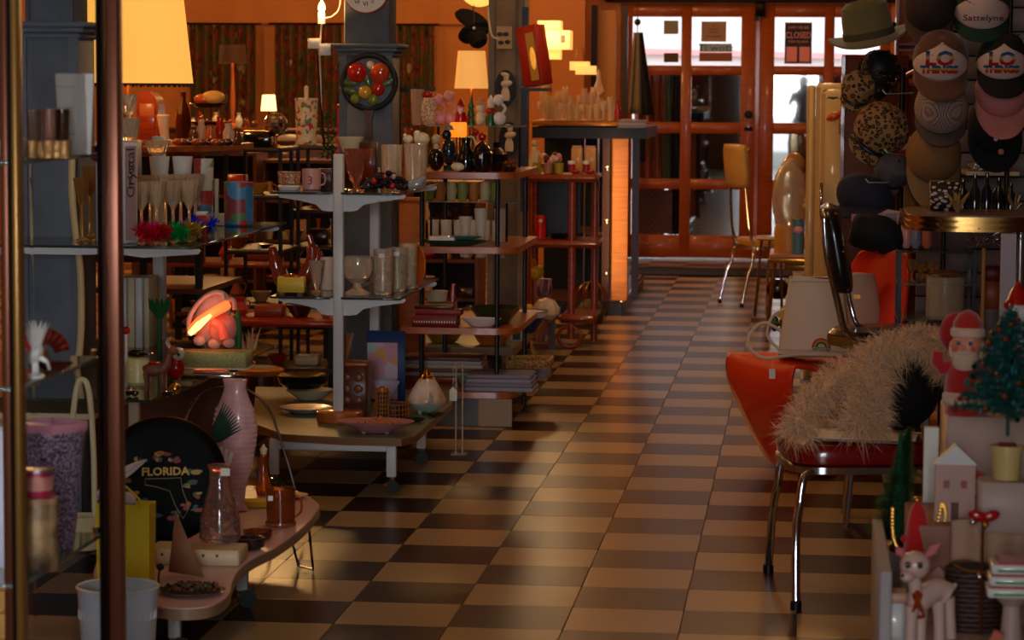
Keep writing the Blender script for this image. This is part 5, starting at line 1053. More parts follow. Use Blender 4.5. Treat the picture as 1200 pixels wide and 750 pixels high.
# bookcases that close off the view behind the stands
KN = ('left end', 'second place', 'third place', 'fourth place', 'right end')
for q_, (pa, pb, Yb, zq, nm_) in enumerate(((196, 299, 14.9, Zof(182, 14.9), 'left brown bookcase'), (306, 402, 15.1, Zof(190, 15.1), 'middle brown bookcase'), (440, 560, 14.2, Zof(214, 14.2), 'right brown bookcase'))):
    a, b_ = on(pa, Yb, .8).x, on(pb, Yb, .8).x; o = thing('bookcase', 'low dark '+nm_+' packed with glossy wares, behind the stands', 'bookcase', ((a+b_)/2, Yb+.2, 0)); wd = b_-a; DBK = mat('bookcase_wood', (96, 50, 24), .4, tex='woodx', c2=(120, 64, 30), coat=.2)
    B('back', mat('bookcase_back', (60, 30, 16), .6), o, (0, .17, zq/2), (wd, .012, zq))
    for sx in (-1, 1): B('side', DBK, o, (sx*(wd/2-.009), 0, zq/2), (.018, .34, zq))
    ns = 5
    for k in range(ns):
        z = .04+(zq-.05)*k/(ns-1); B('shelf', DBK, o, (0, 0, z), (wd-.04, .33, .018))
        if k == ns-1: continue
        rr2 = random.Random(300+q_*10+k)
        for j in range(5):
            px = pa+(pb-pa)*(.1+.2*j); kd = ('bowl', 'box', 'jug', 'plate', 'vase')[(j*3+k*2+q_) % 5]; i = rr2.randrange(6)
            clutter(nm_, px, Yb+.06, z+.0095, 4-k if k < 4 else 0, kd, i, rr2.uniform(13, 20) if kd != 'vase' else 9, rr2.uniform(12, 26), KN[j])
first_u = 'first black stand'
for (px, lev, kind, i, w_, h, ex) in ((278, 1, 'box', 2, 22, 22, 'under the books'), (303, 1, 'bowl', 4, 22, 12, 'beside the red box'), (280, 2, 'bowl', 0, 24, 12, 'left end'), (306, 2, 'plate', 3, 30, 12, 'right end'),
                                      (278, 3, 'jug', 0, 18, 26, 'above the conch lamp'), (306, 3, 'bowl', 1, 26, 12, 'at the right')):
    clutter(first_u, px, Yk, zc[lev], lev, kind, i, w_, h, ex)
zc2 = [zc[0], Zof(255, YC), Zof(300, YC), Zof(345, YC), Zof(372, YC)]
for (px, lev, kind, i, w_, h, ex) in ((350, 1, 'vase', 4, 12, 30, 'left of the red vase'), (370, 1, 'vase', 2, 14, 26, 'under the ivy'), (345, 2, 'bowl', 1, 22, 16, 'with a pale rim'), (374, 2, 'box', 3, 24, 18, 'behind the antler vase'),
                                      (352, 3, 'plate', 0, 30, 14, 'between the box and post'), (350, 4, 'bowl', 0, 30, 14, 'turned upside down')):
    clutter('second black stand', px, YC+.7, zc2[lev], lev, kind, i, w_, h, ex)
# long dark tables behind
YT = 14.2
for k, (px0, px1, py, Y, lb, ed) in enumerate(((195, 392, 312, 13.4, 'long low wooden table behind the black stands', RWOOD), (215, 400, 380, 11.2, 'low dark bench with red rim behind the conch lamp', mat('red_rim_bench', (150, 36, 18), .3, coat=.4)))):
    z = Zof(py, Y); a, b = on(px0, Y, z).x, on(px1, Y, z).x; o = thing('low_bench', lb, 'table', ((a+b)/2, Y+.2, 0)); B('top', ed, o, (0, 0, z-.014), (b-a, .4, .028), bev=.006); B('shelf', DWOOD, o, (0, 0, z*.45), (b-a-.06, .34, .02))
    for sx in (-1, 1):
        for sy in (-1, 1): B('leg', BLACKM, o, (sx*((b-a)/2-.05), sy*.15, z/2-.015), (.03, .03, z-.03))
    for j, (f, kind, i, w_, h) in enumerate(((.15, 'bowl', 4, 30, 12), (.36, 'jug', 2, 20, 22), (.55, 'box', 0, 34, 14), (.74, 'bowl', 3, 34, 14), (.9, 'vase', 1, 14, 24))):
        clutter(('long low table', 'red-rimmed bench')[k], px0+(px1-px0)*f, Y+.2, z, 0, kind, i, w_, h, ('at the left end', 'second from the left', 'in the middle', 'fourth from the left', 'at the right end')[j])
        clutter(('long low table', 'red-rimmed bench')[k], px0+(px1-px0)*(f+.05), Y+.2, z*.45+.0105, 1, KIND[(j*2+k) % 5], (i+2) % 6, w_*.8, h*.8, ('at the left end', 'second from the left', 'in the middle', 'fourth from the left', 'at the right end')[j])
o = thing('tent_card', 'small cream triangular tent card on the first black stand', 'card', Cc(293, YC+.06, 2)); MB().add([(-12*s, 0, 0), (10*s, -.02, 0), (10*s, .01, 8*s), (12*s, .05, 0)], [(0, 1, 2), (1, 3, 2), (0, 2, 3), (0, 3, 1)]).build('card', TAG, o, smooth=False)  # cream paper card folded into a low tent

# ================================================================ ETAGERE E (wood tiers, black rods)
YE = 10.85
ZE = [1.06, .75, .412, .145]
xE0, xE1 = on(478, YE, .6).x, on(606, YE, .6).x
E_ = thing('wooden_etagere', 'honey wood tiered etagere with rounded corners and black rods', 'shelf unit', ((xE0+xE1)/2, YE+.4, 0)); we = xE1-xE0
def tier(z, x0=-we/2, x1=we/2, y0=-.4, y1=.45, m=OWOOD, nm='tier', th=.026, rc=.09):
    pts = [(x0, y1), (x0, y0), (x1-rc, y0)]+[(x1-rc+rc*math.sin(a), y0+rc-rc*math.cos(a)) for a in (.4, .8, 1.2)]+[(x1, y0+rc), (x1, y1)]
    return MB().prism(pts, z-th, z).build(nm, m, E_)
for k, z in enumerate(ZE): tier(z, x0=-we/2-(.03 if k == 2 else 0))
for x, y in ((we/2-.09, -.34), (-we/2+.05, -.34), (we/2-.05, .38), (-we/2+.05, .38)): L_('rod', BLACKM, E_, [(.010, 0), (.010, ZE[0]-.027)], (x, y, 0), 10)
B('upper_glass_tier', SHELFGLASS, E_, (-.03, .3, Zof(148, 11.5)), (on(590, 11.5, 1).x-on(480, 11.5, 1).x, .25, .006))
for x in (-.2, .16): L_('upper_rod', BLACKM, E_, [(.006, ZE[0]), (.006, Zof(148, 11.5)-.004)], (x, .3, 0), 8)
B('base_panel', mat('grey_base_panel', (84, 88, 90), .5), E_, (-.05, -.38, .06), (.3, .02, .115))
B('wicker_panel', mat('tan_slats', (150, 120, 90), .5), E_, (.14, -.39, .06), (.14, .02, .115))
def EP(px, Y, k): return on(px, Y, ZE[k]+.0006)
s = U(11.0)
FIG = ((515, 22, 7, 0), (531, 26, 8, 1), (547, 30, 9, 2), (568, 26, 9, 3), (583, 12, 8, 4))
DT = mat('dark_teal_ceramic', (20, 44, 52), .15, coat=.8)
names = ('black cat figurine with ivory knob head, first on the honey wood etagere top', 'dark teal bird figurine beside the ivory-headed cat', 'black swan-neck vase with pale belly on the etagere top', 'round black pot with lid and red top knob on the etagere', 'small black bead heap bowl at the rod end of the etagere')
o = thing('cat_figurine', names[0], 'figurine', EP(511, 10.95, 0)); MB().ball((0, 0, 14*s), 12*s, 14, (.85, .8, 1.15)).build('body', BLACKG, o); L_('neck', CREAM, o, [(4*s, 26*s), (3*s, 32*s)], seg=12); MB().ball((0, 0, 37*s), 6*s, 12, (.9, .9, 1.1)).build('head', CREAM, o)
o = thing('bird_figurine', names[1], 'figurine', EP(526, 11.1, 0)); MB().ball((0, 0, 22*s), 11*s, 14, (.8, .8, 1.5)).build('body', DT, o); MB().ball((-3*s, 0, 42*s), 6*s, 10).build('head', DT, o); T_('tail', DT, o, [(6*s, 0, 18*s), (12*s, 0, 6*s)], [5*s, 2*s]); B('foot', DT, o, (0, 0, 3*s), (12*s, 10*s, 6*s)); L_('hat', mat('pale_blue', (130, 140, 150), .5), o, [(8*s, 48*s), (5*s, 49*s), (4*s, 53*s), (.001, 54*s)], seg=14)
o = thing('swan_vase', names[2], 'vase', EP(546, 10.95, 0)); L_('body', BLACKG, o, [(9*s, 0), (12*s, 10*s), (9*s, 22*s), (5*s, 32*s), (6*s, 40*s), (4*s, 40*s), (.001, 12*s)], seg=20); T_('neck_handle', CREAM, o, sm([(9*s, 0, 20*s), (12*s, 0, 30*s), (8*s, 0, 40*s), (2*s, 0, 40*s)], 4), 1.2*s); MB().ball((-8*s, -10*s, 6*s), 7*s, 10, (1.2, .5, .7)).build('pale_shell', CREAM, o)
o = thing('lidded_pot', names[3], 'pot', EP(565, 10.93, 0)); L_('body', BLACKG, o, [(9*s, 0), (12*s, 8*s), (12*s, 22*s), (9*s, 26*s), (.001, 26*s)], seg=22); L_('lid', BLACKG, o, [(10*s, 26*s), (6*s, 33*s), (.001, 36*s)], seg=20); MB().ball((0, 0, 41*s), 5*s, 12).build('knob', REDG, o); B('sticker', WHITEC, o, (0, -12*s, 18*s), (4*s, .002, 4*s))
o = thing('ring_bottle', 'fat black faceted bottle near the etagere rod', 'bottle', EP(582, 11.05, 0)); L_('body', BLACKG, o, [(8*s, 0), (14*s, 9*s), (13*s, 20*s), (5*s, 28*s), (5*s, 34*s), (.001, 34*s)], seg=8)
o = thing('bead_dish', names[4], 'dish', EP(597, 10.98, 0)); L_('dish', BLACKG, o, [(7*s, 0), (9*s, 6*s), (8*s, 6*s), (.001, 2*s)], seg=16); b = MB(); rr = random.Random(3)
for k in range(20): b.ball((rr.uniform(-7, 7)*s, rr.uniform(-5, 5)*s, rr.uniform(7, 12)*s), 1.6*s, 5)
q = b.build('beads', GOLD, o); q['kind'] = 'stuff'
o = thing('amber_cube_votive', 'glowing orange votive cube behind the dark figurines', 'candle', EP(537, 11.35, 0)); zz = 38*s; L_('pedestal', BRASS, o, [(8*s, 0), (3*s, 4*s), (3*s, zz), (8*s, zz)], seg=14); B('cube', mat('votive_glow', (255, 150, 50), .4, emit=((255, 130, 30), 1.1)), o, (0, 0, zz+9*s), (19*s, .06, 18*s), bev=.006)
o = thing('red_rose_ornament', 'dusty red rose ornament between the orange votive and black pot', 'ornament', EP(557, 11.2, 0)); T_('stem', GREENG, o, [(0, 0, 0), (0, 0, 44*s)], 1*s); MB().ball((0, 0, 45*s), 4.5*s, 10).build('bloom', REDG, o)
# upper glass tier: figurines row
ZU = Zof(148, 11.5)+.0035; s2 = U(11.5)
UF = [(489, 'box'), (503, 'vasew'), (515, 'pinkbird'), (527, 'pinkbird2'), (540, 'santa'), (552, 'tree'), (563, 'snow'), (575, 'soldier'), (585, 'pinkbird3')]
for px, kd in UF:
    L = on(px, 11.45, ZU)
    if kd == 'box': o = thing('striped_glass', 'tall pale ribbed glass at the left of the upper glass tier', 'glass', L); L_('wall', mat('ribbed_pale', (220, 180, 150), .2, trans=.5), o, cup(8*s2, 42*s2, .003, .8), seg=16, wob=lambda a, z: .05*math.cos(8*a))
    elif kd == 'vasew': o = thing('speckled_vase', 'cream speckled oval vase with red fruit on the upper glass tier', 'vase', L); L_('body', mat('cream_speckle', (226, 200, 160), .4, tex='speckle', c2=(170, 130, 90)), o, [(7*s2, 0), (11*s2, 10*s2), (11*s2, 24*s2), (8*s2, 32*s2), (.001, 32*s2)], seg=22); MB().ball((-3*s2, 0, 36*s2), 5.5*s2, 10, (1.3, 1, .8)).build('cherry', REDG, o); MB().ball((6*s2, 0, 35*s2), 4*s2, 10).build('berry', ORANGEG, o)
    elif kd.startswith('pink'):
        o = thing('flamingo_figurine', {'pinkbird': 'pink flamingo shaker, the first right of the speckled vase', 'pinkbird2': 'taller pale pink flamingo shaker left of the small santa', 'pinkbird3': 'white and red bird at the pillar end of upper glass tier'}[kd], 'figurine', L); m = PINKC if kd != 'pinkbird3' else WHITEC
        MB().ball((0, 0, 8*s2), 8*s2, 14, (1, .8, 1)).build('body', m, o); T_('neck', m, o, sm([(3*s2, 0, 13*s2), (7*s2, 0, 20*s2), (2*s2, 0, 26*s2), (-2*s2, 0, 24*s2)], 4), 1.8*s2); MB().ball((-1*s2, 0, (30 if kd != 'pinkbird2' else 34)*s2), 6.5*s2, 12).build('head', m, o)
    elif kd == 'santa': o = thing('mini_santa', 'small red santa shaker on the upper glass tier', 'figurine', L); L_('coat', REDG, o, [(6*s2, 0), (7*s2, 6*s2), (5*s2, 16*s2), (.001, 17*s2)], seg=14); MB().ball((0, 0, 20*s2), 4.5*s2, 10).build('face', PINKC, o); L_('cap', REDG, o, [(5*s2, 22*s2), (2*s2, 29*s2), (.001, 32*s2)], seg=12); T_('beard', WHITEC, o, [(0, -4*s2, 19*s2), (0, -5*s2, 13*s2)], [4*s2, 1*s2])
    elif kd == 'tree': o = thing('mini_tree', 'small green tree shaker beside the small santa', 'figurine', L); L_('tree', GREENG, o, [(6*s2, 0), (3*s2, 10*s2), (5*s2, 11*s2), (2.5*s2, 20*s2), (4*s2, 21*s2), (.001, 34*s2)], seg=12); MB().ball((-3*s2, -4*s2, 8*s2), 3*s2, 8).build('bauble', REDG, o)
    elif kd == 'snow': o = thing('mini_snowman', 'cream snowman shaker right of the small green tree', 'figurine', L); MB().ball((0, 0, 8*s2), 8*s2, 12, (.8, .8, 1)).build('body', CREAM, o); MB().ball((0, 0, 20*s2), 6*s2, 12).build('head', CREAM, o); L_('hat', mat('tan_hat', (200, 140, 90), .5), o, [(6*s2, 25*s2), (4*s2, 26*s2), (4*s2, 32*s2), (.001, 32*s2)], seg=12)
    else: o = thing('mini_elf', 'red, white and green elf shaker near the brown pillar', 'figurine', L); L_('coat', GREENG, o, [(6*s2, 0), (6*s2, 8*s2), (4*s2, 14*s2), (.001, 14*s2)], seg=12); MB().ball((0, 0, 17*s2), 5.5*s2, 10, (1.1, 1, .8)).build('collar', REDG, o); MB().ball((0, 0, 24*s2), 5*s2, 10).build('face', CREAM, o); L_('hat', WHITEC, o, [(5*s2, 27*s2), (.001, 36*s2)], seg=12)
# hanging patterned mugs under top tier -> standing on tier 2
s = U(11.0)
for k in range(7):
    px = 503+k*13; m = (mat('mug_green_print', (150, 150, 70), .4), mat('mug_orange_print', (200, 120, 50), .4), mat('mug_cream_print', (214, 190, 140), .4))[k % 3]
    o = thing('printed_mug', '%s printed mug in the upper row of the etagere, %s' % (('green', 'orange', 'cream')[k % 3], ('leftmost', 'second from left', 'third from left', 'in the middle', 'fifth from left', 'sixth from left', 'beside the rod')[k]), 'mug', on(px, 11.25, ZE[1]+.178), group='printed mugs on the etagere glass ledge')
    L_('mug_body', m, o, cup(6*s, 22*s, .002, .95), seg=18); T_('handle', m, o, sm([(5*s, -.01, 17*s), (7*s, -.026, 16*s), (7*s, -.026, 8*s), (5*s, -.01, 5*s)], 2), .002, 6)
B('glass_ledge', SHELFGLASS, E_, (0, .02, ZE[1]+.174), (we-.04, .24, .006)); 
for x in (-we/2+.04, we/2-.09): L_('ledge_rod', BLACKM, E_, [(.005, ZE[1]), (.005, ZE[1]+.17)], (x, .0, 0), 8)
for k in range(6):
    px = 508+k*15; o = L_('white_mug', mat('warm_white_ceramic', (222, 196, 160), .35, coat=.3), None, cup(7*s, 25*s, .003, .95), EP(px, 11.3, 1), 20); tag(o, 'plain cream beaker on the second tier of etagere, '+('leftmost', 'second from left', 'third from left', 'fourth from left', 'fifth from left', 'rightmost')[k], 'cup', 'cream beakers on the etagere')
o = thing('flat_book', 'white paperback lying on the second tier of the etagere', 'book', EP(519, 11.0, 1)); o.location.z += .0; B('pages', WHITEC, o, (0, 0, 8*s), (30*s, .07, 4*s)); B('cover', TAG, o, (0, 0, 3.5*s), (32*s, .08, 5*s))
dish_px('green_glass_tray', 'long green and teal glass tray at the edge of the second tier', 530, 10.93, ZE[1]+.001, 46*s, .024, mat('emerald_glass', (20, 90, 60), .08, trans=.3, coat=.5), 'tray', sy=.32)
dish_px('teal_dish', 'teal oval dish lying in the green glass tray', 545, 10.98, ZE[1]+.026, 22*s, .012, mat('teal_glass', (60, 150, 140), .1, coat=.5), 'dish', sy=.4)
# tier 3
o = thing('red_books', 'stack of two dark red books with white beaded edge on the etagere', 'books', EP(511, 10.93, 2)); s = U(10.93)
B('book', mat('maroon_book', (110, 26, 30), .5), o, (0, 0, 7*s), (54*s, .1, 13*s), bev=.002); B('book', mat('maroon_book2', (130, 36, 36), .5), o, (4*s, .01, 17*s), (54*s, .09, 7*s), bev=.002); B('book', DWOOD, o, (-2*s, .01, 23*s), (46*s, .08, 5*s), bev=.002)
b = MB()
for k in range(17): b.box(((-24+k*3)*s, -.051, 6*s), (1.2*s, .002, 2.4*s))
b.build('white_beading', WHITEC, o)
dish_px('green_salad_bowl', 'dark olive glass salad bowl on the third etagere tier', 580, 11.1, ZE[2]+.001, 33*s, 20*s, mat('olive_glass', (60, 66, 30), .12, coat=.5), 'bowl')
dish_px('white_oval_dish', 'white oval dish at the front of the third etagere tier', 564, 10.94, ZE[2]+.001, 25*s, 10*s, WHITEC, 'dish', sy=.5)
o = L_('cream_cup_bowl', CREAM, None, cup(14*s, 13*s, .004, .85), EP(512, 11.2, 2), 24); o.location.z += 23*s; tag(o, 'cream cup bowl on the dark tray above the red books', 'bowl')
o = MB().box((0, 0, 11.2*s), (46*s, .12, 22*s), bev=.003).build('brown_wood_box', RWOOD, loc=EP(512, 11.2, 2)); tag(o, 'reddish wooden box under the cream cup bowl', 'box')
for k, (px, py, h) in enumerate(((545, 351, 30), (563, 353, 36), (586, 353, 36))):
    o = L_('white_vase', mat('white_matte_vase', (224, 206, 176), .45), None, [(6*s, 0), (6.5*s, 2*s), (5.5*s, h*.5*s), (8.5*s, h*s), (7*s, h*s), (.001, h*.4*s)], EP(px, 11.28, 2), 20); tag(o, ('short cream square vase left of the waisted pair', 'waisted white vase between cream vase and rod', 'waisted white vase right of the black rod')[k], 'vase', 'white waisted vases'); o.location.z += .0; o.scale = (1, 1, 1.65)
o = MB().tube([(0, 0, 0), (0, 0, .06), (.004, 0, .11)], [.012, .014, .008], 10).build('red_bird_bottle', REDG, loc=EP(530, 11.25, 2)); tag(o, 'slim red bottle between the cream vases', 'bottle'); o.scale = (1, 1, 1.4)
# table F
ZF = .227; xF = -1.3
o = thing('green_bench', 'low green-topped bench with brown edge running back to the pillar', 'table', (xF-.25, 13.05, 0)); PB_ = [(-.25, -1.15), (.25, -1.15), (.25, 1.15), (-.25, 1.15), (-.25, .17), (.20, .17), (.20, -.07), (-.25, -.07)]; MB().prism(PB_, ZF-.005, ZF).build('top', GT, o); MB().prism([(a*1.012, b) for a, b in PB_], ZF-.035, ZF-.0052).build('rim', BRE, o)
for sx in (-1, 1):
    for sy in (-1, 1): B('leg', DWOOD, o, (sx*.21, sy*1.1, (ZF-.035)/2), (.035, .035, ZF-.035))
def FP(px, Y): return on(px, Y, ZF+.0006)
s = U(12.1)
dish_px('wooden_bowl', 'large glossy orange-brown wooden bowl on the green bench', 577, 12.05, ZF+.001, 33*s, 33*s, mat('honey_bowl', (200, 96, 30), .25, tex='woodx', c2=(226, 130, 50), coat=.5), 'bowl')
dish_px('gold_bowl', 'wide golden bowl under the third etagere tier', 520, 12.1, ZF+.001, 28*s, 18*s, mat('mustard_glaze', (170, 130, 40), .3, coat=.4), 'bowl')
o = thing('blue_white_basin', 'blue basin with white inside on the green bench', 'bowl', FP(612, 12.7)); s = U(12.7); L_('outer', BLUEG, o, [(18*s, 0), (27*s, 18*s), (28*s, 20*s)], seg=30, close=False); L_('inner', WHITEC, o, [(28.4*s, 18*s), (30*s, 24*s), (28*s, 24*s), (16*s, 6*s), (.001, 5*s)], seg=30); L_('lip', BRE, o, [(29.5*s, 23*s), (30.5*s, 25*s), (29*s, 25*s)], seg=30, close=False)
o = thing('white_card_box', 'small white box in front of the blue basin', 'box', FP(606, 12.25)); B('body', WHITEC, o, (0, 0, .03), (15*s, .05, .06), bev=.002); B('dark_side', BLACKM, o, (0, -.0255, .028), (9*s, .002, .046))
o = MB().lathe([(8*s, 0), (15*s, 6*s), (16*s, 14*s), (10*s, 24*s), (2*s, 27*s), (.001, 27*s)], seg=36, wob=lambda a, z: .06*math.cos(9*a)).build('white_pumpkin', mat('warm_white_gloss', (226, 200, 170), .25, coat=.5), loc=FP(640, 13.4)); tag(o, 'ribbed white ceramic gourd at the end of the green bench', 'ornament')
o = thing('fruit_dish', 'dish of yellow and red glass fruit behind the blue basin', 'dish', FP(606, 13.6)); s = U(13.6); L_('dish', WHITEC, o, [(14*s, 0), (24*s, 6*s), (23*s, 7*s), (.001, 2*s)], seg=24)
for k in range(7): MB().ball(((-15+k*5)*s, (k % 2)*.03-.01, 9*s), 5*s, 10).build('fruit', (YELG, REDG, ORANGEG)[k % 3], o)
o = thing('milk_glass_globe', 'small milky glass globe beside the ribbed white gourd', 'ornament', FP(628, 13.1)); MB().ball((0, 0, 7*s), 7*s, 16).build('globe', mat('milk_glass', (200, 190, 180), .15, coat=.6), o); MB().ball((0, 0, 15*s), 2*s, 8).build('knob', WHITEC, o)
# bottom tier goods
s = U(10.9)
mz = ZE[3]+.001
for k in range(5):
    m = (mat('magazine_white', (176, 160, 150), .5), mat('magazine_brown', (110, 70, 50), .5), mat('magazine_cream', (196, 170, 140), .5))[k % 3]
    o = MB().box((0, 0, .008), (108*s-.01*k, .2, .016), bev=.002).build('magazine', m, loc=on(520, 11.25, mz+.0165*k+.03)); tag(o, 'flat glossy magazine in the pile on the bottom etagere tier, '+('lowest', 'second from the bottom', 'third from the bottom', 'second from the top', 'topmost')[k], 'magazine', 'magazine pile on the etagere')
o = MB().box((0, 0, .015), (100*s, .18, .03), bev=.002).build('wooden_tray_box', RWOOD, loc=on(520, 11.25, mz)); tag(o, 'flat reddish box carrying the magazine pile', 'box')
for k in range(4):
    m = mat('lilac_cloth', (150, 142, 156), .8) if k % 2 == 0 else mat('grey_cloth', (130, 124, 138), .8)
    b = MB().box((0, 0, .009), (82*s-.006*k, .24, .017), bev=.006); o = b.build('folded_cloth', m, loc=on(588, 10.98, mz+.0175*k)); tag(o, 'folded lilac-grey linen in the pile by the aisle, '+('lowest', 'second', 'third', 'topmost')[k], 'cloth', 'folded linen pile')
o = thing('wicker_tray', 'golden woven wicker tray catching light at the aisle corner', 'tray', on(620, 11.45, ZE[3]+.05)); WK = mat('gold_wicker', (206, 150, 70), .4, bump=(260, 1, .004), noise=(90, (120, 76, 30))); B('tray_floor', WK, o, (0, 0, .004), (56*s, .22, .008))
for x in (-1, 1): B('side', WK, o, (x*27*s, 0, .02), (.01, .22, .034), bev=.003)
for y in (-1, 1): B('side', WK, o, (0, y*.105, .02), (56*s, .01, .034), bev=.003)
B('block_under', DWOOD, o, (0, 0, -.0255), (50*s, .18, .047))
dish_px('teal_stack_bowl', 'green and teal bowl at the front of the bottom etagere tier', 552, 10.97, mz, 20*s, 14*s, mat('mint_glaze', (100, 150, 120), .3, coat=.4), 'bowl'); 
# hour-glass tag and rods near floor
o = thing('hanging_price_tag', 'white price tag with string on the clear stand before the etagere', 'tag', at(531, 462, 10.0)); s = U(10); MB().prism([(-4.5*s, -8*s), (4.5*s, -8*s), (4.5*s, 5*s), (0, 9*s), (-4.5*s, 5*s)], 0, .001, Matrix.Rotation(pi/2, 4, 'X')).build('card', TAG, o)
T_('string', TAG, o, [(0, 0, 9*s), (.001, 0, 34*s)], .0008, 4)
o = thing('acrylic_stand', 'clear acrylic rod stand behind the hanging price tag', 'stand', on(538, 10.02, 0))
for dx in (-4, 4): T_('rod', CRY, o, [(dx*s, 0, 0), (dx*s, 0, Zof(424, 10.02))], .003, 8)
B('foot', CRY, o, (0, 0, .003), (.06, .06, .006)); T_('hook', WIRE, o, [(-4*s, 0, Zof(428, 10)), (-7*s, -.02, Zof(428, 10))], .0015, 5)
# black post with shelf behind crystal vases (px 463-505)
o = thing('black_pole_shelf', 'black upright pole with flat black arm behind the crystal vases', 'stand', on(466, 12.0, 0)); s = U(12); B('pole', BLACKM, o, (0, 0, .68), (7*s, .03, 1.36)); B('arm', BLACKM, o, (19*s, 0, Zof(106, 12)), (46*s, .12, .02), ry=-.03)
o = thing('copper_pitcher', 'reddish wooden backrest panel beside the black pole', 'panel', on(478, 12.1, 0)); B('panel', RWOODZ, o, (0, 0, .62), (12*s, .03, 1.2), bev=.01)

# ================================================================ SHELF H (rounded red wood)
YH = 14.2; ZH = [Zof(204, YH), Zof(281, YH), Zof(368, YH)]
H_ = thing('tubular_wood_shelf', 'reddish wooden stand of rounded bars and round posts in mid-aisle', 'shelf unit', on(655, YH, 0)); hx = H_.location.x
def hxp(px): return on(px, YH, .5).x-hx
for z, a, b in ((ZH[0], 600, 700), (ZH[1], 603, 703), (ZH[2], 655, 700)):
    MB().box(((hxp(a)+hxp(b))/2, 0, z-.02), (hxp(b)-hxp(a), .06, .04 if z > .5 else .05), bev=.018).build('rounded_rail', RWOOD, H_)
    B('shelf_board', RWOOD, H_, ((hxp(a)+hxp(b))/2, .22, z-.012), (hxp(b)-hxp(a)-.02, .40, .02), bev=.004)
for px, y in ((670, 0), (618, 0), (690, .4), (618, .4)): L_('round_post', RWOODZ, H_, [(.02, .0 if px != 670 else .05), (.02, ZH[0]-.04)], (hxp(px), y, 0), 14)
T_('ring_foot', RWOOD, H_, [(hxp(668)+.062*math.cos(t), 0, .062+.055*math.sin(t)) for t in [i*2*pi/28 for i in range(28)]], .011, 10, True)
B('dark_back_panel', BLACKM, H_, ((hxp(620)+hxp(668))/2, .41, (ZH[0]+ZH[1])/2-.02), (hxp(672)-hxp(616), .012, ZH[0]-ZH[1]-.04))
def HP(px, Y, k): return on(px, Y, ZH[k]+.0006)
s = U(YH)
for k, (px, m, lb) in enumerate(((629, 'yellow_votive', 'yellow glass votive, left of the pink one'), (642, 'pink_votive', 'pinkish glass votive in the middle'), (655, 'yellow_votive', 'yellow glass votive, right of the pink one'))):
    o = L_('votive_glass', mat(m, ((196, 176, 60) if 'yel' in m else (196, 140, 110)), .2, trans=.3), None, cup(5.5*s, 13*s, .003, .9), HP(px, YH+.08, 0), 16); tag(o, lb+' on the reddish wood stand', 'votive', 'votive glasses on the reddish stand')
for k, px in enumerate((676, 692)):
    o = thing('candle_jar', ('left', 'right')[k]+' square orange candle jar at the rear of the reddish wood stand', 'candle', HP(px, YH+.3, 0), group='orange candle jars'); B('jar', mat('peach_jar', (222, 160, 90), .3), o, (0, 0, 15*s), (13*s, .05, 30*s), bev=.005); B('lid', mat('peach_lid', (200, 130, 70), .3), o, (0, 0, 31*s), (11*s, .045, 3*s))
for k, px in enumerate((670, 687)):
    o = thing('red_boot_ornament', ('left', 'right')[k]+' little red and white santa boot before the orange candle jars', 'ornament', HP(px, YH+.04, 0), group='red boots'); MB().tube([(0, 0, 3*s), (0, 0, 13*s)], [4*s, 4.4*s], 12).build('shaft', REDG, o); MB().ball((4*s, 0, 3.4*s), 5*s, 10, (1.2, .7, .66)).build('toe', REDG, o); L_('cuff', WHITEC, o, [(4.6*s, 12*s), (5*s, 14*s), (4.4*s, 16*s)], seg=12)
o = thing('flower_basket', 'small pink porcelain flower heap on the reddish wood stand', 'ornament', HP(647, YH+.2, 0)); rr = random.Random(6)
L_('basket', BRE, o, [(10*s, 0), (14*s, 12*s), (.001, 12*s)], seg=16)
for k in range(12): MB().ball((rr.uniform(-13, 13)*s, rr.uniform(-.03, .03), rr.uniform(12, 22)*s), 4*s, 8).build('flower', (PINKC, mat('maroon_fl', (120, 30, 50), .5), CREAM)[k % 3], o)
o = thing('ivory_figure', 'pale ivory draped figurine left on the reddish wood stand', 'figurine', HP(626, YH+.25, 0)); L_('robe', CREAM, o, [(9*s, 0), (9*s, 6*s), (5*s, 20*s), (3*s, 30*s), (.001, 31*s)], seg=16); MB().ball((0, 0, 35*s), 4*s, 10).build('head', CREAM, o); T_('arm', CREAM, o, [(3*s, 0, 26*s), (9*s, 0, 18*s)], [2*s, 1.4*s], 8)
o = thing('black_pan', 'black frying pan lying on the middle rail of the reddish stand', 'pan', HP(655, YH+.2, 1)); L_('pan', BLACKM, o, [(10*s, 0), (13*s, 5*s), (12*s, 5*s), (.001, 1*s)], seg=20); T_('handle', BLACKM, o, [(12*s, 0, 4*s), (30*s, 0, 6*s)], 1.4*s)
o = thing('red_can', 'tall bright red can on the middle rail of the reddish stand', 'can', HP(633, YH+.1, 1)); L_('can', mat('red_can_paint', (206, 24, 18), .35), o, [(7*s, 0), (7*s, 1*s), (6*s, 26*s), (5*s, 28*s), (.001, 28*s)], seg=18); B('sticker', WHITEC, o, (1*s, -6.4*s, 22*s), (4*s, .002, 4*s))
o = thing('yellow_vase', 'yellow ceramic vase at the left end of the middle rail', 'vase', HP(611, YH+.22, 1)); L_('body', YELG, o, [(5*s, 0), (8*s, 14*s), (5*s, 26*s), (7*s, 34*s), (5*s, 34*s), (.001, 14*s)], seg=18)
o = thing('toy_chick', 'orange-yellow ceramic chick above a patterned tin below the rail', 'figurine', on(628, YH+.3, ZF+.12)); 
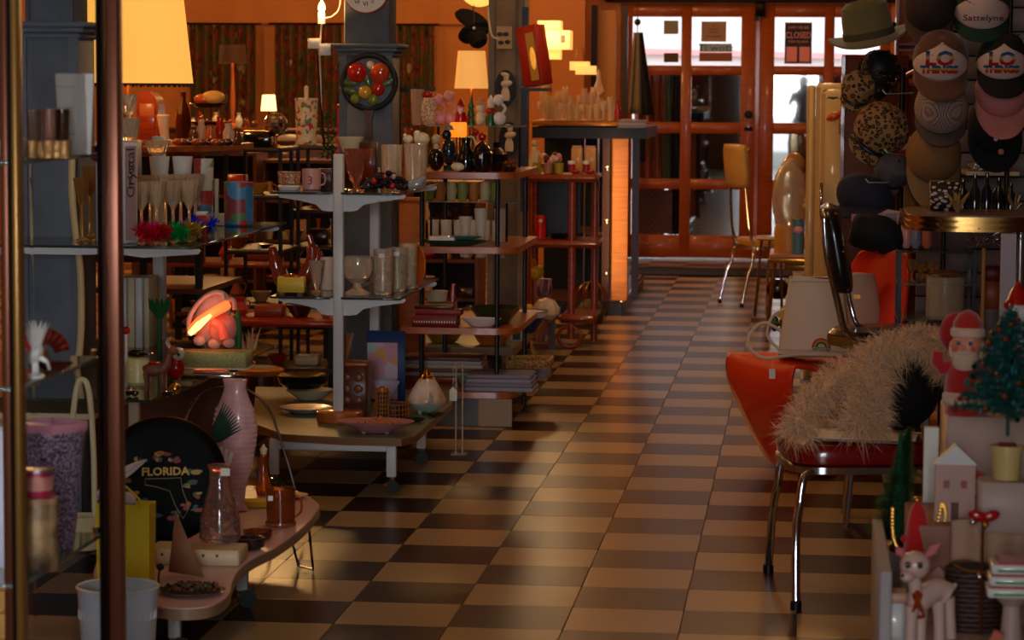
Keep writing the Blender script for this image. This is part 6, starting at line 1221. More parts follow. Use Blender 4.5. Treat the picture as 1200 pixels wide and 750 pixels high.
tn = L_('patterned_tin', mat('pink_pattern_tin', (170, 110, 110), .5, tex='multi', c2=((120, 50, 60), (200, 160, 150), (90, 60, 70), 60)), None, [(11*s, 0), (11*s, 23*s), (.001, 23*s)], on(636, YH+.35, .001), 22); tn.location.z = .001; tag(tn, 'tall pink patterned tin standing on the floor under the reddish stand', 'tin'); tn.scale = (1, 1, (ZF+.119)/(23*s))
MB().ball((0, 0, 9*s), 9*s, 12, (1.1, .9, 1)).build('body', YELG, o); MB().ball((-5*s, 0, 20*s), 6*s, 10).build('head', mat('chick_orange', (216, 130, 36), .4), o)
o = thing('brass_bird_cage', 'round brass wire ornament glinting behind the reddish post', 'ornament', on(692, YH+1.1, .001)); s3 = U(YH+1.1); r = 22*s3
for k in range(5): a = k*pi/5; T_('hoop', BRASS, o, [(r*math.cos(t)*math.cos(a), r*math.cos(t)*math.sin(a), .02+ r*1.2+r*1.2*math.sin(t)) for t in [i*2*pi/24 for i in range(24)]], .003, 5, True)
MB().ball((0, 0, r*.9), r*.75, 12, (1, 1, 1)).build('heap', mat('brown_green_heap', (100, 70, 40), .6, noise=(20, (70, 80, 44))), o)
# ================================================================ COUNTER J
YJ = 16.3; zj = Zof(141, YJ)
xj = on(727, 16.24, 0).x
J_ = thing('glass_counter', 'tall display counter with chrome-edged black plinth and gold-edged top', 'counter', (xj-.5, 17.45, 0))
B('plinth', mat('black_plinth', (18, 16, 16), .35), J_, (.22, 0, .04), (.56, 2.35, .08)); 
B('plinth_trim', CHROME, J_, (.505, 0, .085), (.02, 2.37, .014), bev=.002); B('plinth_top', DWOOD, J_, (.2, 0, .087), (.58, 2.33, .008))
xw_ = xj-.5
jx = lambda px, Y=YJ: on(px, Y, .7).x-xw_
B('top_slab', mat('gold_edge_top', (176, 112, 44), .3, .3), J_, ((jx(622)+jx(733))/2, -.6, zj-.015), (jx(733)-jx(622), 1.1, .03), bev=.006)
B('black_band', BLACKM, J_, ((jx(622)+jx(756))/2, -.5, zj-.075), (jx(756)-jx(622), 1.2, .07))
B('side_post', mat('amber_lit_wood', (196, 116, 44), .4, tex='wood', c2=(222, 142, 60)), J_, ((jx(717)+jx(735))/2, -1.08, (zj-.11+.09)/2), (jx(735)-jx(717), .05, zj-.2))
for px in (709, 740): B('dark_post', mat('maroon_wood', (66, 20, 14), .4), J_, (jx(px), -1.06+(.3 if px == 740 else 0), (zj-.11+.09)/2), (.045, .04, zj-.2))
B('front_glass', PANE, J_, ((jx(622)+jx(704))/2, -1.08, .62), (jx(704)-jx(622), .006, 1.0)); B('dark_back', BLACKM, J_, ((jx(622)+jx(704))/2, -.3, .6), (jx(704)-jx(622), .02, 1.1))
B('inner_shelf', DWOOD, J_, ((jx(622)+jx(704))/2, -.7, .5), (jx(704)-jx(622), .7, .015))
for px, w_ in ((700, .012), (684, .008)): B('chrome_frame', CHROME, J_, (jx(px), -1.09, .62), (w_, .012, .98))
for k in range(3): L_('hinge_knob', CHROME, J_, [(.012, 0), (.014, .01), (.001, .014)], (jx(710), -1.084, .25+.33*k), 10, rx=pi/2)
l = light('counter_post_light', 'AREA', (xj-.06, 16.12, .62), 1.6, WARM, .04, (pi/2, 0, 0), .9); l.data.size_y = .9  # area light in front of the counter, aimed at its side post
def JP(px, Y): return on(px, Y, zj+.0008)
GJ = mat('bar_glass', (255, 232, 196), .08, trans=.62)
rr = random.Random(44); n_ = 0
ROWN = ('front', 'middle', 'rear')
for row in range(3):
    for k in range(11 if row < 2 else 9):
        px = 633+k*8.2+row*2.4; Y = 16.3+row*.16; h = rr.uniform(22, 40)*U(Y) if row else rr.uniform(18, 28)*U(Y); r = 3.4*U(Y)
        if k % 3 == 0: pr = [(r*.8, 0), (r*.7, .004), (.004, .008), (.004, h*.45), (r, h*.6), (r, h), (r-.002, h), (r-.002, h*.62), (.001, h*.48)]
        else: pr = cup(r, h, .002, .82)
        o = L_('bar_glass', GJ, None, pr, JP(px, Y), 12); tag(o, '%s in the %s row of glasses crowded on the display counter' % (('small stemmed glass', 'plain tumbler', 'straight glass')[k % 3], ROWN[row]), 'glass', '%s glasses, %s row on the counter' % (('stemmed', 'tumbler', 'straight')[k % 3], ROWN[row]))
o = thing('red_bottle', 'slim red bottle at the right end of the counter glasses', 'bottle', JP(724, 16.35)); s = U(16.3); L_('body', REDG, o, [(4*s, 0), (4*s, 12*s), (1.5*s, 18*s), (1.5*s, 24*s), (.001, 24*s)], seg=12)
o = thing('crystal_bell', 'pointed crystal candle tree among the counter glasses', 'ornament', JP(701, 16.7)); s = U(16.7); L_('stem', GJ, o, [(6*s, 0), (2*s, 4*s), (2*s, 30*s), (7*s, 34*s), (2*s, 48*s), (3*s, 52*s), (.001, 60*s)], seg=12)
s = U(16.0)
for k in range(3):
    o = MB().box((0, 0, .008), (32*s, .22, .015), rz=.05*k, bev=.001).build('magazine', mat('magazine_grey', (170, 166, 176), .5) if k % 2 == 0 else mat('magazine_white2', (205, 200, 205), .5), loc=on(741, 16.25, zj-.0395+.0158*k)); tag(o, 'pale magazine at the right end of the counter, '+('bottom of the pile', 'middle of the pile', 'top of the pile')[k], 'magazine', 'magazines on the counter')
# lamp of stacked lit boxes
o = thing('stacked_box_lamp', 'lamp made of three offset glowing paper boxes over the counter', 'lamp', JP(645, 17.0)); s = U(17.0); LB = mat('box_shade_lit', (255, 216, 140), .8, emit=((255, 190, 100), .9)); zz = Zof(0, 17)-zj; f = lambda py: Zof(py, 17.0)-zj
B('lower_shade', LB, o, (2*s, 0, f(64)), (20*s, .12, 11*s), bev=.002); B('middle_shade', LB, o, (7*s, -.03, f(47)), (35*s, .2, 22*s), bev=.002); B('upper_shade', LB, o, (-1*s, 0, f(30)), (27*s, .16, 11*s), bev=.002); L_('stem', BRASS, o, [(6*s, 0), (5*s, 2*s), (1*s, 4*s), (1*s, f(66))], seg=12)
B('print_mark', BRE, o, (16*s, -.131, f(46)), (5*s, .002, 9*s)); l = light('lamp_light', 'POINT', (0, -.3, f(40)), 6, WARM2, .08); l.parent = o
o = thing('double_box_lamp', 'low lamp with two small glowing box shades and curved wire', 'lamp', JP(684, 17.3)); s = U(17.3); f = lambda py: Zof(py, 17.3)-zj
B('left_shade', LB, o, (-5*s, 0, f(77)), (22*s, .12, 10*s), bev=.002); B('right_shade', LB, o, (3*s, -.05, f(82)), (23*s, .12, 10*s), bev=.002); L_('stem', BRASS, o, [(6*s, 0), (5*s, 2*s), (1*s, 4*s), (1*s, f(88))], seg=12); T_('wire', BRASS, o, sm([(0, 0, f(74)), (-2*s, 0, f(58)), (-8*s, 0, f(57)), (-10*s, 0, f(68))], 4), .004)
# red boxed mantel piece by pillar 2
o = thing('red_doll_box', 'tall tilted red display box with gold panel beside the brown pillar', 'box', at(631, 101, 12.7), rot=(0, -.18, -.5)); s = U(12.7)
B('box', mat('red_box', (176, 40, 24), .4), o, (0, 0, 36*s), (28*s, .09, 70*s), bev=.003); B('gold_panel', mat('gold_panel', (206, 160, 70), .35, .3), o, (5*s, -.047, 34*s), (11*s, .004, 56*s)); MB().ball((6*s, -.05, 32*s), 4*s, 10, (1, .4, 3.4)).build('figure', mat('golden_doll_glow', (255, 190, 70), .4, emit=((255, 170, 60), .5)), o)  # the figure is given its own glow, though it is no lamp
o2 = thing('wall_bracket_shelf', 'black bracket shelf on the side of the brown pillar', 'shelf', at(628, 103, 12.75)); B('board', BLACKM, o2, (0, .02, -.008), (34*s, .16, .016)); B('bracket', BLACKM, o2, (-14*s, .05, -.3), (.03, .1, .6)); B('hanger', BLACKM, o2, (-14*s, .05, .2), (.03, .05, .38)); 
# hanging garments right of counter
o = thing('hanging_jackets', 'grey and black garments hanging on a hanger beside the doors', 'clothing', at(747, 38, 20.2)); s = U(20.2); L_('hanger_hook', BLACKM, o, [(.004, 0), (.004, 14*s), (.001, 15*s)], seg=8)
MB().ball((0, 0, 12*s), 4*s, 10).build('hanger_knob', BLACKM, o)
MB().grid(lambda u, v: ((-3-v*6+u*(8+v*9))*s, .03*math.sin(u*7), -v*95*s), 12, 8).build('grey_coat', mat('grey_coat', (104, 92, 76), .85), o, solid=.02); MB().grid(lambda u, v: ((2+v*5+u*(3+v*9))*s, .03*math.sin(u*9)-.03, -v*96*s), 12, 8).build('black_coat', mat('black_coat', (12, 10, 10), .9), o, solid=.02)
T_('hanging_wire', BLACKM, o, [(0, 0, 14*s), (0, 0, CZ-o.location.z)], .003)
o = thing('long_dark_garment', 'long black garment hanging low beside the door stile', 'clothing', at(749, 158, 20.6)); MB().grid(lambda u, v: ((-7+u*14)*s, .02*math.sin(u*8), -v*32*s), 10, 4).build('cloth', _M['black_coat'], o, solid=.02); T_('rod', BLACKM, o, [(-3*s, 0, -32*s), (-3*s, 0, -o.location.z)], .01)
# ================================================================ RIGHT SIDE, far to near
# cream cabinet
YR = 12.6
a, b_ = on(955, YR, 1).x, on(1010, YR, 1).x
zt3 = Zof(95, YR)
o = thing('cream_refrigerator', 'tall cream vintage metal refrigerator right of the doors', 'refrigerator', ((a+b_)/2, YR+.3, 0)); CRM = mat('cream_enamel', (206, 170, 110), .35, coat=.3)
wd = b_-a
B('body', CRM, o, (0, .02, zt3/2), (wd, .56, zt3), bev=.02); B('door', CRM, o, (.01, -.28, zt3*.5), (wd-.03, .05, zt3-.06), bev=.02)
B('side_edge', CRM, o, (-wd/2-.022, .1, zt3/2), (.04, .4, zt3-.02), bev=.012); B('handle', CHROME, o, (-wd/2+.03, -.32, zt3*.62), (.014, .03, .16), bev=.004)
B('badge', mat('badge', (150, 100, 60), .4), o, (.0+wd*.28, -.308, Zof(160, YR)), (.02, .004, .14)); B('photo_magnet', mat('magnet_photo', (160, 96, 50), .5), o, (wd*.1, -.308, Zof(148, YR)), (.05, .004, .05))
o = thing('red_crab_magnet', 'orange-red crab ornament on the cream refrigerator front', 'ornament', at(978, 136, YR-.03)); s = U(YR); MB().ball((0, 0, 0), 7*s, 10, (1.5, .5, .7), (0, -.4, 0)).build('shell', ORANGEG, o); 
for k in range(4): T_('leg', ORANGEG, o, [(-4*s+k*3*s, 0, 0), (-9*s+k*5*s, -.01, -7*s)], .002, 5)
o = thing('leaf_magnet', 'small green leaf sprig above the crab ornament', 'ornament', at(976, 116, YR-.03)); 
for k in range(5): t = -1.2+k*.6; T_('leaf', GREENG, o, [(0, 0, 0), (5*s*math.sin(t), -.005, 2*s), (8*s*math.sin(t), -.006, -1*s+2*s*math.cos(t))], [.003, .005, .001], 5)
# yellow-backed chair far
def chrome_chair(label, loc, rz, m, w=.40, h=.44, bh=.84, bz0=None, name='dining_chair', back=True, backm=None, seat_h=.06, tube=.011, group=None):
    o = thing(name, label, 'chair', loc, rz, group)
    st = MB(); n = 24; prof = [(.86, h-seat_h), (.98, h-seat_h*.8), (1.0, h-seat_h*.35), (.95, h-.004), (.6, h), (.001, h+.002)]
    V = []
    def rr_(a): c, s_ = math.cos(a), math.sin(a); return 1/((abs(c)**5+abs(s_)**5)**.2)
    st.lathe([(w/2*a, z) for a, z in prof], seg=40, wob=lambda a, z: rr_(a)-1); st.build('seat', m, o)
    MB().lathe([(w/2*.95, h-seat_h-.014), (w/2*1.0, h-seat_h-.012), (w/2*1.0, h-seat_h+.006), (w/2*.95, h-seat_h+.008)], seg=40, wob=lambda a, z: rr_(a)-1).build('apron', CHROME, o)
    k = w/2
    for sx in (-1, 1):
        T_('leg', CHROME, o, sm([(sx*k*.62, -k*.84, h-seat_h-.006), (sx*k*.84, -k*.96, h-seat_h-.02), (sx*k*.92, -k*1.02, h-.17), (sx*k*.98, -k*1.14, .2), (sx*k*1.0, -k*1.32, .012)], 5), tube, 12)
        L_('leg_tip', BLACKM, o, [(tube*1.25, 0), (tube*1.25, .022), (tube, .026)], (sx*k*1.0, -k*1.32, 0), 12)
        T_('leg', CHROME, o, sm([(sx*k*.5, k*.8, h-seat_h-.006), (sx*k*.8, k*.98, h-seat_h-.02), (sx*k*.86, k*1.05, h-.17), (sx*k*.9, k*1.2, .2), (sx*k*.92, k*1.42, .012)], 5), tube, 12)
        L_('leg_tip', BLACKM, o, [(tube*1.25, 0), (tube*1.25, .022), (tube, .026)], (sx*k*.92, k*1.42, 0), 12)
    if back:
        zb0 = (bz0 or h+.15)+.04
        for sx in (-1, 1): T_('back_tube', CHROME, o, sm([(sx*k*.7, k*.95, h-seat_h), (sx*k*.72, k*1.12, h+.1), (sx*k*.6, k*1.22, zb0), (sx*k*.5, k*1.28, zb0+.1)], 5), tube*.9, 10)
        MB().grid(lambda u, v: ((-.5+u)*1.7*k*(1-3.2*abs(v-.5)**4), k*(1.14+.16*v+.12*math.cos((u-.5)*2.4)), (bz0 or h+.15)+(bh-(bz0 or h+.15)-.02)*v), 12, 8).build('backrest', backm or m, o, solid=.035)
    return o
YV = mat('yellow_vinyl', (206, 150, 60), .35, coat=.3)
o = chrome_chair('yellow vinyl chrome dining chair facing away near the doors', on(903, 17.3, 0), 2.0, YV, backm=mat('cream_yellow_vinyl', (196, 150, 84), .4), bh=Zof(163, 17.3), bz0=Zof(216, 17.3))
# formica table
YT2 = 14.6; zt4 = Zof(294, YT2)
o = thing('formica_table', 'yellow-edged chrome-legged side table carrying boxed goods', 'table', on(945, YT2+.3, 0)); s = U(YT2)
B('top', mat('pale_pink_top', (190, 130, 110), .35), o, (0, 0, zt4-.012), (90*s, .6, .018), bev=.005); B('edge_band', mat('yellow_chrome_edge', (190, 150, 70), .2, .8), o, (0, 0, zt4-.035), (92*s, .61, .03), bev=.008); B('apron', _M['yellow_chrome_edge'], o, (4*s, 0, zt4-.07), (62*s, .5, .05), bev=.004)
for sx in (-1, 1):
    for sy in (-1, 1): T_('leg', mat('brass_tube', (190, 140, 70), .2, .9), o, [(sx*38*s, sy*.24, zt4-.05), (sx*44*s, sy*.28, .2), (sx*46*s, sy*.3, .01)], .011, 8)
def FT(px, Y): return on(px, Y, zt4-.0022)
o = thing('chrome_stool', 'white-seated chrome stool in front of the doors beside the yellow chair', 'stool', on(907, 16.3, 0)); z5 = Zof(272, 16.3); s = U(16.3)
L_('seat', mat('silver_vinyl', (200, 180, 160), .25, .3), o, [(20*s, z5-.03), (24*s, z5-.02), (23*s, z5-.003), (.001, z5)], seg=28, sy=.8)
for k in range(4): a = k*pi/2+.4; T_('leg', CHROME, o, [(17*s*math.cos(a), 14*s*math.sin(a), z5-.03), (24*s*math.cos(a), 20*s*math.sin(a), .01)], .009, 8)
B('under_bag', BLACKG, o, (4*s, 0, z5*.35), (26*s, .15, .12), bev=.04)
o = thing('glass_dome', 'large clear glass dome jar on the side table', 'dome', FT(924, 14.9)); s = U(14.9); zb = 32*s
L_('wood_base', mat('yellow_wood_base', (190, 130, 50), .4), o, [(17*s, 0), (17*s, zb*.8), (15*s, zb), (.001, zb)], seg=28); L_('dome', CRY, o, [(15*s, zb), (19*s, zb+14*s), (20*s, zb+34*s), (17*s, zb+56*s), (9*s, zb+72*s), (3*s, zb+78*s), (.001, zb+78*s), (.001, zb+77*s), (8*s, zb+71*s), (16*s, zb+55*s), (19*s, zb+34*s), (18*s, zb+14*s), (14*s, zb+1*s)], seg=32, close=False); 
o = MB().ball((0, 0, 14*s), 13*s, 18).build('gold_globe_shade', mat('golden_globe', (206, 160, 84), .25, .3, coat=.5), loc=on(929, 15.15, zt4-.0022)); tag(o, 'golden round shade behind the clear glass dome', 'ornament'); o.location.z += 0; o.scale = (1, 1, 1); o2 = L_('shade_stand', BRASS, None, [(9*s, 0), (9*s, 3*s), (2*s, 5*s), (2*s, 84*s), (6*s, 88*s), (.001, 88*s)], on(929, 15.15, zt4-.0022), 14); o.location.z += 87*s; tag(o2, 'slim brass stand hidden behind the glass dome, holding the golden shade', 'stand')
for k, (px, w_, h, Y, c, cat_) in enumerate(((935, 14, 40, 14.72, (84, 130, 150), 'blue label can with pink oval at the left of the boxed goods'), (950, 14, 50, 14.76, (186, 96, 90), 'pink and red patterned box in the middle of the boxed goods'), (962, 12, 50, 14.8, (160, 70, 70), 'maroon patterned box at the right of the boxed goods'))):
    s = U(Y); nm = ('drink_can', 'patterned_box', 'patterned_box')[k]; o = thing(nm, cat_, 'can' if k == 0 else 'box', FT(px, Y))
    if k == 0: L_('can_body', mat('blue_can', c, .4), o, [(7*s, 0), (7*s, h*s), (.001, h*s)], seg=20); MB().ball((0, -6.4*s, h*.7*s), 5*s, 10, (1.2, .3, .9)).build('pink_oval', PINKC, o); L_('lid', CHROME, o, [(7.2*s, h*s-.002), (7.2*s, h*s+.003), (.001, h*s+.003)], seg=20)
    else: B('box', mat('rose_pattern%d' % k, c, .5, tex='multi', c2=((206, 140, 130), (130, 40, 50), (220, 180, 170), 40)), o, (0, 0, h*s/2), (w_*s, .07, h*s), bev=.002)
o = thing('gold_tray_stand', 'small yellow footed tray with brass figure above the boxed goods', 'stand', FT(958, 14.75)); s = U(14.75); zz = Zof(238, 14.75)-zt4; L_('column', BRASS, o, [(10*s, 0), (3*s, .02), (3*s, zz-.02), (8*s, zz-.004)], seg=16); B('tray', YELG, o, (0, 0, zz+.004), (36*s, .1, .016), bev=.003); 
MB().ball((6*s, 0, zz+14*s), 7*s, 12, (.8, .7, 1.4)).build('brass_figure', GOLD, o); MB().ball((7*s, 0, zz+28*s), 5*s, 10).build('figure_head', ORANGEG, o); B('block', YELG, o, (-10*s, 0, zz+5*s), (12*s, .05, 9*s), bev=.002)
# long dark tables / backdrop panels behind hats
o = thing('dark_red_cabinet', 'tall dark red wooden cabinet side behind the leopard caps', 'cabinet', (on(1024, 11.2, 1).x, 11.45, 0)); s = U(11.2); zc_ = Zof(62, 11.2); B('panel', mat('dark_red_board', (104, 38, 22), .5, tex='wood', c2=(88, 30, 18)), o, (0, 0, zc_/2), (76*s, .4, zc_), bev=.004); B('edge', RWOODZ, o, (-37*s, -.19, zc_/2), (.014, .04, zc_))
o = thing('pale_pole', 'cream pole rising beside the orange shelves behind the caps', 'pole', on(1078, 11.0, 0)); L_('pole', _M['cream_wood'], o, [(4*s, 0), (4*s, 2.6)], seg=12); 
for zy in (38, 56): L_('collar', BRASS, o, [(5*s, Zof(zy, 11)), (5*s, Zof(zy, 11)+.02)], seg=12)
o = thing('orange_lit_rack', 'shelves of papers with orange light painted on, behind the fedora', 'shelf unit', on(1063, 12.0, 0)); s = U(12); B('back', mat('orange_lit_panel', (206, 96, 30), .5), o, (0, .1, 1.1), (40*s, .02, 2.2))  # warm light on the area behind is put into the orange colours
for py in (50, 57, 66, 84, 96): B('shelf', RWOOD, o, (0, 0, Zof(py, 12)), (40*s, .2, .012))
for py in (62, 92): B('paper_pile', mat('orange_lit_papers', (220, 130, 50), .6), o, (0, 0, Zof(py, 12)), (30*s, .14, .025))
for sx in (-1, 1): B('side', RWOODZ, o, (sx*20*s, 0, 1.1), (.012, .2, 2.2))
o = thing('red_ruler', 'glossy red-orange slanting stick behind the leopard caps', 'stick', at(1056, 91, 10.9)); s = U(10.9); T_('stick', mat('red_orange_gloss', (206, 60, 24), .25, coat=.6), o, [(-17*s, 0, -9*s), (17*s, 0, 9*s)], 2.2*s, 8); T_('hook', WIRE, o, [(-17*s, .005, -9*s), (-17*s, .36, -9*s)], .002, 5)
# slatwall
YS = 10.3; a, b_ = on(1075, YS, 1).x, on(1262, YS, 1).x
o = thing('slatwall_panel', 'grey slatted display panel behind the caps at right', 'display panel', ((a+b_)/2, YS, 0)); SW = mat('grey_slat', (116, 106, 108), .5)
z = .25; 
while z < 2.15: B('slat', SW, o, (0, 0, z+.045), (b_-a, .02, .086), bev=.004); z += .0925
B('backing', mat('slat_backing', (24, 20, 20), .8), o, (0, .016, 1.2), (b_-a, .012, 1.95)); 
for sx in (-1, 1): B('upright', DKM, o, (sx*((b_-a)/2-.03), .04, 1.1), (.04, .04, 2.2))
# ------------- caps
def cap(label, px, py, Y, wpx, crown, brim, front=None, prt=None, tilt=.95, rz=0, pipe=None, bl=.9, script=None):
    s = U(Y); R_ = wpx*s/2
    o = thing('baseball_cap', label, 'cap', at(px, py, Y)); o.rotation_euler = (tilt, 0, rz)
    prof = [(R_, 0), (R_*1.02, R_*.12), (R_*.97, R_*.5), (R_*.78, R_*.9), (R_*.45, R_*1.16), (R_*.001, R_*1.24)]
    sy = 1.12
    n = 28; V = []; F = []; FF = []
    for (r, z) in prof:
        for j in range(n): a = 2*pi*j/n-pi/2; V.append((r*math.cos(a), r*math.sin(a)*sy, z))
    for i in range(len(prof)-1):
        for j in range(n):
            f = (i*n+j, i*n+(j+1) % n, (i+1)*n+(j+1) % n, (i+1)*n+j)
            jj = min(j, n-1-j) if j else 0
            isf = False
            (FF if isf else F).append(f)
    m = MB(); m.add(V, F); m.build('crown', crown, o, solid=.003)
    if front:
        def fp(u, v):
            t = v*4.3; i = min(int(t), 4); f = t-i; r = prof[i][0]*(1-f)+prof[i+1][0]*f; z = prof[i][1]*(1-f)+prof[i+1][1]*f; hw = 1.4*max(0, 1-v**2.8); a = -pi/2+(u-.5)*2*hw
            return (r*1.012*math.cos(a), r*1.012*sy*math.sin(a)-.001, z+.001)
        MB().grid(fp, 16, 12).build('front_panel', front, o, solid=.002)
    MB().ball((0, 0, R_*1.24), R_*.07, 8, (1, 1, .6)).build('top_button', brim, o)
    L = R_*bl
    def bf(u, v):
        a = -pi*.5+(u-.5)*pi*.86; x, y = R_*1.0*math.cos(a), R_*sy*math.sin(a); xo = x*(1+.02*v); yo = y-L*v*(max(0, math.cos((u-.5)*pi*.92)))**.55
        return (xo, yo, R_*.02-.22*R_*((x/R_)**2)*(.3+v)+.02*v*R_)
    MB().grid(bf, 18, 6).build('brim', brim, o, solid=.004)
    if pipe: T_('brim_piping', pipe, o, [bf(q/20, 1) for q in range(21)], .0045, 6)
    T_('sweatband_seam', brim, o, [(R_*1.01*math.cos(t), R_*1.01*sy*math.sin(t), R_*.05) for t in [i*2*pi/28 for i in range(28)]], .0018, 5, True)
    if prt:
        for (t, sz, zz, mm, sx) in prt: text(t, sz*R_, mm, o, (-.1*R_, -R_*sy*1.0-.003, zz*R_), (pi/2-.12, 0, 0), sx=sx, bold=.0026, name='printed_lettering')
    if script: text(script[0], script[1]*R_, script[2], o, (0, -R_*sy*.99-.004, R_*.55), (pi/2-.2, 0, .0), sx=1.2, name='printed_lettering')
    # hook that holds it
    return o
def rain(name, o0):
    m = mat(name, (255, 0, 0), .6); nt = m.node_tree; bs = nt.nodes['Principled BSDF']; tc = nt.nodes.new('ShaderNodeTexCoord'); sp = nt.nodes.new('ShaderNodeSeparateXYZ'); mr = nt.nodes.new('ShaderNodeMapRange'); r = nt.nodes.new('ShaderNodeValToRGB'); e = r.color_ramp.elements
    cs = [(0, (176, 24, 22)), (.38, (190, 34, 24)), (.5, (226, 150, 30)), (.62, (190, 176, 60)), (.74, (44, 110, 140)), (1, (24, 60, 120))]
    while len(e) < len(cs): e.new(.5)
    for k, (p, c) in enumerate(cs): e[k].position = p; e[k].color = lin(c)
    nt.links.new(tc.outputs['Generated'], sp.inputs[0]); nt.links.new(sp.outputs['Y'], r.inputs[0]); nt.links.new(r.outputs[0], bs.inputs['Base Color']); return m
RB_ = rain('rainbow_print', 0)
BRC = mat('brown_cap_cloth', (92, 50, 30), .85, sheen=.2); PWH = mat('pinkish_white_foam', (206, 172, 160), .8); BKC = mat('black_cap_cloth', (16, 15, 18), .85); TWD = mat('tweed', (186, 156, 140), .9, tex='weave', c2=(80, 60, 54, 210)); KHC = mat('khaki_cloth', (132, 92, 50), .85); PKC_ = mat('dusty_pink_cloth', (206, 130, 124), .85); GRC = mat('green_cap_cloth', (20, 52, 34), .85)
prt = [('LO', .82, .98, RB_, 1.0), ('THINGS', .40, .50, RB_, .95)]
caps = []
caps.append(cap('khaki cap with black-piped brim at the bottom of the left cap stack', 1094, 183, 9.55, 62, KHC, mat('olive_brim', (120, 92, 60), .8), tilt=1.0, bl=1.3, pipe=BKC))
caps.append(cap('woven tweed cap under the brown rainbow cap', 1103, 128, 9.45, 60, TWD, mat('grey_brim', (74, 58, 54), .8), tilt=1.0, bl=.6))
caps.append(cap('brown cap with white front and rainbow print, left of the two', 1102, 74, 9.35, 62, BRC, BRC, PWH, prt, tilt=.62, bl=1.35))
caps.append(cap('black cap with pink flower dots at the bottom of right cap stack', 1166, 148, 9.6, 62, BKC, BKC, tilt=1.0))
caps.append(cap('dusty pink cap under the black rainbow cap', 1174, 108, 9.45, 60, PKC_, mat('salmon_brim', (214, 130, 116), .8), tilt=.95, bl=1.1))
caps.append(cap('black-billed cap with white front and rainbow print, right of the two', 1174, 74, 9.35, 58, BKC, BKC, PWH, prt, tilt=.62, bl=1.3))
caps.append(cap('plain dark brown cap at the top of the left cap stack', 1089, 10, 9.4, 56, mat('dark_brown_cloth', (50, 30, 20), .85), mat('brown_brim', (70, 44, 30), .8), tilt=1.0, bl=.8))
caps.append(cap('green-billed cap with cream front and black script at the top right', 1150, 12, 9.4, 62, GRC, GRC, PWH, tilt=.7, bl=.8, script=('Sattelyne', .34, INK)))
s = U(9.4); k0 = caps[3]
for k, (x, z, r, m) in enumerate(((1162, 156, 4, PINKC), (1168, 152, 3, YELG), (1167, 163, 2.5, WHITEC), (1173, 161, 3, mat('gold_dot', (180, 150, 60), .5)), (1173, 178, 3.6, mat('peach_dot', (190, 110, 80), .5)))):
    p = at(x, z, 9.42); q = MB().ball((0, 0, 0), r*s, 8, (1, .4, 1)).build('flower_dot', m, k0); bpy.context.view_layer.update(); q.matrix_parent_inverse = k0.matrix_world.inverted(); q.location = p
# cap rack rods: vertical rod carrying each stack
for k, px in enumerate((1100, 1172)):
    o = thing('cap_rack', ('left', 'right')[k]+' metal cap rack pole hidden behind the stacked caps', 'rack', on(px, 9.92, 0)); L_('pole', BLACKM, o, [(.08, 0), (.08, .01), (.009, .02), (.009, 2.3)], seg=14)
    for py in ((40, 90, 145, -20) if k == 0 else (40, 80, 125, -20)): T_('peg', BLACKM, o, [(0, 0, Zof(py, 9.75)), (0, -.44, Zof(py, 9.75)+.0)], .004, 6)
# fedora
Y = 10.3; s = U(Y)
OLV = mat('olive_felt', (96, 88, 48), .8, noise=(6, (110, 98, 52)), sheen=.3)
o = thing('green_fedora', 'olive green felt fedora tilted over the dark wig head', 'hat', at(1019, 44, Y)); o.rotation_euler = (.16, -.20, 0)
def brimf(a, z): return 0
L_('crown', OLV, o, [(29*s, 0), (30*s, 4*s), (29*s, 22*s), (27*s, 38*s), (20*s, 43*s), (8*s, 37*s), (.001, 36*s)], seg=40, sx=.98, sy=.8)
V = MB().grid(lambda u, v: ((27+18*v)*s*math.cos(u*2*pi)*1.06, (22+18*v)*s*math.sin(u*2*pi), (1-1.5*v+7*v*v*abs(math.cos(u*2*pi))**3 - 5*v*(math.sin(u*2*pi) < 0)*abs(math.sin(u*2*pi)))*s), 48, 6); V.build('brim', OLV, o, solid=.004)
L_('band', mat('olive_band', (70, 62, 36), .7), o, [(30.6*s, 1*s), (30.8*s, 9*s), (30*s, 9.5*s)], seg=40, sx=.98, sy=.8, close=False); MB().ball((30*s, -3*s, 10*s), 3*s, 8).build('feather_knot', BLACKM, o)
o = thing('wig_head', 'black mannequin head with dark curly wig under the green fedora', 'mannequin', (on(1027, 10.35, 1).x, 10.35, 0)); zz = Zof(96, 10.35); L_('stand', BLACKM, o, [(.09, 0), (.09, .015), (.012, .03), (.012, zz-.06), (.05, zz-.03), (.045, zz)], seg=16); MB().ball((0, 0, zz+.05), 21*s, 16, (1, 1, 1.2)).build('head', mat('mannequin_black', (22, 20, 22), .5), o)
rr = random.Random(19); b = MB()
for k in range(150):
    th, ph = rr.uniform(0, 2*pi), rr.uniform(-.9, 1.2); c = Vector((24*s*math.cos(th)*math.cos(ph), 24*s*math.sin(th)*math.cos(ph), zz+.05+26*s*math.sin(ph))); b.tube([c+Vector((.006*math.cos(q), .006*math.sin(q), -.004*q)) for q in (0, 1.2, 2.4, 3.6, 4.8)], .003, 4)
q = b.build('curls', mat('black_hair', (16, 14, 14), .5), o); q['kind'] = 'stuff'
# leopard caps
LEO = mat('leopard_cloth', (150, 112, 68), .8, tex='leopard'); LEO = _M['leopard_cloth']
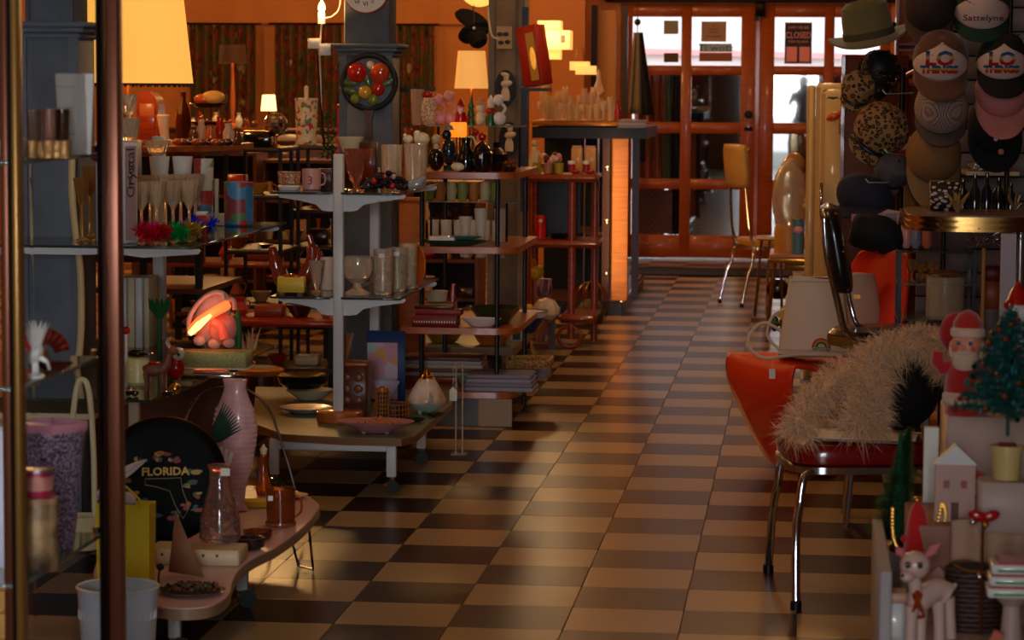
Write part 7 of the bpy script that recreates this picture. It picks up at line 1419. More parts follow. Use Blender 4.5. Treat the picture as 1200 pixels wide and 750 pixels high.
# lighter ground: spots inside cells
def soft_cap(label, px, py, Y, wpx, hpx, m, bm, ry=0, nm='newsboy_cap'):
    s = U(Y); o = thing(nm, label, 'cap', at(px, py, Y)); o.rotation_euler = (.75, ry, 0); r = wpx*s/2
    MB().lathe([(r*.8, -.1*r), (r*1.02, r*.15), (r*1.05, r*.5), (r*.85, r*.95), (r*.4, r*1.2), (.001, r*1.25)], (0, 0, 0), 32, sy=hpx/wpx, wob=lambda a, z: .03*math.cos(5*a)).build('crown', m, o)
    L_('band', bm, o, [(r*.84, -.22*r), (r*.84, .06*r), (r*.8, .06*r), (r*.8, -.22*r)], seg=32, sy=hpx/wpx, close=False)
    MB().grid(lambda u, v: (r*.84*math.cos(-pi/2+(u-.5)*2.4)*(1+.1*v), hpx/wpx*r*.84*math.sin(-pi/2+(u-.5)*2.4)-r*.55*v*max(0, math.cos((u-.5)*2.6))**.5, -.16*r-.1*r*v), 16, 5).build('brim', m, o, solid=.006)
    T_('strap', bm, o, [(r*.86*math.cos(-pi/2+(q-.5)*2.4), hpx/wpx*r*.88*math.sin(-pi/2+(q-.5)*2.4)-.003, -.08*r) for q in [i/10 for i in range(11)]], .006, 6); MB().ball((0, 0, r*1.26), r*.07, 8).build('button', bm, o); return o
soft_cap('upper leopard print cap beside the black wig', 1004, 108, 10.2, 38, 44, LEO, BLACKM, .3)
soft_cap('large leopard print cap with black strap, below the wig', 1028, 158, 10.0, 62, 62, LEO, BLACKM, .55)
soft_cap('grey denim cap with dark band under the leopard cap', 1043, 205, 9.95, 42, 40, mat('grey_denim', (84, 76, 80), .85, noise=(20, (64, 60, 66))), BLACKM, .5)
o = thing('denim_hat', 'wide dark navy denim hat under the caps, left of the cap rack', 'hat', at(1014, 232, 9.9)); s = U(9.9); NVY = mat('navy_denim', (26, 30, 48), .85, noise=(30, (34, 38, 58)))
MB().ball((0, 0, 0), 34*s, 18, (1.05, .9, .8), (0, .5, 0)).build('crown', NVY, o); MB().grid(lambda u, v: ((32+10*v)*s*math.cos(u*2*pi), (28+10*v)*s*math.sin(u*2*pi), (-10-12*v)*s), 32, 3).build('brim', NVY, o, solid=.006)
o2 = thing('hat_stand', 'dark wooden hat stand holding the leopard and denim hats', 'stand', on(1050, 10.4, 0)); L_('pole', DKM, o2, [(.12, 0), (.12, .02), (.014, .03), (.014, 1.5)], (0, .1, 0), seg=14)
for px, py, Y in ((1004, 108, 10.25), (1028, 158, 10.05), (1043, 205, 10.0), (1014, 228, 9.98)):
    p = at(px, py, Y)-o2.location; T_('peg', DKM, o2, [(0, .1, p.z), (p.x, p.y+.02, p.z)], .005, 6)
# wire hooks
for k, (pa, pb) in enumerate((((1063, 183), (1040, 179)), ((1056, 214), (1018, 214)), ((1070, 109), (1038, 110)))):
    o = thing('wire_hook', ('white display hook above the khaki cap brim', 'long white display hook over the navy denim hat', 'thin wire hook in front of the dark red cabinet')[k], 'hook', at(pa[0], pa[1], 10.0)); q = at(pb[0], pb[1], 9.7)-o.location; T_('wire', WHITEP, o, [(0, .27, 0), (0, 0, 0), tuple(q), (q.x-.012, q.y, q.z+.014)], .0022, 6)
# textile, giraffe box, pouch rolls
o = thing('sunset_scarf', 'orange, yellow and pink printed cloth hanging below the khaki cap', 'cloth', at(1064, 160, 10.15)); s = U(10.15)
SC = mat('sunset_print', (200, 70, 24), .8, tex='multi', c2=((220, 150, 60), (214, 180, 150), (160, 40, 30), 13)); MB().grid(lambda u, v: ((-22+u*56)*s, .015*math.sin(u*12), (-v*(62-12*u))*s), 20, 8).build('cloth', SC, o, solid=.003); T_('peg', WIRE, o, [(0, 0, 0), (0, .14, 0)], .003)
o = MB().grid(lambda u, v: ((-12+u*22)*s, .012*math.sin(u*10), (-v*46)*s), 14, 6).build('mustard_scarf', mat('mustard_cloth', (150, 104, 50), .85), loc=at(1072, 205, 10.05), solid=.003); tag(o, 'mustard cloth strip hanging beside the navy denim hat', 'cloth')
GIR = mat('giraffe_print', (30, 20, 18), .6, tex='dots', c2=(206, 176, 150, 46))
o = MB().box((0, 0, 26*s), (32*s, .07, 52*s), bev=.002).build('spotted_box', GIR, loc=(0, 0, 0)); zct = Zof(256, 8.9)
tag(o, 'black box with pale spots behind the ribbed counter edge', 'box')
# ribbed chrome-edged table (diner counter)
YD0, YD1 = 8.6, 9.3; zd = Zof(247, YD0)
xd0, xd1 = on(1066, YD0, zd).x, on(1230, YD0, zd).x
RBM = mat('ribbed_brass_chrome', (196, 150, 84), .22, 1)
o_t = thing('diner_table', 'counter table with ribbed metal edge under the caps', 'table', ((xd0+xd1)/2, (YD0+YD1)/2, 0)); hw = (xd1-xd0)/2; hd = (YD1-YD0)/2
def rrect(w_, d_, rc, n=5):
    pts = []
    for cx, cy, a0 in ((w_-rc, -d_+rc, -pi/2), (w_-rc, d_-rc, 0), (-w_+rc, d_-rc, pi/2), (-w_+rc, -d_+rc, pi)):
        for k in range(n+1): a = a0+k*pi/2/n; pts.append((cx+rc*math.cos(a), cy+rc*math.sin(a)))
    return pts
MB().prism(rrect(hw, hd, .16), zd-.02, zd).build('top', mat('grey_marble_top', (120, 92, 74), .3, noise=(8, (104, 80, 64))), o_t)
for k in range(5): MB().prism(rrect(hw+.002+(.010 if k % 2 == 0 else 0), hd+.002+(.010 if k % 2 == 0 else 0), .166), zd-.004-.0095*(k+1), zd-.004-.0095*k).build('rib', RBM, o_t)
for sx in (.72,): L_('pedestal', CHROME, o_t, [(.2, 0), (.2, .015), (.035, .04), (.03, zd-.06)], (sx*hw, 0, 0), 20)
def DP(px, Y): return on(px, Y, zd+.0006)
bpy.data.objects['spotted_box'].location = DP(1106, 8.95); bpy.data.objects['spotted_box'].scale = (.9, 1, .58)
o = thing('wooden_bust', 'brown carved wooden strip with framed window over the red armchair', 'carving', at(1020, 255, 9.75)); s = U(9.75); MB().prism([(-22*s, -4*s), (6*s, -3*s), (16*s, -8*s), (32*s, -10*s), (34*s, 8*s), (20*s, 10*s), (6*s, 3*s), (-22*s, 4*s)], -.012, .012, Matrix.Rotation(pi/2, 4, 'X')).build('board', OWOOD, o); B('window_frame', DWOOD, o, (24*s, -.014, 0), (12*s, .006, 11*s)); T_('hanger', WIRE, o, [(0, .01, 0), (0, .4, 0)], .003)
o = thing('black_jacket', 'black garment bundle hanging behind the black chair back', 'clothing', at(1020, 262, 9.6)); MB().tube(sm([(-22*s, 0, -6*s), (-4*s, 0, -10*s), (16*s, 0, -14*s), (26*s, 0, -30*s)], 4), [14*s, 18*s, 20*s, 20*s, 21*s, 22*s, 22*s, 22*s, 21*s, 20*s, 18*s, 16*s, 12*s], 14).build('cloth', BKC, o); T_('hanger', WIRE, o, [(0, 0, 8*s), (0, .5, 10*s)], .003)
# bottles & foil shelf
o = thing('foil_shelf', 'narrow shelf lined with crinkled silver foil on the slatted panel', 'shelf', at(1160, 202, 10.12)); s = U(10.1); B('board', _M['cream_wood'], o, (0, 0, 0), (60*s, .3, .014)); FOIL = mat('crinkled_foil', (190, 190, 205), .2, 1, bump=(70, 1, .02)); B('foil', FOIL, o, (-2*s, -.0, 7*s), (50*s, .25, 10*s), bev=.01)
B('bracket', DKM, o, (-25*s, .07, -.02), (.01, .16, .03))
BG = [BLACKG, mat('dark_green_glass', (24, 34, 24), .1, coat=.7), mat('dark_blue_glass', (20, 22, 40), .1, coat=.7)]
for k, (px, h, r) in enumerate(((1128, 34, 7), (1142, 40, 6), (1156, 42, 6), (1170, 36, 7), (1184, 30, 7))):
    s = U(9.1); o = L_('dark_bottle', BG[k % 3], None, [(r*s, 0), (r*s, h*.5*s), (r*.4*s, h*.72*s), (r*.4*s, h*s), (.001, h*s)], DP(px, 9.1), 18); tag(o, ('fat', 'tall', 'tallest', 'broad', 'short')[k]+' dark bottle on the ribbed counter, '+('leftmost', 'second from left', 'in the middle', 'fourth from left', 'rightmost')[k], 'bottle', 'dark bottles on the ribbed counter')
o = thing('feathered_basket', 'gold and brown ruffled straw ornament left of the dark bottles', 'ornament', DP(1122, 8.8)); s = U(8.8); rr = random.Random(23)
for k in range(10): a = rr.uniform(-1.1, 1.1); T_('frond', mat('straw_gold', (150, 112, 56), .6), o, [(0, 0, 0), (8*s*math.sin(a), rr.uniform(-.02, .02), 14*s), (16*s*math.sin(a), rr.uniform(-.02, .02), 24*s)], [.004, .006, .001], 6)
o = thing('grey_ornament_cluster', 'shiny silver curled bow at the right end of the ribbed counter', 'ornament', DP(1189, 8.75)); 
for k in range(9): a = k*.7; T_('curl', mat('pewter', (170, 160, 140), .25, .9), o, [(8*s*math.cos(a)*q, 8*s*math.sin(a)*q*.6, 4*s+q*22*s*(.4+.6*((k*37) % 10)/10)) for q in (0, .5, 1)], [.004, .005, .002], 6)
# under the table: rolls, canister, posts
for k, (px, m, lb) in enumerate(((1062, PINKC, 'salmon pink'), (1073, mat('pearly_blue', (140, 140, 160), .3, coat=.5), 'pearly blue-grey'), (1086, mat('salmon_roll', (206, 110, 80), .4), 'orange salmon'))):
    s = U(9.6); o = MB().lathe([(3*s, 0), (6.5*s, 5*s), (6.5*s, 26*s), (3*s, 31*s), (.001, 31*s)], seg=16).build('soap_roll', m, loc=on(px, 9.6, Zof(285, 9.6))); tag(o, lb+' upright roll on the glass rack left of the ribbed counter', 'roll', 'upright rolls on the glass rack')
zr_ = Zof(285, 9.6)
o = thing('glass_rack', 'small rack of clear glass shelves behind the orange chair back', 'rack', on(1092, 9.65, 0)); s = U(9.65)
for py in (285, 322, 362): B('glass_shelf', SHELFGLASS if py != 285 else DG, o, (-2*s, 0, Zof(py, 9.65)-.004), (86*s, .3, .006))
for sx in (-43, 41): 
    for sy in (-.14, .14): B('rack_post', BLACKM, o, (sx*s, sy, (zr_)/2), (.012, .012, zr_))
for k, (px, r, h) in enumerate(((1068, 6, 26), (1080, 7, 22), (1092, 7, 24))):
    s = U(9.6); o = L_('pale_goblet', mat('gold_tint_glass', (230, 180, 110), .08, trans=.85), None, [(r*.8*s, 0), (1.5*s, 2*s), (1.5*s, h*.4*s), (r*s, h*.6*s), (r*s, h*s), (r*.8*s, h*s), (.001, h*.5*s)], on(px, 9.6, Zof(322, 9.65)-.0005), 16); tag(o, 'gold-tinted goblet in the row behind the orange chair, '+('leftmost', 'middle', 'rightmost')[k], 'glass', 'goblets behind the orange chair')
o = thing('glass_canister', 'wide clear glass canister with bright rim right of the orange chair', 'canister', on(1107, 9.5, Zof(362, 9.65)-.0005)); s = U(9.5); L_('wall', CRY, o, cup(22*s, 52*s, .004, 1), seg=32); L_('rim', CHROME, o, [(22.4*s, 50*s), (23*s, 52*s), (22*s, 53*s)], seg=32, close=False); L_('lid', mat('amber_lid', (176, 110, 50), .2, .5), o, [(20*s, 53*s), (21*s, 55*s), (8*s, 58*s), (.001, 58*s)], seg=28)
o = thing('white_post_panel', 'pale lilac-white upright board under the ribbed counter', 'board', on(1174, 8.45, 0)); s = U(8.45); zz = Zof(267, 8.45); B('board', mat('lilac_white_board', (190, 172, 180), .6), o, (0, 0, zz/2), (17*s, .03, zz)); B('foot', DWOOD, o, (0, 0, .02), (24*s, .16, .04))
o = thing('bamboo_stick', 'thin yellow bamboo stick left of the pale board', 'stick', on(1146, 8.7, 0)); L_('stick', mat('bamboo', (190, 130, 60), .4), o, [(.006, 0), (.006, Zof(284, 8.7))], seg=8); L_('node', DWOOD, o, [(.0075, .4), (.0075, .41)], seg=8, close=False)
o = thing('silver_tinsel_swag', 'silver tinsel swag hanging under the ribbed counter edge', 'tinsel', at(1166, 276, 8.62)); rr = random.Random(29); b = MB(); s = U(8.6)
for k in range(420):
    x = rr.uniform(-26, 28)*s; c = Vector((x, rr.uniform(-.02, .02), rr.uniform(-9, 7)*s)); d = Vector((rr.uniform(-1, 1), rr.uniform(-1, 1), rr.uniform(-1, 1))).normalized()*.02; w_ = d.cross(Vector((rr.random(), rr.random(), .3))).normalized()*.0014; b.add([c-w_, c+w_, c+d+w_, c+d-w_], [(0, 1, 2, 3)])
q = b.build('strands', mat('silver_tinsel', (200, 200, 215), .15, 1), o, smooth=False); q['kind'] = 'stuff'; T_('string', WIRE, o, [(-27*s, 0, 8*s), (0, 0, 5*s), (29*s, 0, 8*s)], .002)
o = thing('red_shelf_box', 'dark red box with orange front on the floor shelf under the ribbed counter', 'box', on(1156, 8.95, .0)); s = U(8.9); zz = Zof(352, 8.95); B('lower_case', DWOOD, o, (0, 0, zz/2), (24*s, .12, zz)); B('orange_front', mat('brown_orange', (150, 70, 30), .5), o, (0, 0, zz+16*s), (18*s, .1, 32*s), bev=.003); B('red_lid', mat('deep_red', (110, 20, 20), .5), o, (0, 0, zz+40*s), (20*s, .1, 16*s), bev=.003)

# ================================================================ ORANGE S-CHAIR
Y = 9.75
PAN = mat('orange_red_plastic', (226, 50, 10), .28, coat=.35)
o = thing('orange_cantilever_chair', 'glossy orange-red one-piece cantilever chair holding the cream bag', 'chair', (on(965, 9.85, 0).x, 9.85, 0), -1.05)
# side profile in (y,z): y forward negative; from floor foot up to seat front, back, backrest top
prof_ = sm([(-.16, 0, .004), (-.20, 0, .05), (-.255, 0, .16), (-.30, 0, .30), (-.285, 0, .40), (-.22, 0, .435), (-.08, 0, .425), (.08, 0, .41), (.18, 0, .43), (.235, 0, .52), (.265, 0, .65), (.30, 0, .80), (.315, 0, .835)], 5)
npf = len(prof_)
def pan(u, v):
    t = v*(npf-1); i = min(int(t), npf-2); f = t-i; p = prof_[i]*(1-f)+prof_[i+1]*f
    e = (u-.5)*2
    if v < .32: w_ = .19+.06*(v/.32)
    elif v < .62: w_ = .25
    else: w_ = .25*(1-max(0, (v-.66)/.34)**3.2*.62)
    curl = abs(e)**3
    y, z = p.x, p.z
    if v < .36: y += .10*curl*(1.0-v/.36)
    elif v < .62: z += -.04*curl*math.sin((v-.36)/.26*pi)
    else: y -= .07*curl*(1-.2*(v-.62)); z -= .03*curl*((v-.62)/.38)
    return (e*w_, y, z)
MB().grid(pan, 22, 50).build('shell', PAN, o, solid=.012)
MB().grid(lambda u, v: ((u-.5)*.42, .02+.10*v*abs((u-.5)*2)**2, .006), 14, 4).build('base_flange', PAN, o, solid=.01)
# bag on it
o = thing('cream_tote_bag', 'cream vinyl tote bag with rainbow emblem standing on the orange chair', 'bag', on(955, 9.62, .447), -.05); s = U(9.6)
CV = mat('cream_vinyl', (214, 184, 156), .55); hz = 92*s
b = MB(); nn = 10
def bag(u, v):
    a = u*2*pi; c, sn = math.cos(a), math.sin(a); sx_ = 1/((abs(c)**4+abs(sn)**4)**.25); w_ = (44-13*v)*s; d_ = (.055-.03*v)
    return (w_*c*sx_, d_*sn*sx_, hz*v+.006*math.sin(a*2)*v)
b.grid(bag, 40, 10); b.build('body', CV, o)
MB().prism([(44*s*x, .055*y) for x, y in ((-.95, -1), (.95, -1), (.95, 1), (-.95, 1))], 0, .008).build('base', mat('dark_piping', (110, 60, 50), .5), o)
B('seam_band', mat('cream_seam', (196, 164, 136), .6), o, (0, -.054, 8*s), (84*s, .004, 2*s)); B('top_seam', _M['cream_seam'], o, (0, -.026, hz-4*s), (60*s, .004, 1.5*s)); B('top_zip', _M['dark_piping'], o, (0, 0, hz), (58*s, .04, .006))
for k, (r, c) in enumerate(((10, (190, 50, 24)), (7.6, (214, 140, 40)), (5.4, (60, 110, 50)))):
    T_('rainbow_arc', mat('arc_%d' % k, c, .6), o, [(8*s+r*s*math.cos(t), -.0565+.0006*k, 12*s+r*s*math.sin(t)) for t in [i*pi/12 for i in range(13)]], 1.1*s, 6)
text('Group', .026, INK, o, (8*s, -.0575, 11*s)) 
T_('strap', mat('cream_strap', (206, 184, 160), .6), o, sm([(-30*s, -.02, hz*.25), (-58*s, -.03, hz*.42), (-74*s, -.04, hz*.30), (-76*s, -.06, 12*s), (-58*s, -.08, -1*s), (-20*s, -.09, .012), (30*s, -.085, .014)], 6), .006, 8); T_('strap', _M['cream_strap'], o, sm([(-34*s, 0, hz*.6), (-50*s, 0, hz*.5), (-56*s, 0, hz*.25), (-42*s, -.01, hz*.08)], 5), .005, 8)
tg = thing('bag_price_tag', 'small white price tag hanging over the orange chair front', 'tag', at(905, 438, 9.35)); T_('string', TAG, tg, [(0, 0, 6*s), (0, .0, 20*s)], .0008, 4); B('card', TAG, tg, (0, 0, 0), (7*s, .002, 11*s))
o = thing('grey_tote_bag', 'pale grey bag half hidden right of the cream tote', 'bag', on(1003, 10.0, .45)); s = U(10); L_('body', mat('pale_grey_vinyl', (176, 160, 140), .55), o, [(30*s, 0), (32*s, 10*s), (24*s, 70*s), (20*s, 84*s), (.001, 86*s)], seg=24, sy=.4); B('clasp', BRASS, o, (0, -.1, 60*s), (8*s, .01, 5*s))
o = thing('yellow_fruit_toy', 'yellow gourd and green leaves behind the cream tote bag', 'ornament', on(918, 10.9, 0)); s = U(10.9); zz = Zof(372, 10.9); L_('pedestal', DWOOD, o, [(.08, 0), (.02, .03), (.02, zz-.02), (.08, zz)], seg=14); T_('gourd', YELG, o, sm([(-6*s, 0, zz+4*s), (2*s, 0, zz+14*s), (10*s, 0, zz+26*s), (14*s, 0, zz+34*s)], 4), [7*s]*5+[5*s]*4+[4*s]*3+[2*s], 12); MB().ball((-12*s, 0, zz-2*s), 7*s, 10, (.7, .5, 1.4)).build('green_leaf', GREENG, o); MB().ball((-2*s, 0, zz), 5*s, 8).build('red_bead', REDG, o)

# ================================================================ BLACK CHROME STOOL CHAIR
BV = mat('black_vinyl', (14, 14, 17), .28, coat=.5)
Y = 8.35; s = U(Y)
o = thing('black_bar_chair', 'tall chrome bar chair with rounded black vinyl back and gold-black seat', 'chair', (on(1030, 8.6, 0).x, 8.6, 0)); ox = o.location
def lp(px, py, Y_): return tuple(at(px, py, Y_)-ox)
zs6 = Zof(378, 8.6)
T_('back_tube', CHROME, o, sm([lp(966, 256, 8.30), lp(968, 290, 8.30), lp(975, 325, 8.32), (lp(983, 360, 8.34)), lp(991, 388, 8.36), lp(1010, 398, 8.40), lp(1040, 396, 8.5)], 6), 4.2*s, 12)
T_('back_tube', CHROME, o, sm([lp(985, 262, 8.62), lp(988, 295, 8.62), lp(992, 330, 8.62), lp(997, 358, 8.62), lp(1006, 382, 8.62), lp(1030, 390, 8.66)], 6), 3.2*s, 12)
# back pad: thick rounded slab between tubes, seen edge-on
c0 = Vector(lp(984, 291, 8.46)); 
def padf(u, v):
    a = u*2*pi; c, sn = math.cos(a), math.sin(a); k = 1/((abs(c)**3+abs(sn)**3)**(1/3)); vv = (v-.5)*2; e = (1-abs(vv)**4)**.25
    return (c0.x+(-4+14*(-vv)*-.0)*s+14*s*c*k*e - vv*(-10)*s*-1 , c0.y+.20*sn*k*e, c0.z+vv*54*s)
MB().grid(padf, 28, 20).build('backrest', BV, o)
for zz_ in (-44, 0, 44): MB().ball((c0.x-zz_*.18*s+ (2)*s, c0.y-.19, c0.z+zz_*s), 2*s, 8).build('upholstery_stud', CHROME, o)
MB().lathe([(.17, zs6-.06), (.20, zs6-.045), (.205, zs6-.015), (.19, zs6), (.001, zs6+.006)], (.03, 0, 0), 40).build('seat', BV, o)
L_('seat_band', mat('gold_black_band', (150, 120, 50), .3, .7), o, [(.207, zs6-.05), (.209, zs6-.03), (.207, zs6-.018)], (.03, 0, 0), 40, close=False)
for a in (.8, 2.35, 3.93, 5.5): T_('leg', CHROME, o, [(.03+.13*math.cos(a), .13*math.sin(a), zs6-.05), (.03+.2*math.cos(a), .2*math.sin(a), .012)], .011, 10)
T_('foot_ring', CHROME, o, [(.03+.175*math.cos(t), .175*math.sin(t), .28) for t in [i*2*pi/28 for i in range(28)]], .009, 8, True)

# ================================================================ RED VINYL CHAIR (front)
RV = mat('dark_red_vinyl', (130, 10, 14), .2, coat=.6)
cx, cy = on(998, 7.45, .4).x, 7.45
rc = chrome_chair('chrome-legged kitchen chair with dark red vinyl seat under the feather boa', (cx, cy, 0), .18, RV, w=.40, h=.445, back=False, tube=.0125, name='red_vinyl_chair', seat_h=.07)
RC = rc.location
# black bag on the seat
o = thing('black_handbag', 'bulky black soft handbag on the red chair beneath the feather boa', 'bag', (on(1050, 7.5, .45).x, 7.52, .4515)); s = U(7.5)
MB().ball((0, 0, 42*s), 42*s, 22, (1.16, .8, 1.0)).build('body', mat('black_suede', (9, 8, 9), .9), o); MB().ball((-50*s, -.03, 24*s), 22*s, 14, (1.0, .7, 1.05)).build('side_pocket', _M['black_suede'], o); T_('handle', BLACKM, o, sm([(-20*s, 0, 78*s), (-12*s, 0, 96*s), (12*s, 0, 96*s), (22*s, 0, 76*s)], 4), .006)
o2 = thing('seat_magazine', 'worn cream and pink magazine lying on the red chair seat', 'magazine', (cx+.02, cy-.10, .4485), -.2); B('page', mat('worn_cover', (176, 130, 110), .6, noise=(12, (150, 80, 70))), o2, (0, 0, .003), (.28, .16, .005)); B('page', TAG, o2, (.02, .01, .0075), (.27, .15, .003), rz=.12)
# boa
o = thing('feather_boa', 'fluffy cream feather boa draped over the black bag and red chair', 'boa', at(1020, 440, 7.35)); OB = o.location
rr = random.Random(88)
paths = [([(932, 508, 7.12), (938, 490, 7.12), (956, 466, 7.15), (984, 438, 7.18), (1020, 418, 7.2), (1052, 402, 7.24)], 22, 3600),
         ([(1004, 500, 7.05), (1008, 482, 7.06), (1018, 462, 7.08), (1024, 430, 7.12), (1040, 406, 7.18)], 23, 3600),
         ([(1030, 506, 7.04), (1030, 484, 7.06), (1028, 458, 7.08), (1024, 426, 7.12)], 15, 1800),
         ([(1020, 424, 7.12), (1050, 410, 7.16), (1082, 408, 7.2), (1100, 424, 7.22), (1106, 440, 7.22)], 13, 2000),
         ([(1004, 432, 7.16), (1034, 412, 7.2), (1062, 396, 7.25), (1078, 392, 7.28)], 16, 1900),
         ([(1078, 392, 7.28), (1098, 398, 7.26), (1110, 420, 7.24), (1108, 442, 7.22)], 15, 1400)]
FM = [mat('cream_feather', (240, 184, 128), .8, sheen=.2), mat('pale_feather', (240, 206, 164), .8, sheen=.2), mat('grey_feather', (170, 150, 136), .8)]
core = MB(); bs = [MB(), MB(), MB()]; s = U(7.15)
for pts, rad, n in paths:
    P = sm([at(a, b, Y)-OB for a, b, Y in pts], 6); core.tube(P, [rad*.30*s]*len(P), 8)
    for k in range(n):
        t = rr.random()*(len(P)-1); i = min(int(t), len(P)-2); c = P[i].lerp(P[i+1], t-i); tg = (P[i+1]-P[i]).normalized()
        d = Vector((rr.gauss(0, 1), rr.gauss(0, 1), rr.gauss(0, 1))).normalized(); d = (d-tg*d.dot(tg)*.6).normalized(); L = rad*s*rr.uniform(.7, 1.75)**1.0
        g = Vector((0, 0, -1)); w_ = d.cross(Vector((rr.uniform(-1, 1), rr.uniform(-1, 1), rr.uniform(-1, 1)))).normalized()*rr.uniform(.0005, .0011)
        p0 = c+d*rad*s*.15; p1 = c+d*L*.55+Vector((rr.uniform(-1, 1), rr.uniform(-1, 1), rr.uniform(-1, 1)))*L*.2; p2 = c+d*L*.95+g*L*.28+Vector((rr.uniform(-1, 1), rr.uniform(-1, 1), rr.uniform(-1, 1)))*L*.3
        bs[rr.choice((0, 0, 0, 1, 1, 2))].add([p0-w_, p0+w_, p1+w_*1.1, p2, p1-w_*1.1], [(0, 1, 2, 4), (4, 2, 3)])
core.build('cord_core', FM[0], o)
for k, b in enumerate(bs): q = b.build('feathers', FM[k], o, smooth=False); q['kind'] = 'stuff'

# ================================================================ CHRISTMAS CORNER (front right)
WS = mat('white_shelf', (186, 158, 146), .5)
YX = 5.0
zw = Zof(478, 5.35)
# stepped display
o = thing('christmas_display_stand', 'white stepped display stand in the lower right corner', 'display stand', (on(1130, 5.6, .3).x, 5.6, 0)); ox = o.location
def lx(px, Y): return on(px, Y, .4).x-ox.x
z1 = Zof(741, 5.0); z2 = Zof(598, 5.3); z3 = Zof(478, 5.55)
xl_ = lx(1026, 5.3)
B('side_board', mat('grey_white_board', (170, 160, 160), .6), o, (lx(1031, 5.35), -.30, (z2-.05)/2), (.022, .62, z2-.05), bev=.002)
L_('screw', DKM, o, [(.004, 0), (.004, .002), (.001, .003)], (lx(1031, 5.35), -.6105, .20), 8, rx=pi/2)
B('step', WS, o, ((lx(1040, 5.0)+lx(1260, 5.0))/2, -.55, z1/2), (lx(1260, 5.0)-lx(1040, 5.0), .3, z1), bev=.003)
B('step', mat('pink_cream_cloth', (170, 128, 110), .8, noise=(8, (146, 96, 80))), o, ((lx(1062, 5.35)+lx(1290, 5.35))/2, -.22, z2/2), (lx(1290, 5.35)-lx(1062, 5.35), .3, z2), bev=.003)
B('step', WS, o, ((lx(1104, 5.65)+lx(1300, 5.65))/2, .1, z3/2), (lx(1300, 5.65)-lx(1104, 5.65), .3, z3), bev=.003)
B('card_edge', TAG, o, (lx(1088, 5.6), .0, z3*.96/2), (.03, .03, z3*.96))
S1_ = lambda px, Y=5.02: on(px, Y, z1+.0006); S2_ = lambda px, Y=5.35: on(px, Y, z2+.0006); S3_ = lambda px, Y=5.6: on(px, Y, z3+.0006)
FLK = mat('red_flock', (176, 26, 18), .95, sheen=.5, bump=(500, .3)); WFL = mat('white_flock', (214, 176, 150), .95, sheen=.4, bump=(400, .4)); SKIN = mat('painted_skin', (214, 130, 100), .5)
# Santa
Y = 5.58; s = U(Y)
o = thing('flocked_santa', 'red flocked plastic santa waving beside the tinsel tree', 'figurine', S3_(1132, Y), -.25)
L_('legs', FLK, o, [(23*s, 0), (25*s, 3*s), (22*s, 12*s), (23*s, 18*s)], seg=28, sy=.8)
L_('coat_hem', WFL, o, [(24*s, 12*s), (28*s, 15*s), (28*s, 24*s), (24*s, 28*s)], seg=28, sy=.8)
L_('coat', FLK, o, [(25*s, 26*s), (26*s, 34*s), (24*s, 48*s), (20*s, 60*s), (12*s, 68*s), (.001, 70*s)], seg=28, sy=.8)
MB().tube([(-16*s, 0, 56*s), (-28*s, -3*s, 54*s), (-34*s, -5*s, 62*s), (-33*s, -5*s, 74*s)], [9*s, 9*s, 8*s, 7*s], 14).build('raised_arm', FLK, o); MB().tube([(16*s, 0, 56*s), (26*s, -6*s, 44*s), (18*s, -16*s, 38*s)], [9*s, 8*s, 7*s], 14).build('arm', FLK, o)
MB().ball((18*s, -19*s, 37*s), 6*s, 10).build('mitten', WFL, o)
MB().ball((0, -2*s, 80*s), 19*s, 18, (1, .9, 1.05)).build('head', SKIN, o)
MB().ball((0, -11*s, 66*s), 15*s, 16, (1.05, .7, 1.15)).build('beard', WFL, o); MB().ball((0, -20*s, 74*s), 5*s, 10, (1.8, .6, .6)).build('moustache', WFL, o)
for x in (-1, 1): MB().ball((x*17*s, -3*s, 76*s), 7*s, 10, (.6, .8, 1.6)).build('side_whisker', WFL, o); MB().ball((x*7*s, -18.5*s, 85*s), 2.6*s, 8).build('eye', mat('eye_blue', (60, 90, 120), .3), o); MB().ball((x*9*s, -16.5*s, 78*s), 3.4*s, 8, (1, .5, 1)).build('cheek', mat('cheek_red', (196, 70, 56), .6), o); T_('eyebrow', WFL, o, [(x*4*s, -19*s, 89*s), (x*10*s, -17*s, 90*s)], 1.2*s, 6)
MB().ball((0, -21*s, 80*s), 3*s, 8).build('nose', SKIN, o)
L_('hat_trim', WFL, o, [(17*s, 91*s), (20*s, 93*s), (20*s, 100*s), (16*s, 103*s)], seg=26, sy=.9); L_('hat', FLK, o, [(17*s, 101*s), (17*s, 108*s), (12*s, 117*s), (4*s, 122*s), (.001, 123*s)], seg=26, sy=.9)
MB().ball((0, -14*s, 52*s), 1.8*s, 8).build('button', WFL, o)
o = thing('red_mitten_ornament', 'round red flocked cushion behind the waving santa', 'ornament', on(1112, 5.9, 0)); s = U(5.9); zz = Zof(404, 5.9); L_('stand', DWOOD, o, [(.05, 0), (.012, .02), (.012, zz)], seg=10); MB().ball((0, 0, zz+23*s), 22*s, 16, (.95, .5, 1.1)).build('cushion', FLK, o)
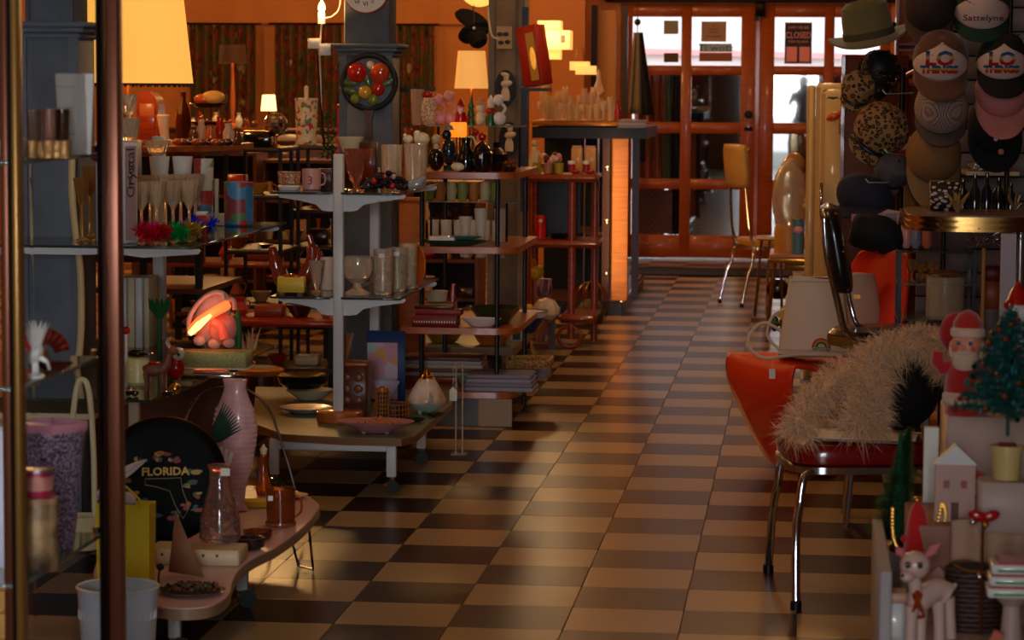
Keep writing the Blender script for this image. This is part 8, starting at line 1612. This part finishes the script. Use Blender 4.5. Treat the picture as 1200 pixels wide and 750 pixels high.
# tinsel tree
def needle_tree(name, label, loc, h, r, m, n_b, n_need, seed, pot=None, orn=0, trunk=True, z0=0, nl=.02, droop=.1, wire=.0025):
    o = thing(name, label, 'christmas tree', loc); rr = random.Random(seed)
    if trunk: T_('trunk', mat('tree_wire', (30, 60, 46), .5), o, [(0, 0, z0), (0, 0, z0+h)], wire*1.6, 6)
    nb = MB(); br = MB(); tips = []
    for k in range(n_b):
        t = (k+.5)/n_b; z = z0+h*(.16+.8*t); R_ = r*(1-t)**.85+.008; a = k*2.399
        d = Vector((math.cos(a), math.sin(a), .12-droop)); P = [Vector((0, 0, z)), Vector((0, 0, z))+d*R_*.6, Vector((0, 0, z))+d*R_+Vector((0, 0, .006))]
        br.tube(P, wire*.6, 4); tips.append(P[2]); m_ = int(n_need*R_/r)+5
        for j in range(m_):
            q = rr.random(); c = P[0].lerp(P[2], q); dd = Vector((rr.gauss(0, 1), rr.gauss(0, 1), rr.gauss(0, 1))).normalized()*nl*rr.uniform(.6, 1.1); w_ = dd.cross(Vector((.3, .5, .8))).normalized()*.0014
            nb.add([c-w_, c+w_, c+dd], [(0, 1, 2)])
    b1 = br.build('branches', _M.get('tree_wire') or m, o); q = nb.build('needles', m, o, smooth=False); q['kind'] = 'stuff'
    for k in range(orn):
        p = tips[int(k*(len(tips)-1)/max(1, orn-1))]; MB().ball((p.x, p.y, p.z-.008), .0062, 8).build('bead_ornament', (CHROME, GOLD, mat('teal_bead', (60, 150, 140), .15, 1), mat('rose_bead', (190, 90, 80), .2, .8))[k % 4], o)
    return o
Y = 5.2; s = U(Y); 
TM = mat('teal_tinsel_needles', (22, 100, 92), .35, .4)
zz = Zof(352, Y)-z2; zr2 = Zof(549, Y)-z2
t_ = needle_tree('tinsel_tree', 'small teal tinsel tree with shiny beads in a cream pot', S2_(1178, Y)+Vector((0, 0, zr2)), zz-.085-zr2, 62*s, TM, 64, 190, 5, orn=46, z0=.085, nl=.020, droop=.12)
L_('pot', mat('cream_pot', (206, 176, 110), .4, coat=.2), t_, [(15*s, 0), (18*s, 34*s), (19.5*s, 34*s), (19.5*s, 40*s), (17*s, 40*s), (.001, 34*s)], (0, 0, .0), 28); B('moss', mat('red_moss', (120, 30, 20), .8), t_, (0, 0, 39*s), (22*s, 22*s, 6*s), bev=.004)
B('snow_block', WS, t_, (0, 0, -zr2/2-.0006), (.11, .09, zr2-.0012), bev=.006)
# bottle brush tree
Y = 5.5; s = U(Y); hb_ = Zof(496, Y)-z2+.06
o = thing('bottle_brush_tree', 'dense dark green bottle-brush tree left of the white houses', 'christmas tree', on(1053, 5.62, z2-.12)); 
GN = mat('brush_green', (40, 120, 60), .8); b = MB(); rr = random.Random(61); H = Zof(500, Y)-o.location.z; lean = .035
L_('inner_cone', mat('brush_green_dark', (20, 70, 36), .9), o, [(.026, .03), (.004, H-.01)], seg=14)
o['label'] = 'dense dark green bottle-brush tree beside the front chair legs'
for k in range(5200):
    t = rr.random()**.8; z = .02+t*(H-.02); R_ = .054*(1-t)**.75*(1+.12*math.sin(t*26))+.004; a = rr.uniform(0, 2*pi); c = Vector((lean*(t-.5)*1.0, 0, z)); d = Vector((math.cos(a), math.sin(a), .25))*R_; w_ = Vector((-math.sin(a), math.cos(a), 0))*.0024
    b.add([c+d*.2-w_, c+d*.2+w_, c+d], [(0, 1, 2)])
q = b.build('bristles', GN, o, smooth=False); q['kind'] = 'stuff'; L_('base', DWOOD, o, [(.02, 0), (.022, .012), (.004, .03)], seg=14); 
B('riser_block', WS, o, (0, 0, -(z2-.12)/2-.0005), (.05, .05, z2-.12-.001))
# red felt elf hat with beads
Y = 5.12; s = U(Y); 
o = thing('red_felt_elf', 'bright red felt elf hat shape with gold beads behind the fawn', 'ornament', on(1068, 5.25, 0)); s = U(5.25); zb = Zof(641, 5.25); L_('stand', WS, o, [(.03, 0), (.03, zb)], seg=14)
MB().lathe([(17*s, 0), (16*s, 14*s), (13*s, 36*s), (9*s, 56*s), (1*s, 68*s)], (0, 0, zb), 18, wob=lambda a, z: .12*math.cos(3*a)).build('felt_cone', mat('bright_red_felt', (200, 18, 16), .9, sheen=.4), o); MB().ball((-12*s, -4*s, zb+22*s), 7*s, 10, (1, .5, .8)).build('felt_ear', _M['bright_red_felt'], o); MB().ball((0, 0, zb+68*s), 4*s, 10).build('gold_tip', GOLD, o)
o = thing('gold_bead_garland', 'string of small gold beads looped behind the red felt hat', 'garland', at(1092, 606, 5.3)); OG = o.location
PG = sm([at(a, b_, 5.28)-OG for a, b_ in ((1046, 596), (1046, 622), (1052, 642), (1070, 648), (1086, 636), (1098, 614), (1104, 590), (1108, 604), (1102, 628), (1090, 642))], 7); b = MB()
for p in PG: b.ball(p, .0042, 6)
q = b.build('beads', GOLD, o); q['kind'] = 'stuff'; T_('thread', GOLD, o, PG, .0008, 4); 
# fawn figurine
Y = 4.98; s = U(Y); FW = mat('pale_fawn_ceramic', (214, 178, 162), .3, coat=.5)
o = thing('ceramic_fawn', 'pale pink ceramic fawn with gold ribbon and pink ears', 'figurine', S1_(1088, Y), 0)
hz = Zof(640, Y)-z1
def q3(px, py, dy=0): p = at(px, py, Y); return (p.x-o.location.x, dy, p.z-o.location.z)
MB().tube(sm([q3(1072, 706, -.01), q3(1082, 700), q3(1098, 694, .02), q3(1110, 700, .03)], 4), [15*s]*4+[14*s]*4+[14*s]*3+[15*s]+[12*s], 16).build('body', FW, o)
MB().tube([q3(1074, 706, -.01), q3(1073, 690, -.014), q3(1070, 672, -.018)], [11*s, 8*s, 8*s], 14).build('neck', FW, o)
MB().ball(q3(1072, 660, -.02), 18*s, 18, (1.0, .95, .92)).build('head', FW, o); MB().ball(q3(1062, 670, -.05), 8*s, 14, (1.1, 1, .8)).build('muzzle', FW, o); MB().ball(q3(1056, 668, -.058), 2.4*s, 8).build('nose', BLACKG, o)
for dx, dy in ((1063, -.045), (1077, -.047)): MB().ball(q3(dx, 658, dy), 3.2*s, 10, (1, .5, 1)).build('eye', mat('eye_dark', (40, 24, 22), .2), o); T_('lash', BLACKM, o, [q3(dx-4, 655, dy-.002), q3(dx, 653, dy-.005), q3(dx+4, 655, dy-.002)], .0009, 5)
for a, b_ in (((1086, 650), (1102, 636)), ((1058, 650), (1050, 640))): MB().tube([q3(a[0], a[1], -.01), q3((a[0]+b_[0])/2, (a[1]+b_[1])/2, -.012), q3(b_[0], b_[1], -.01)], [3*s, 6*s, 1*s], 10).build('ear', mat('pink_ear', (214, 120, 124), .4, coat=.3), o)
for (x0, x1, dy) in ((1068, 1066, -.03), (1080, 1078, .0), (1100, 1102, .02), (1112, 1116, .05)): T_('leg', FW, o, [q3(x0, 706, dy), q3((x0+x1)/2, 722, dy), (q3(x1, 740, dy)[0], dy, .006)], [9*s, 7*s, 7*s], 12)
T_('tail', FW, o, [q3(1114, 698, .04), q3(1122, 690, .05)], [5*s, 2*s], 8)
RBN = mat('gold_ribbon', (196, 84, 30), .25, .6); T_('ribbon', RBN, o, [(q3(1073, 690)[0]+9.6*s*math.cos(t), -.014+9.6*s*math.sin(t), q3(0, 690)[2]) for t in [i*2*pi/20 for i in range(20)]], 2.2*s, 8, True)
MB().tube([q3(1070, 692, -.036), q3(1076, 704, -.05), q3(1082, 716, -.046)], [3*s, 3*s, 1*s], 8).build('ribbon_tail', RBN, o); MB().tube([q3(1078, 692, -.036), q3(1072, 704, -.05), q3(1068, 712, -.046)], [3*s, 3*s, 1*s], 8).build('ribbon_tail', RBN, o); MB().ball(q3(1074, 690, -.042), 3.4*s, 8).build('ribbon_knot', RBN, o)
# white little crate, houses
o = thing('white_house_box', 'small white louvred box left of the ceramic fawn', 'box', S1_(1048, 5.05)); s = U(5.05); B('body', WHITEP, o, (0, 0, 22*s), (24*s, .05, 44*s), bev=.002); B('roof', mat('tan_roof', (196, 150, 124), .5), o, (0, 0, 50*s), (28*s, .06, 12*s), bev=.003); B('front_panel', WHITEC, o, (0, -.0265, 20*s), (16*s, .003, 30*s), bev=.001)
for k, (px, Y, w_, h, m, lb) in enumerate(((1098, 5.22, 34, 62, mat('blush_card', (196, 140, 124), .7), 'blush pink card standing behind the ceramic fawn'), (1118, 5.3, 46, 84, mat('cream_card_house', (180, 150, 130), .7, noise=(20, (196, 150, 140))), 'tall cream cardboard house behind the gold bead string'))):
    s = U(Y); o = thing('card_house', lb, 'house ornament', on(px, Y, z1+.0006 if k == 0 else z2+.0006)); B('wall', m, o, (0, 0, h*s/2*.8), (w_*s, .03, h*s*.8)); MB().prism([(-w_*.55*s, 0), (w_*.55*s, 0), (0, h*.28*s)], -.018, .018, Matrix.Translation((0, 0, h*.8*s)) @ Matrix.Rotation(pi/2, 4, 'X')).build('gable', WHITEP if k else m, o)
    if k: B('door', mat('brown_door', (96, 50, 40), .6), o, (0, -.0155, 12*s), (9*s, .002, 22*s)); B('window', mat('rose_window', (150, 60, 80), .5), o, (10*s, -.0155, 44*s), (7*s, .002, 9*s)); B('window', mat('rose_window', (150, 60, 80), .5), o, (-10*s, -.0155, 44*s), (7*s, .002, 9*s))
o = thing('white_cottage', 'white cottage ornament with red roof trim between santa and the tree pot', 'house ornament', S2_(1134, 5.38)); s = U(5.38); B('wall', WHITEC, o, (0, 0, 22*s), (36*s, .05, 44*s), bev=.002); B('rose_window', _M['rose_window'], o, (-6*s, -.0265, 26*s), (8*s, .002, 10*s)); B('door', mat('tan_door', (170, 100, 60), .6), o, (9*s, -.0265, 14*s), (10*s, .002, 24*s)); MB().prism([(-22*s, 0), (22*s, 0), (0, 16*s)], -.03, .03, Matrix.Translation((0, 0, 44*s)) @ Matrix.Rotation(pi/2, 4, 'X')).build('roof', REDG, o)
o = thing('snow_blanket', 'quilted cream felt snow spilling over the stand edge', 'cloth', S2_(1160, 5.2)); rr = random.Random(71); b = MB()
b.grid(lambda u, v: ((-.075+.16*u), -.003-.075*v if v < .2 else -.018-.008*math.sin(u*14), (.012+.006*math.sin(u*9+v*4)) if v < .2 else .014-.075*(v-.2)/.8+.006*math.sin(u*11)), 24, 10).build('felt_sheet', mat('snow_felt', (180, 144, 120), .95, noise=(10, (186, 140, 112)), bump=(60, .5)), o, solid=.008)
for (px, Y, r, m, nm, lb) in ((1149, 5.1, 13, REDG, 'red_bow_ornament', 'red ribbon bow with gold ball below the tree pot'),):
    s = U(Y); o = thing(nm, lb, 'ornament', S1_(px, Y)); zz = Zof(592, Y)-z1; L_('pick', BRASS, o, [(.003, 0), (.003, zz)], seg=8); MB().ball((-6*s, 0, zz), r*.7*s, 12, (1.3, .5, .7), (0, .3, 0)).build('loop', m, o); MB().ball((8*s, 0, zz), r*.7*s, 12, (1.3, .5, .7), (0, -.3, 0)).build('loop', m, o); MB().ball((-12*s, -.01, zz-6*s), 4*s, 10).build('silver_ball', CHROME, o); MB().ball((2*s, -.015, zz-9*s), 4*s, 10).build('gold_ball', GOLD, o)
o = thing('dark_basket', 'dark brown wicker basket behind the ceramic fawn', 'basket', S1_(1140, 5.14)); s = U(5.14); b = MB()
L_('inner', mat('basket_dark', (44, 24, 18), .8), o, [(30*s, 0), (32*s, 30*s), (30*s, 78*s), (.001, 79*s)], seg=28, sy=.55)
for k in range(13): b.tube([(32.5*s*math.cos(t), 32.5*s*.55*math.sin(t), (4+k*5.8)*s+.0012*math.sin(t*12+k*pi)) for t in [i*2*pi/40 for i in range(40)]], .0036, 5, True)
b.build('weave', mat('basket_weave', (74, 44, 30), .6), o); T_('gold_loop', GOLD, o, sm([(-24*s, -.03, 80*s), (-12*s, -.045, 76*s), (8*s, -.05, 74*s), (14*s, -.05, 70*s)], 4), .0025)
MB().ball((4*s, -.055, 70*s), 4.5*s, 10).build('silver_bell', CHROME, o)
o = thing('striped_gift_books', 'stack of three white, green and red striped parcels at the right edge', 'gifts', S1_(1184, 4.86)); s = U(4.86); zz = Zof(682, 4.86)-z1
L_('stem', WS, o, [(26*s, 0), (14*s, .02), (10*s, zz-.02), (22*s, zz)], seg=20)
for k in range(3): B('parcel', WHITEC, o, (0+k*2*s, 0, zz+(6+k*14)*s), (60*s, .08, 11*s), bev=.003); B('green_band', mat('soft_green', (90, 140, 80), .5), o, (3*s+k*2*s, -.0405, zz+(5+k*14)*s), (52*s, .002, 3*s)); B('red_band', REDG, o, (4*s+k*2*s, .0, zz+(13+k*14)*s), (54*s, .074, 3*s))
o = thing('orange_cinnamon_stick', 'orange wooden stick leaning under the striped parcels', 'stick', S1_(1160, 4.80)); s = U(4.8); T_('stick', mat('orange_stick', (190, 84, 30), .5), o, [(-8*s, 0, 9*s), (10*s, 0, 44*s)], 8.5*s, 4); B('foot', mat('orange_stick', (190, 84, 30), .5), o, (-8*s, 0, 3*s), (14*s, .02, 6*s))
rr = random.Random(91)
for k, (px, py_, m, lb) in enumerate(((1130, 4.86, GOLD, 'gold ball in front of the dark basket'), (1142, 4.82, REDG, 'red bauble right of the gold ball at the bottom edge'), (1152, 4.9, _M['teal_bead'], 'teal bauble in the ornament heap at the bottom'), (1166, 4.78, GOLD, 'gold bauble under the orange stick'), (1176, 4.84, REDG, 'red bauble under the striped parcels'), (1190, 4.76, _M['rose_bead'], 'rose bauble at the lower right corner'), (1120, 4.84, _M['rose_bead'], 'rose bauble beside the fawn hind leg'))):
    s = U(py_); o = thing('glass_bauble', lb, 'ornament', S1_(px, py_), group='baubles at the lower right'); MB().ball((0, 0, 7*s), 7*s, 14).build('ball', m, o); L_('cap', GOLD, o, [(2*s, 13.4*s), (2*s, 16*s), (.001, 16*s)], seg=10)
o = thing('poinsettia_candy', 'red and white peppermint figure upper right behind the tinsel tree', 'ornament', S3_(1190, 5.7)); s = U(5.7); L_('body', WHITEC, o, [(16*s, 0), (18*s, 40*s), (14*s, 90*s), (.001, 100*s)], seg=20)
for k in range(5): T_('red_stripe', REDG, o, [(18.2*s*math.cos(t), 18.2*s*math.sin(t), (14+k*16+4*math.sin(t*2))*s) for t in [i*2*pi/20 for i in range(20)]], 3*s, 6, True)
MB().ball((0, 0, 112*s), 14*s, 14).build('head', WHITEC, o); MB().ball((-10*s, -8*s, 122*s), 7*s, 10).build('red_bow', REDG, o); L_('hat', REDG, o, [(15*s, 122*s), (10*s, 134*s), (.001, 150*s)], seg=16)

# ================================================================ PHOTOGRAPHER behind the camera, seen only in the door glass
o = thing('photographer', 'person raising a camera, reflected in the right door glass', 'person', (-.02, -.38, 0))
me = bpy.data.meshes.new('body'); 
V = [(0, 0, .92), (0, 0, 1.08), (0, .01, 1.24), (0, .02, 1.34), (0, .03, 1.42), (-.17, .0, 1.28), (-.24, .06, 1.08), (-.12, .26, 1.30), (-.07, .30, 1.37), (.17, .0, 1.28), (.24, .06, 1.08), (.12, .26, 1.30), (.07, .30, 1.37), (-.10, 0, .88), (-.11, .02, .48), (-.12, -.01, .06), (-.12, .11, .03), (.10, 0, .88), (.11, .02, .48), (.12, -.01, .06), (.12, .11, .03)]
E_d = [(0, 1), (1, 2), (2, 3), (3, 4), (2, 5), (5, 6), (6, 7), (7, 8), (2, 9), (9, 10), (10, 11), (11, 12), (0, 13), (13, 14), (14, 15), (15, 16), (0, 17), (17, 18), (18, 19), (19, 20)]
rd = [.14, .13, .15, .06, .055, .075, .05, .038, .03, .075, .05, .038, .03, .09, .065, .045, .04, .09, .065, .045, .04]
me.from_pydata(V, E_d, []); bo = bpy.data.objects.new('body', me); COL.objects.link(bo); bo.parent = o; bo.modifiers.new('skin', 'SKIN'); bo.modifiers.new('sub', 'SUBSURF').levels = 1
for k, sv in enumerate(me.skin_vertices[0].data): sv.radius = (rd[k], rd[k]*(.75 if k in (0, 1, 2) else 1)); sv.use_root = (k == 0)
me.materials.append(mat('dark_red_coat', (120, 30, 34), .8))
MB().ball((0, .03, 1.475), .088, 20, (.9, 1.05, 1.2)).build('head', mat('skin', (200, 140, 112), .5), o); MB().ball((0, -.005, 1.50), .098, 18, (.98, 1.02, 1.1)).build('hair', mat('dark_hair', (40, 28, 24), .7), o)
MB().ball((0, .125, 1.46), .014, 8, (1, 1.2, 1.3)).build('nose', _M['skin'], o)
B('camera_body', BLACKM, o, (0, .30, 1.415), (.13, .05, .09), bev=.01); L_('camera_lens', BLACKM, o, [(.035, 0), (.035, .03), (.001, .03)], (0, .325, 1.41), 18, rx=-pi/2)
for sx in (-1, 1):
    for k in range(4): T_('finger', _M['skin'], o, [(sx*.07, .30-.004*k, 1.385+.016*k), (sx*.068, .325, 1.388+.016*k), (sx*.052, .332, 1.388+.016*k)], [.009, .008, .007], 8)
    T_('thumb', _M['skin'], o, [(sx*.07, .28, 1.37), (sx*.05, .265, 1.38), (sx*.03, .268, 1.385)], [.01, .009, .007], 8)
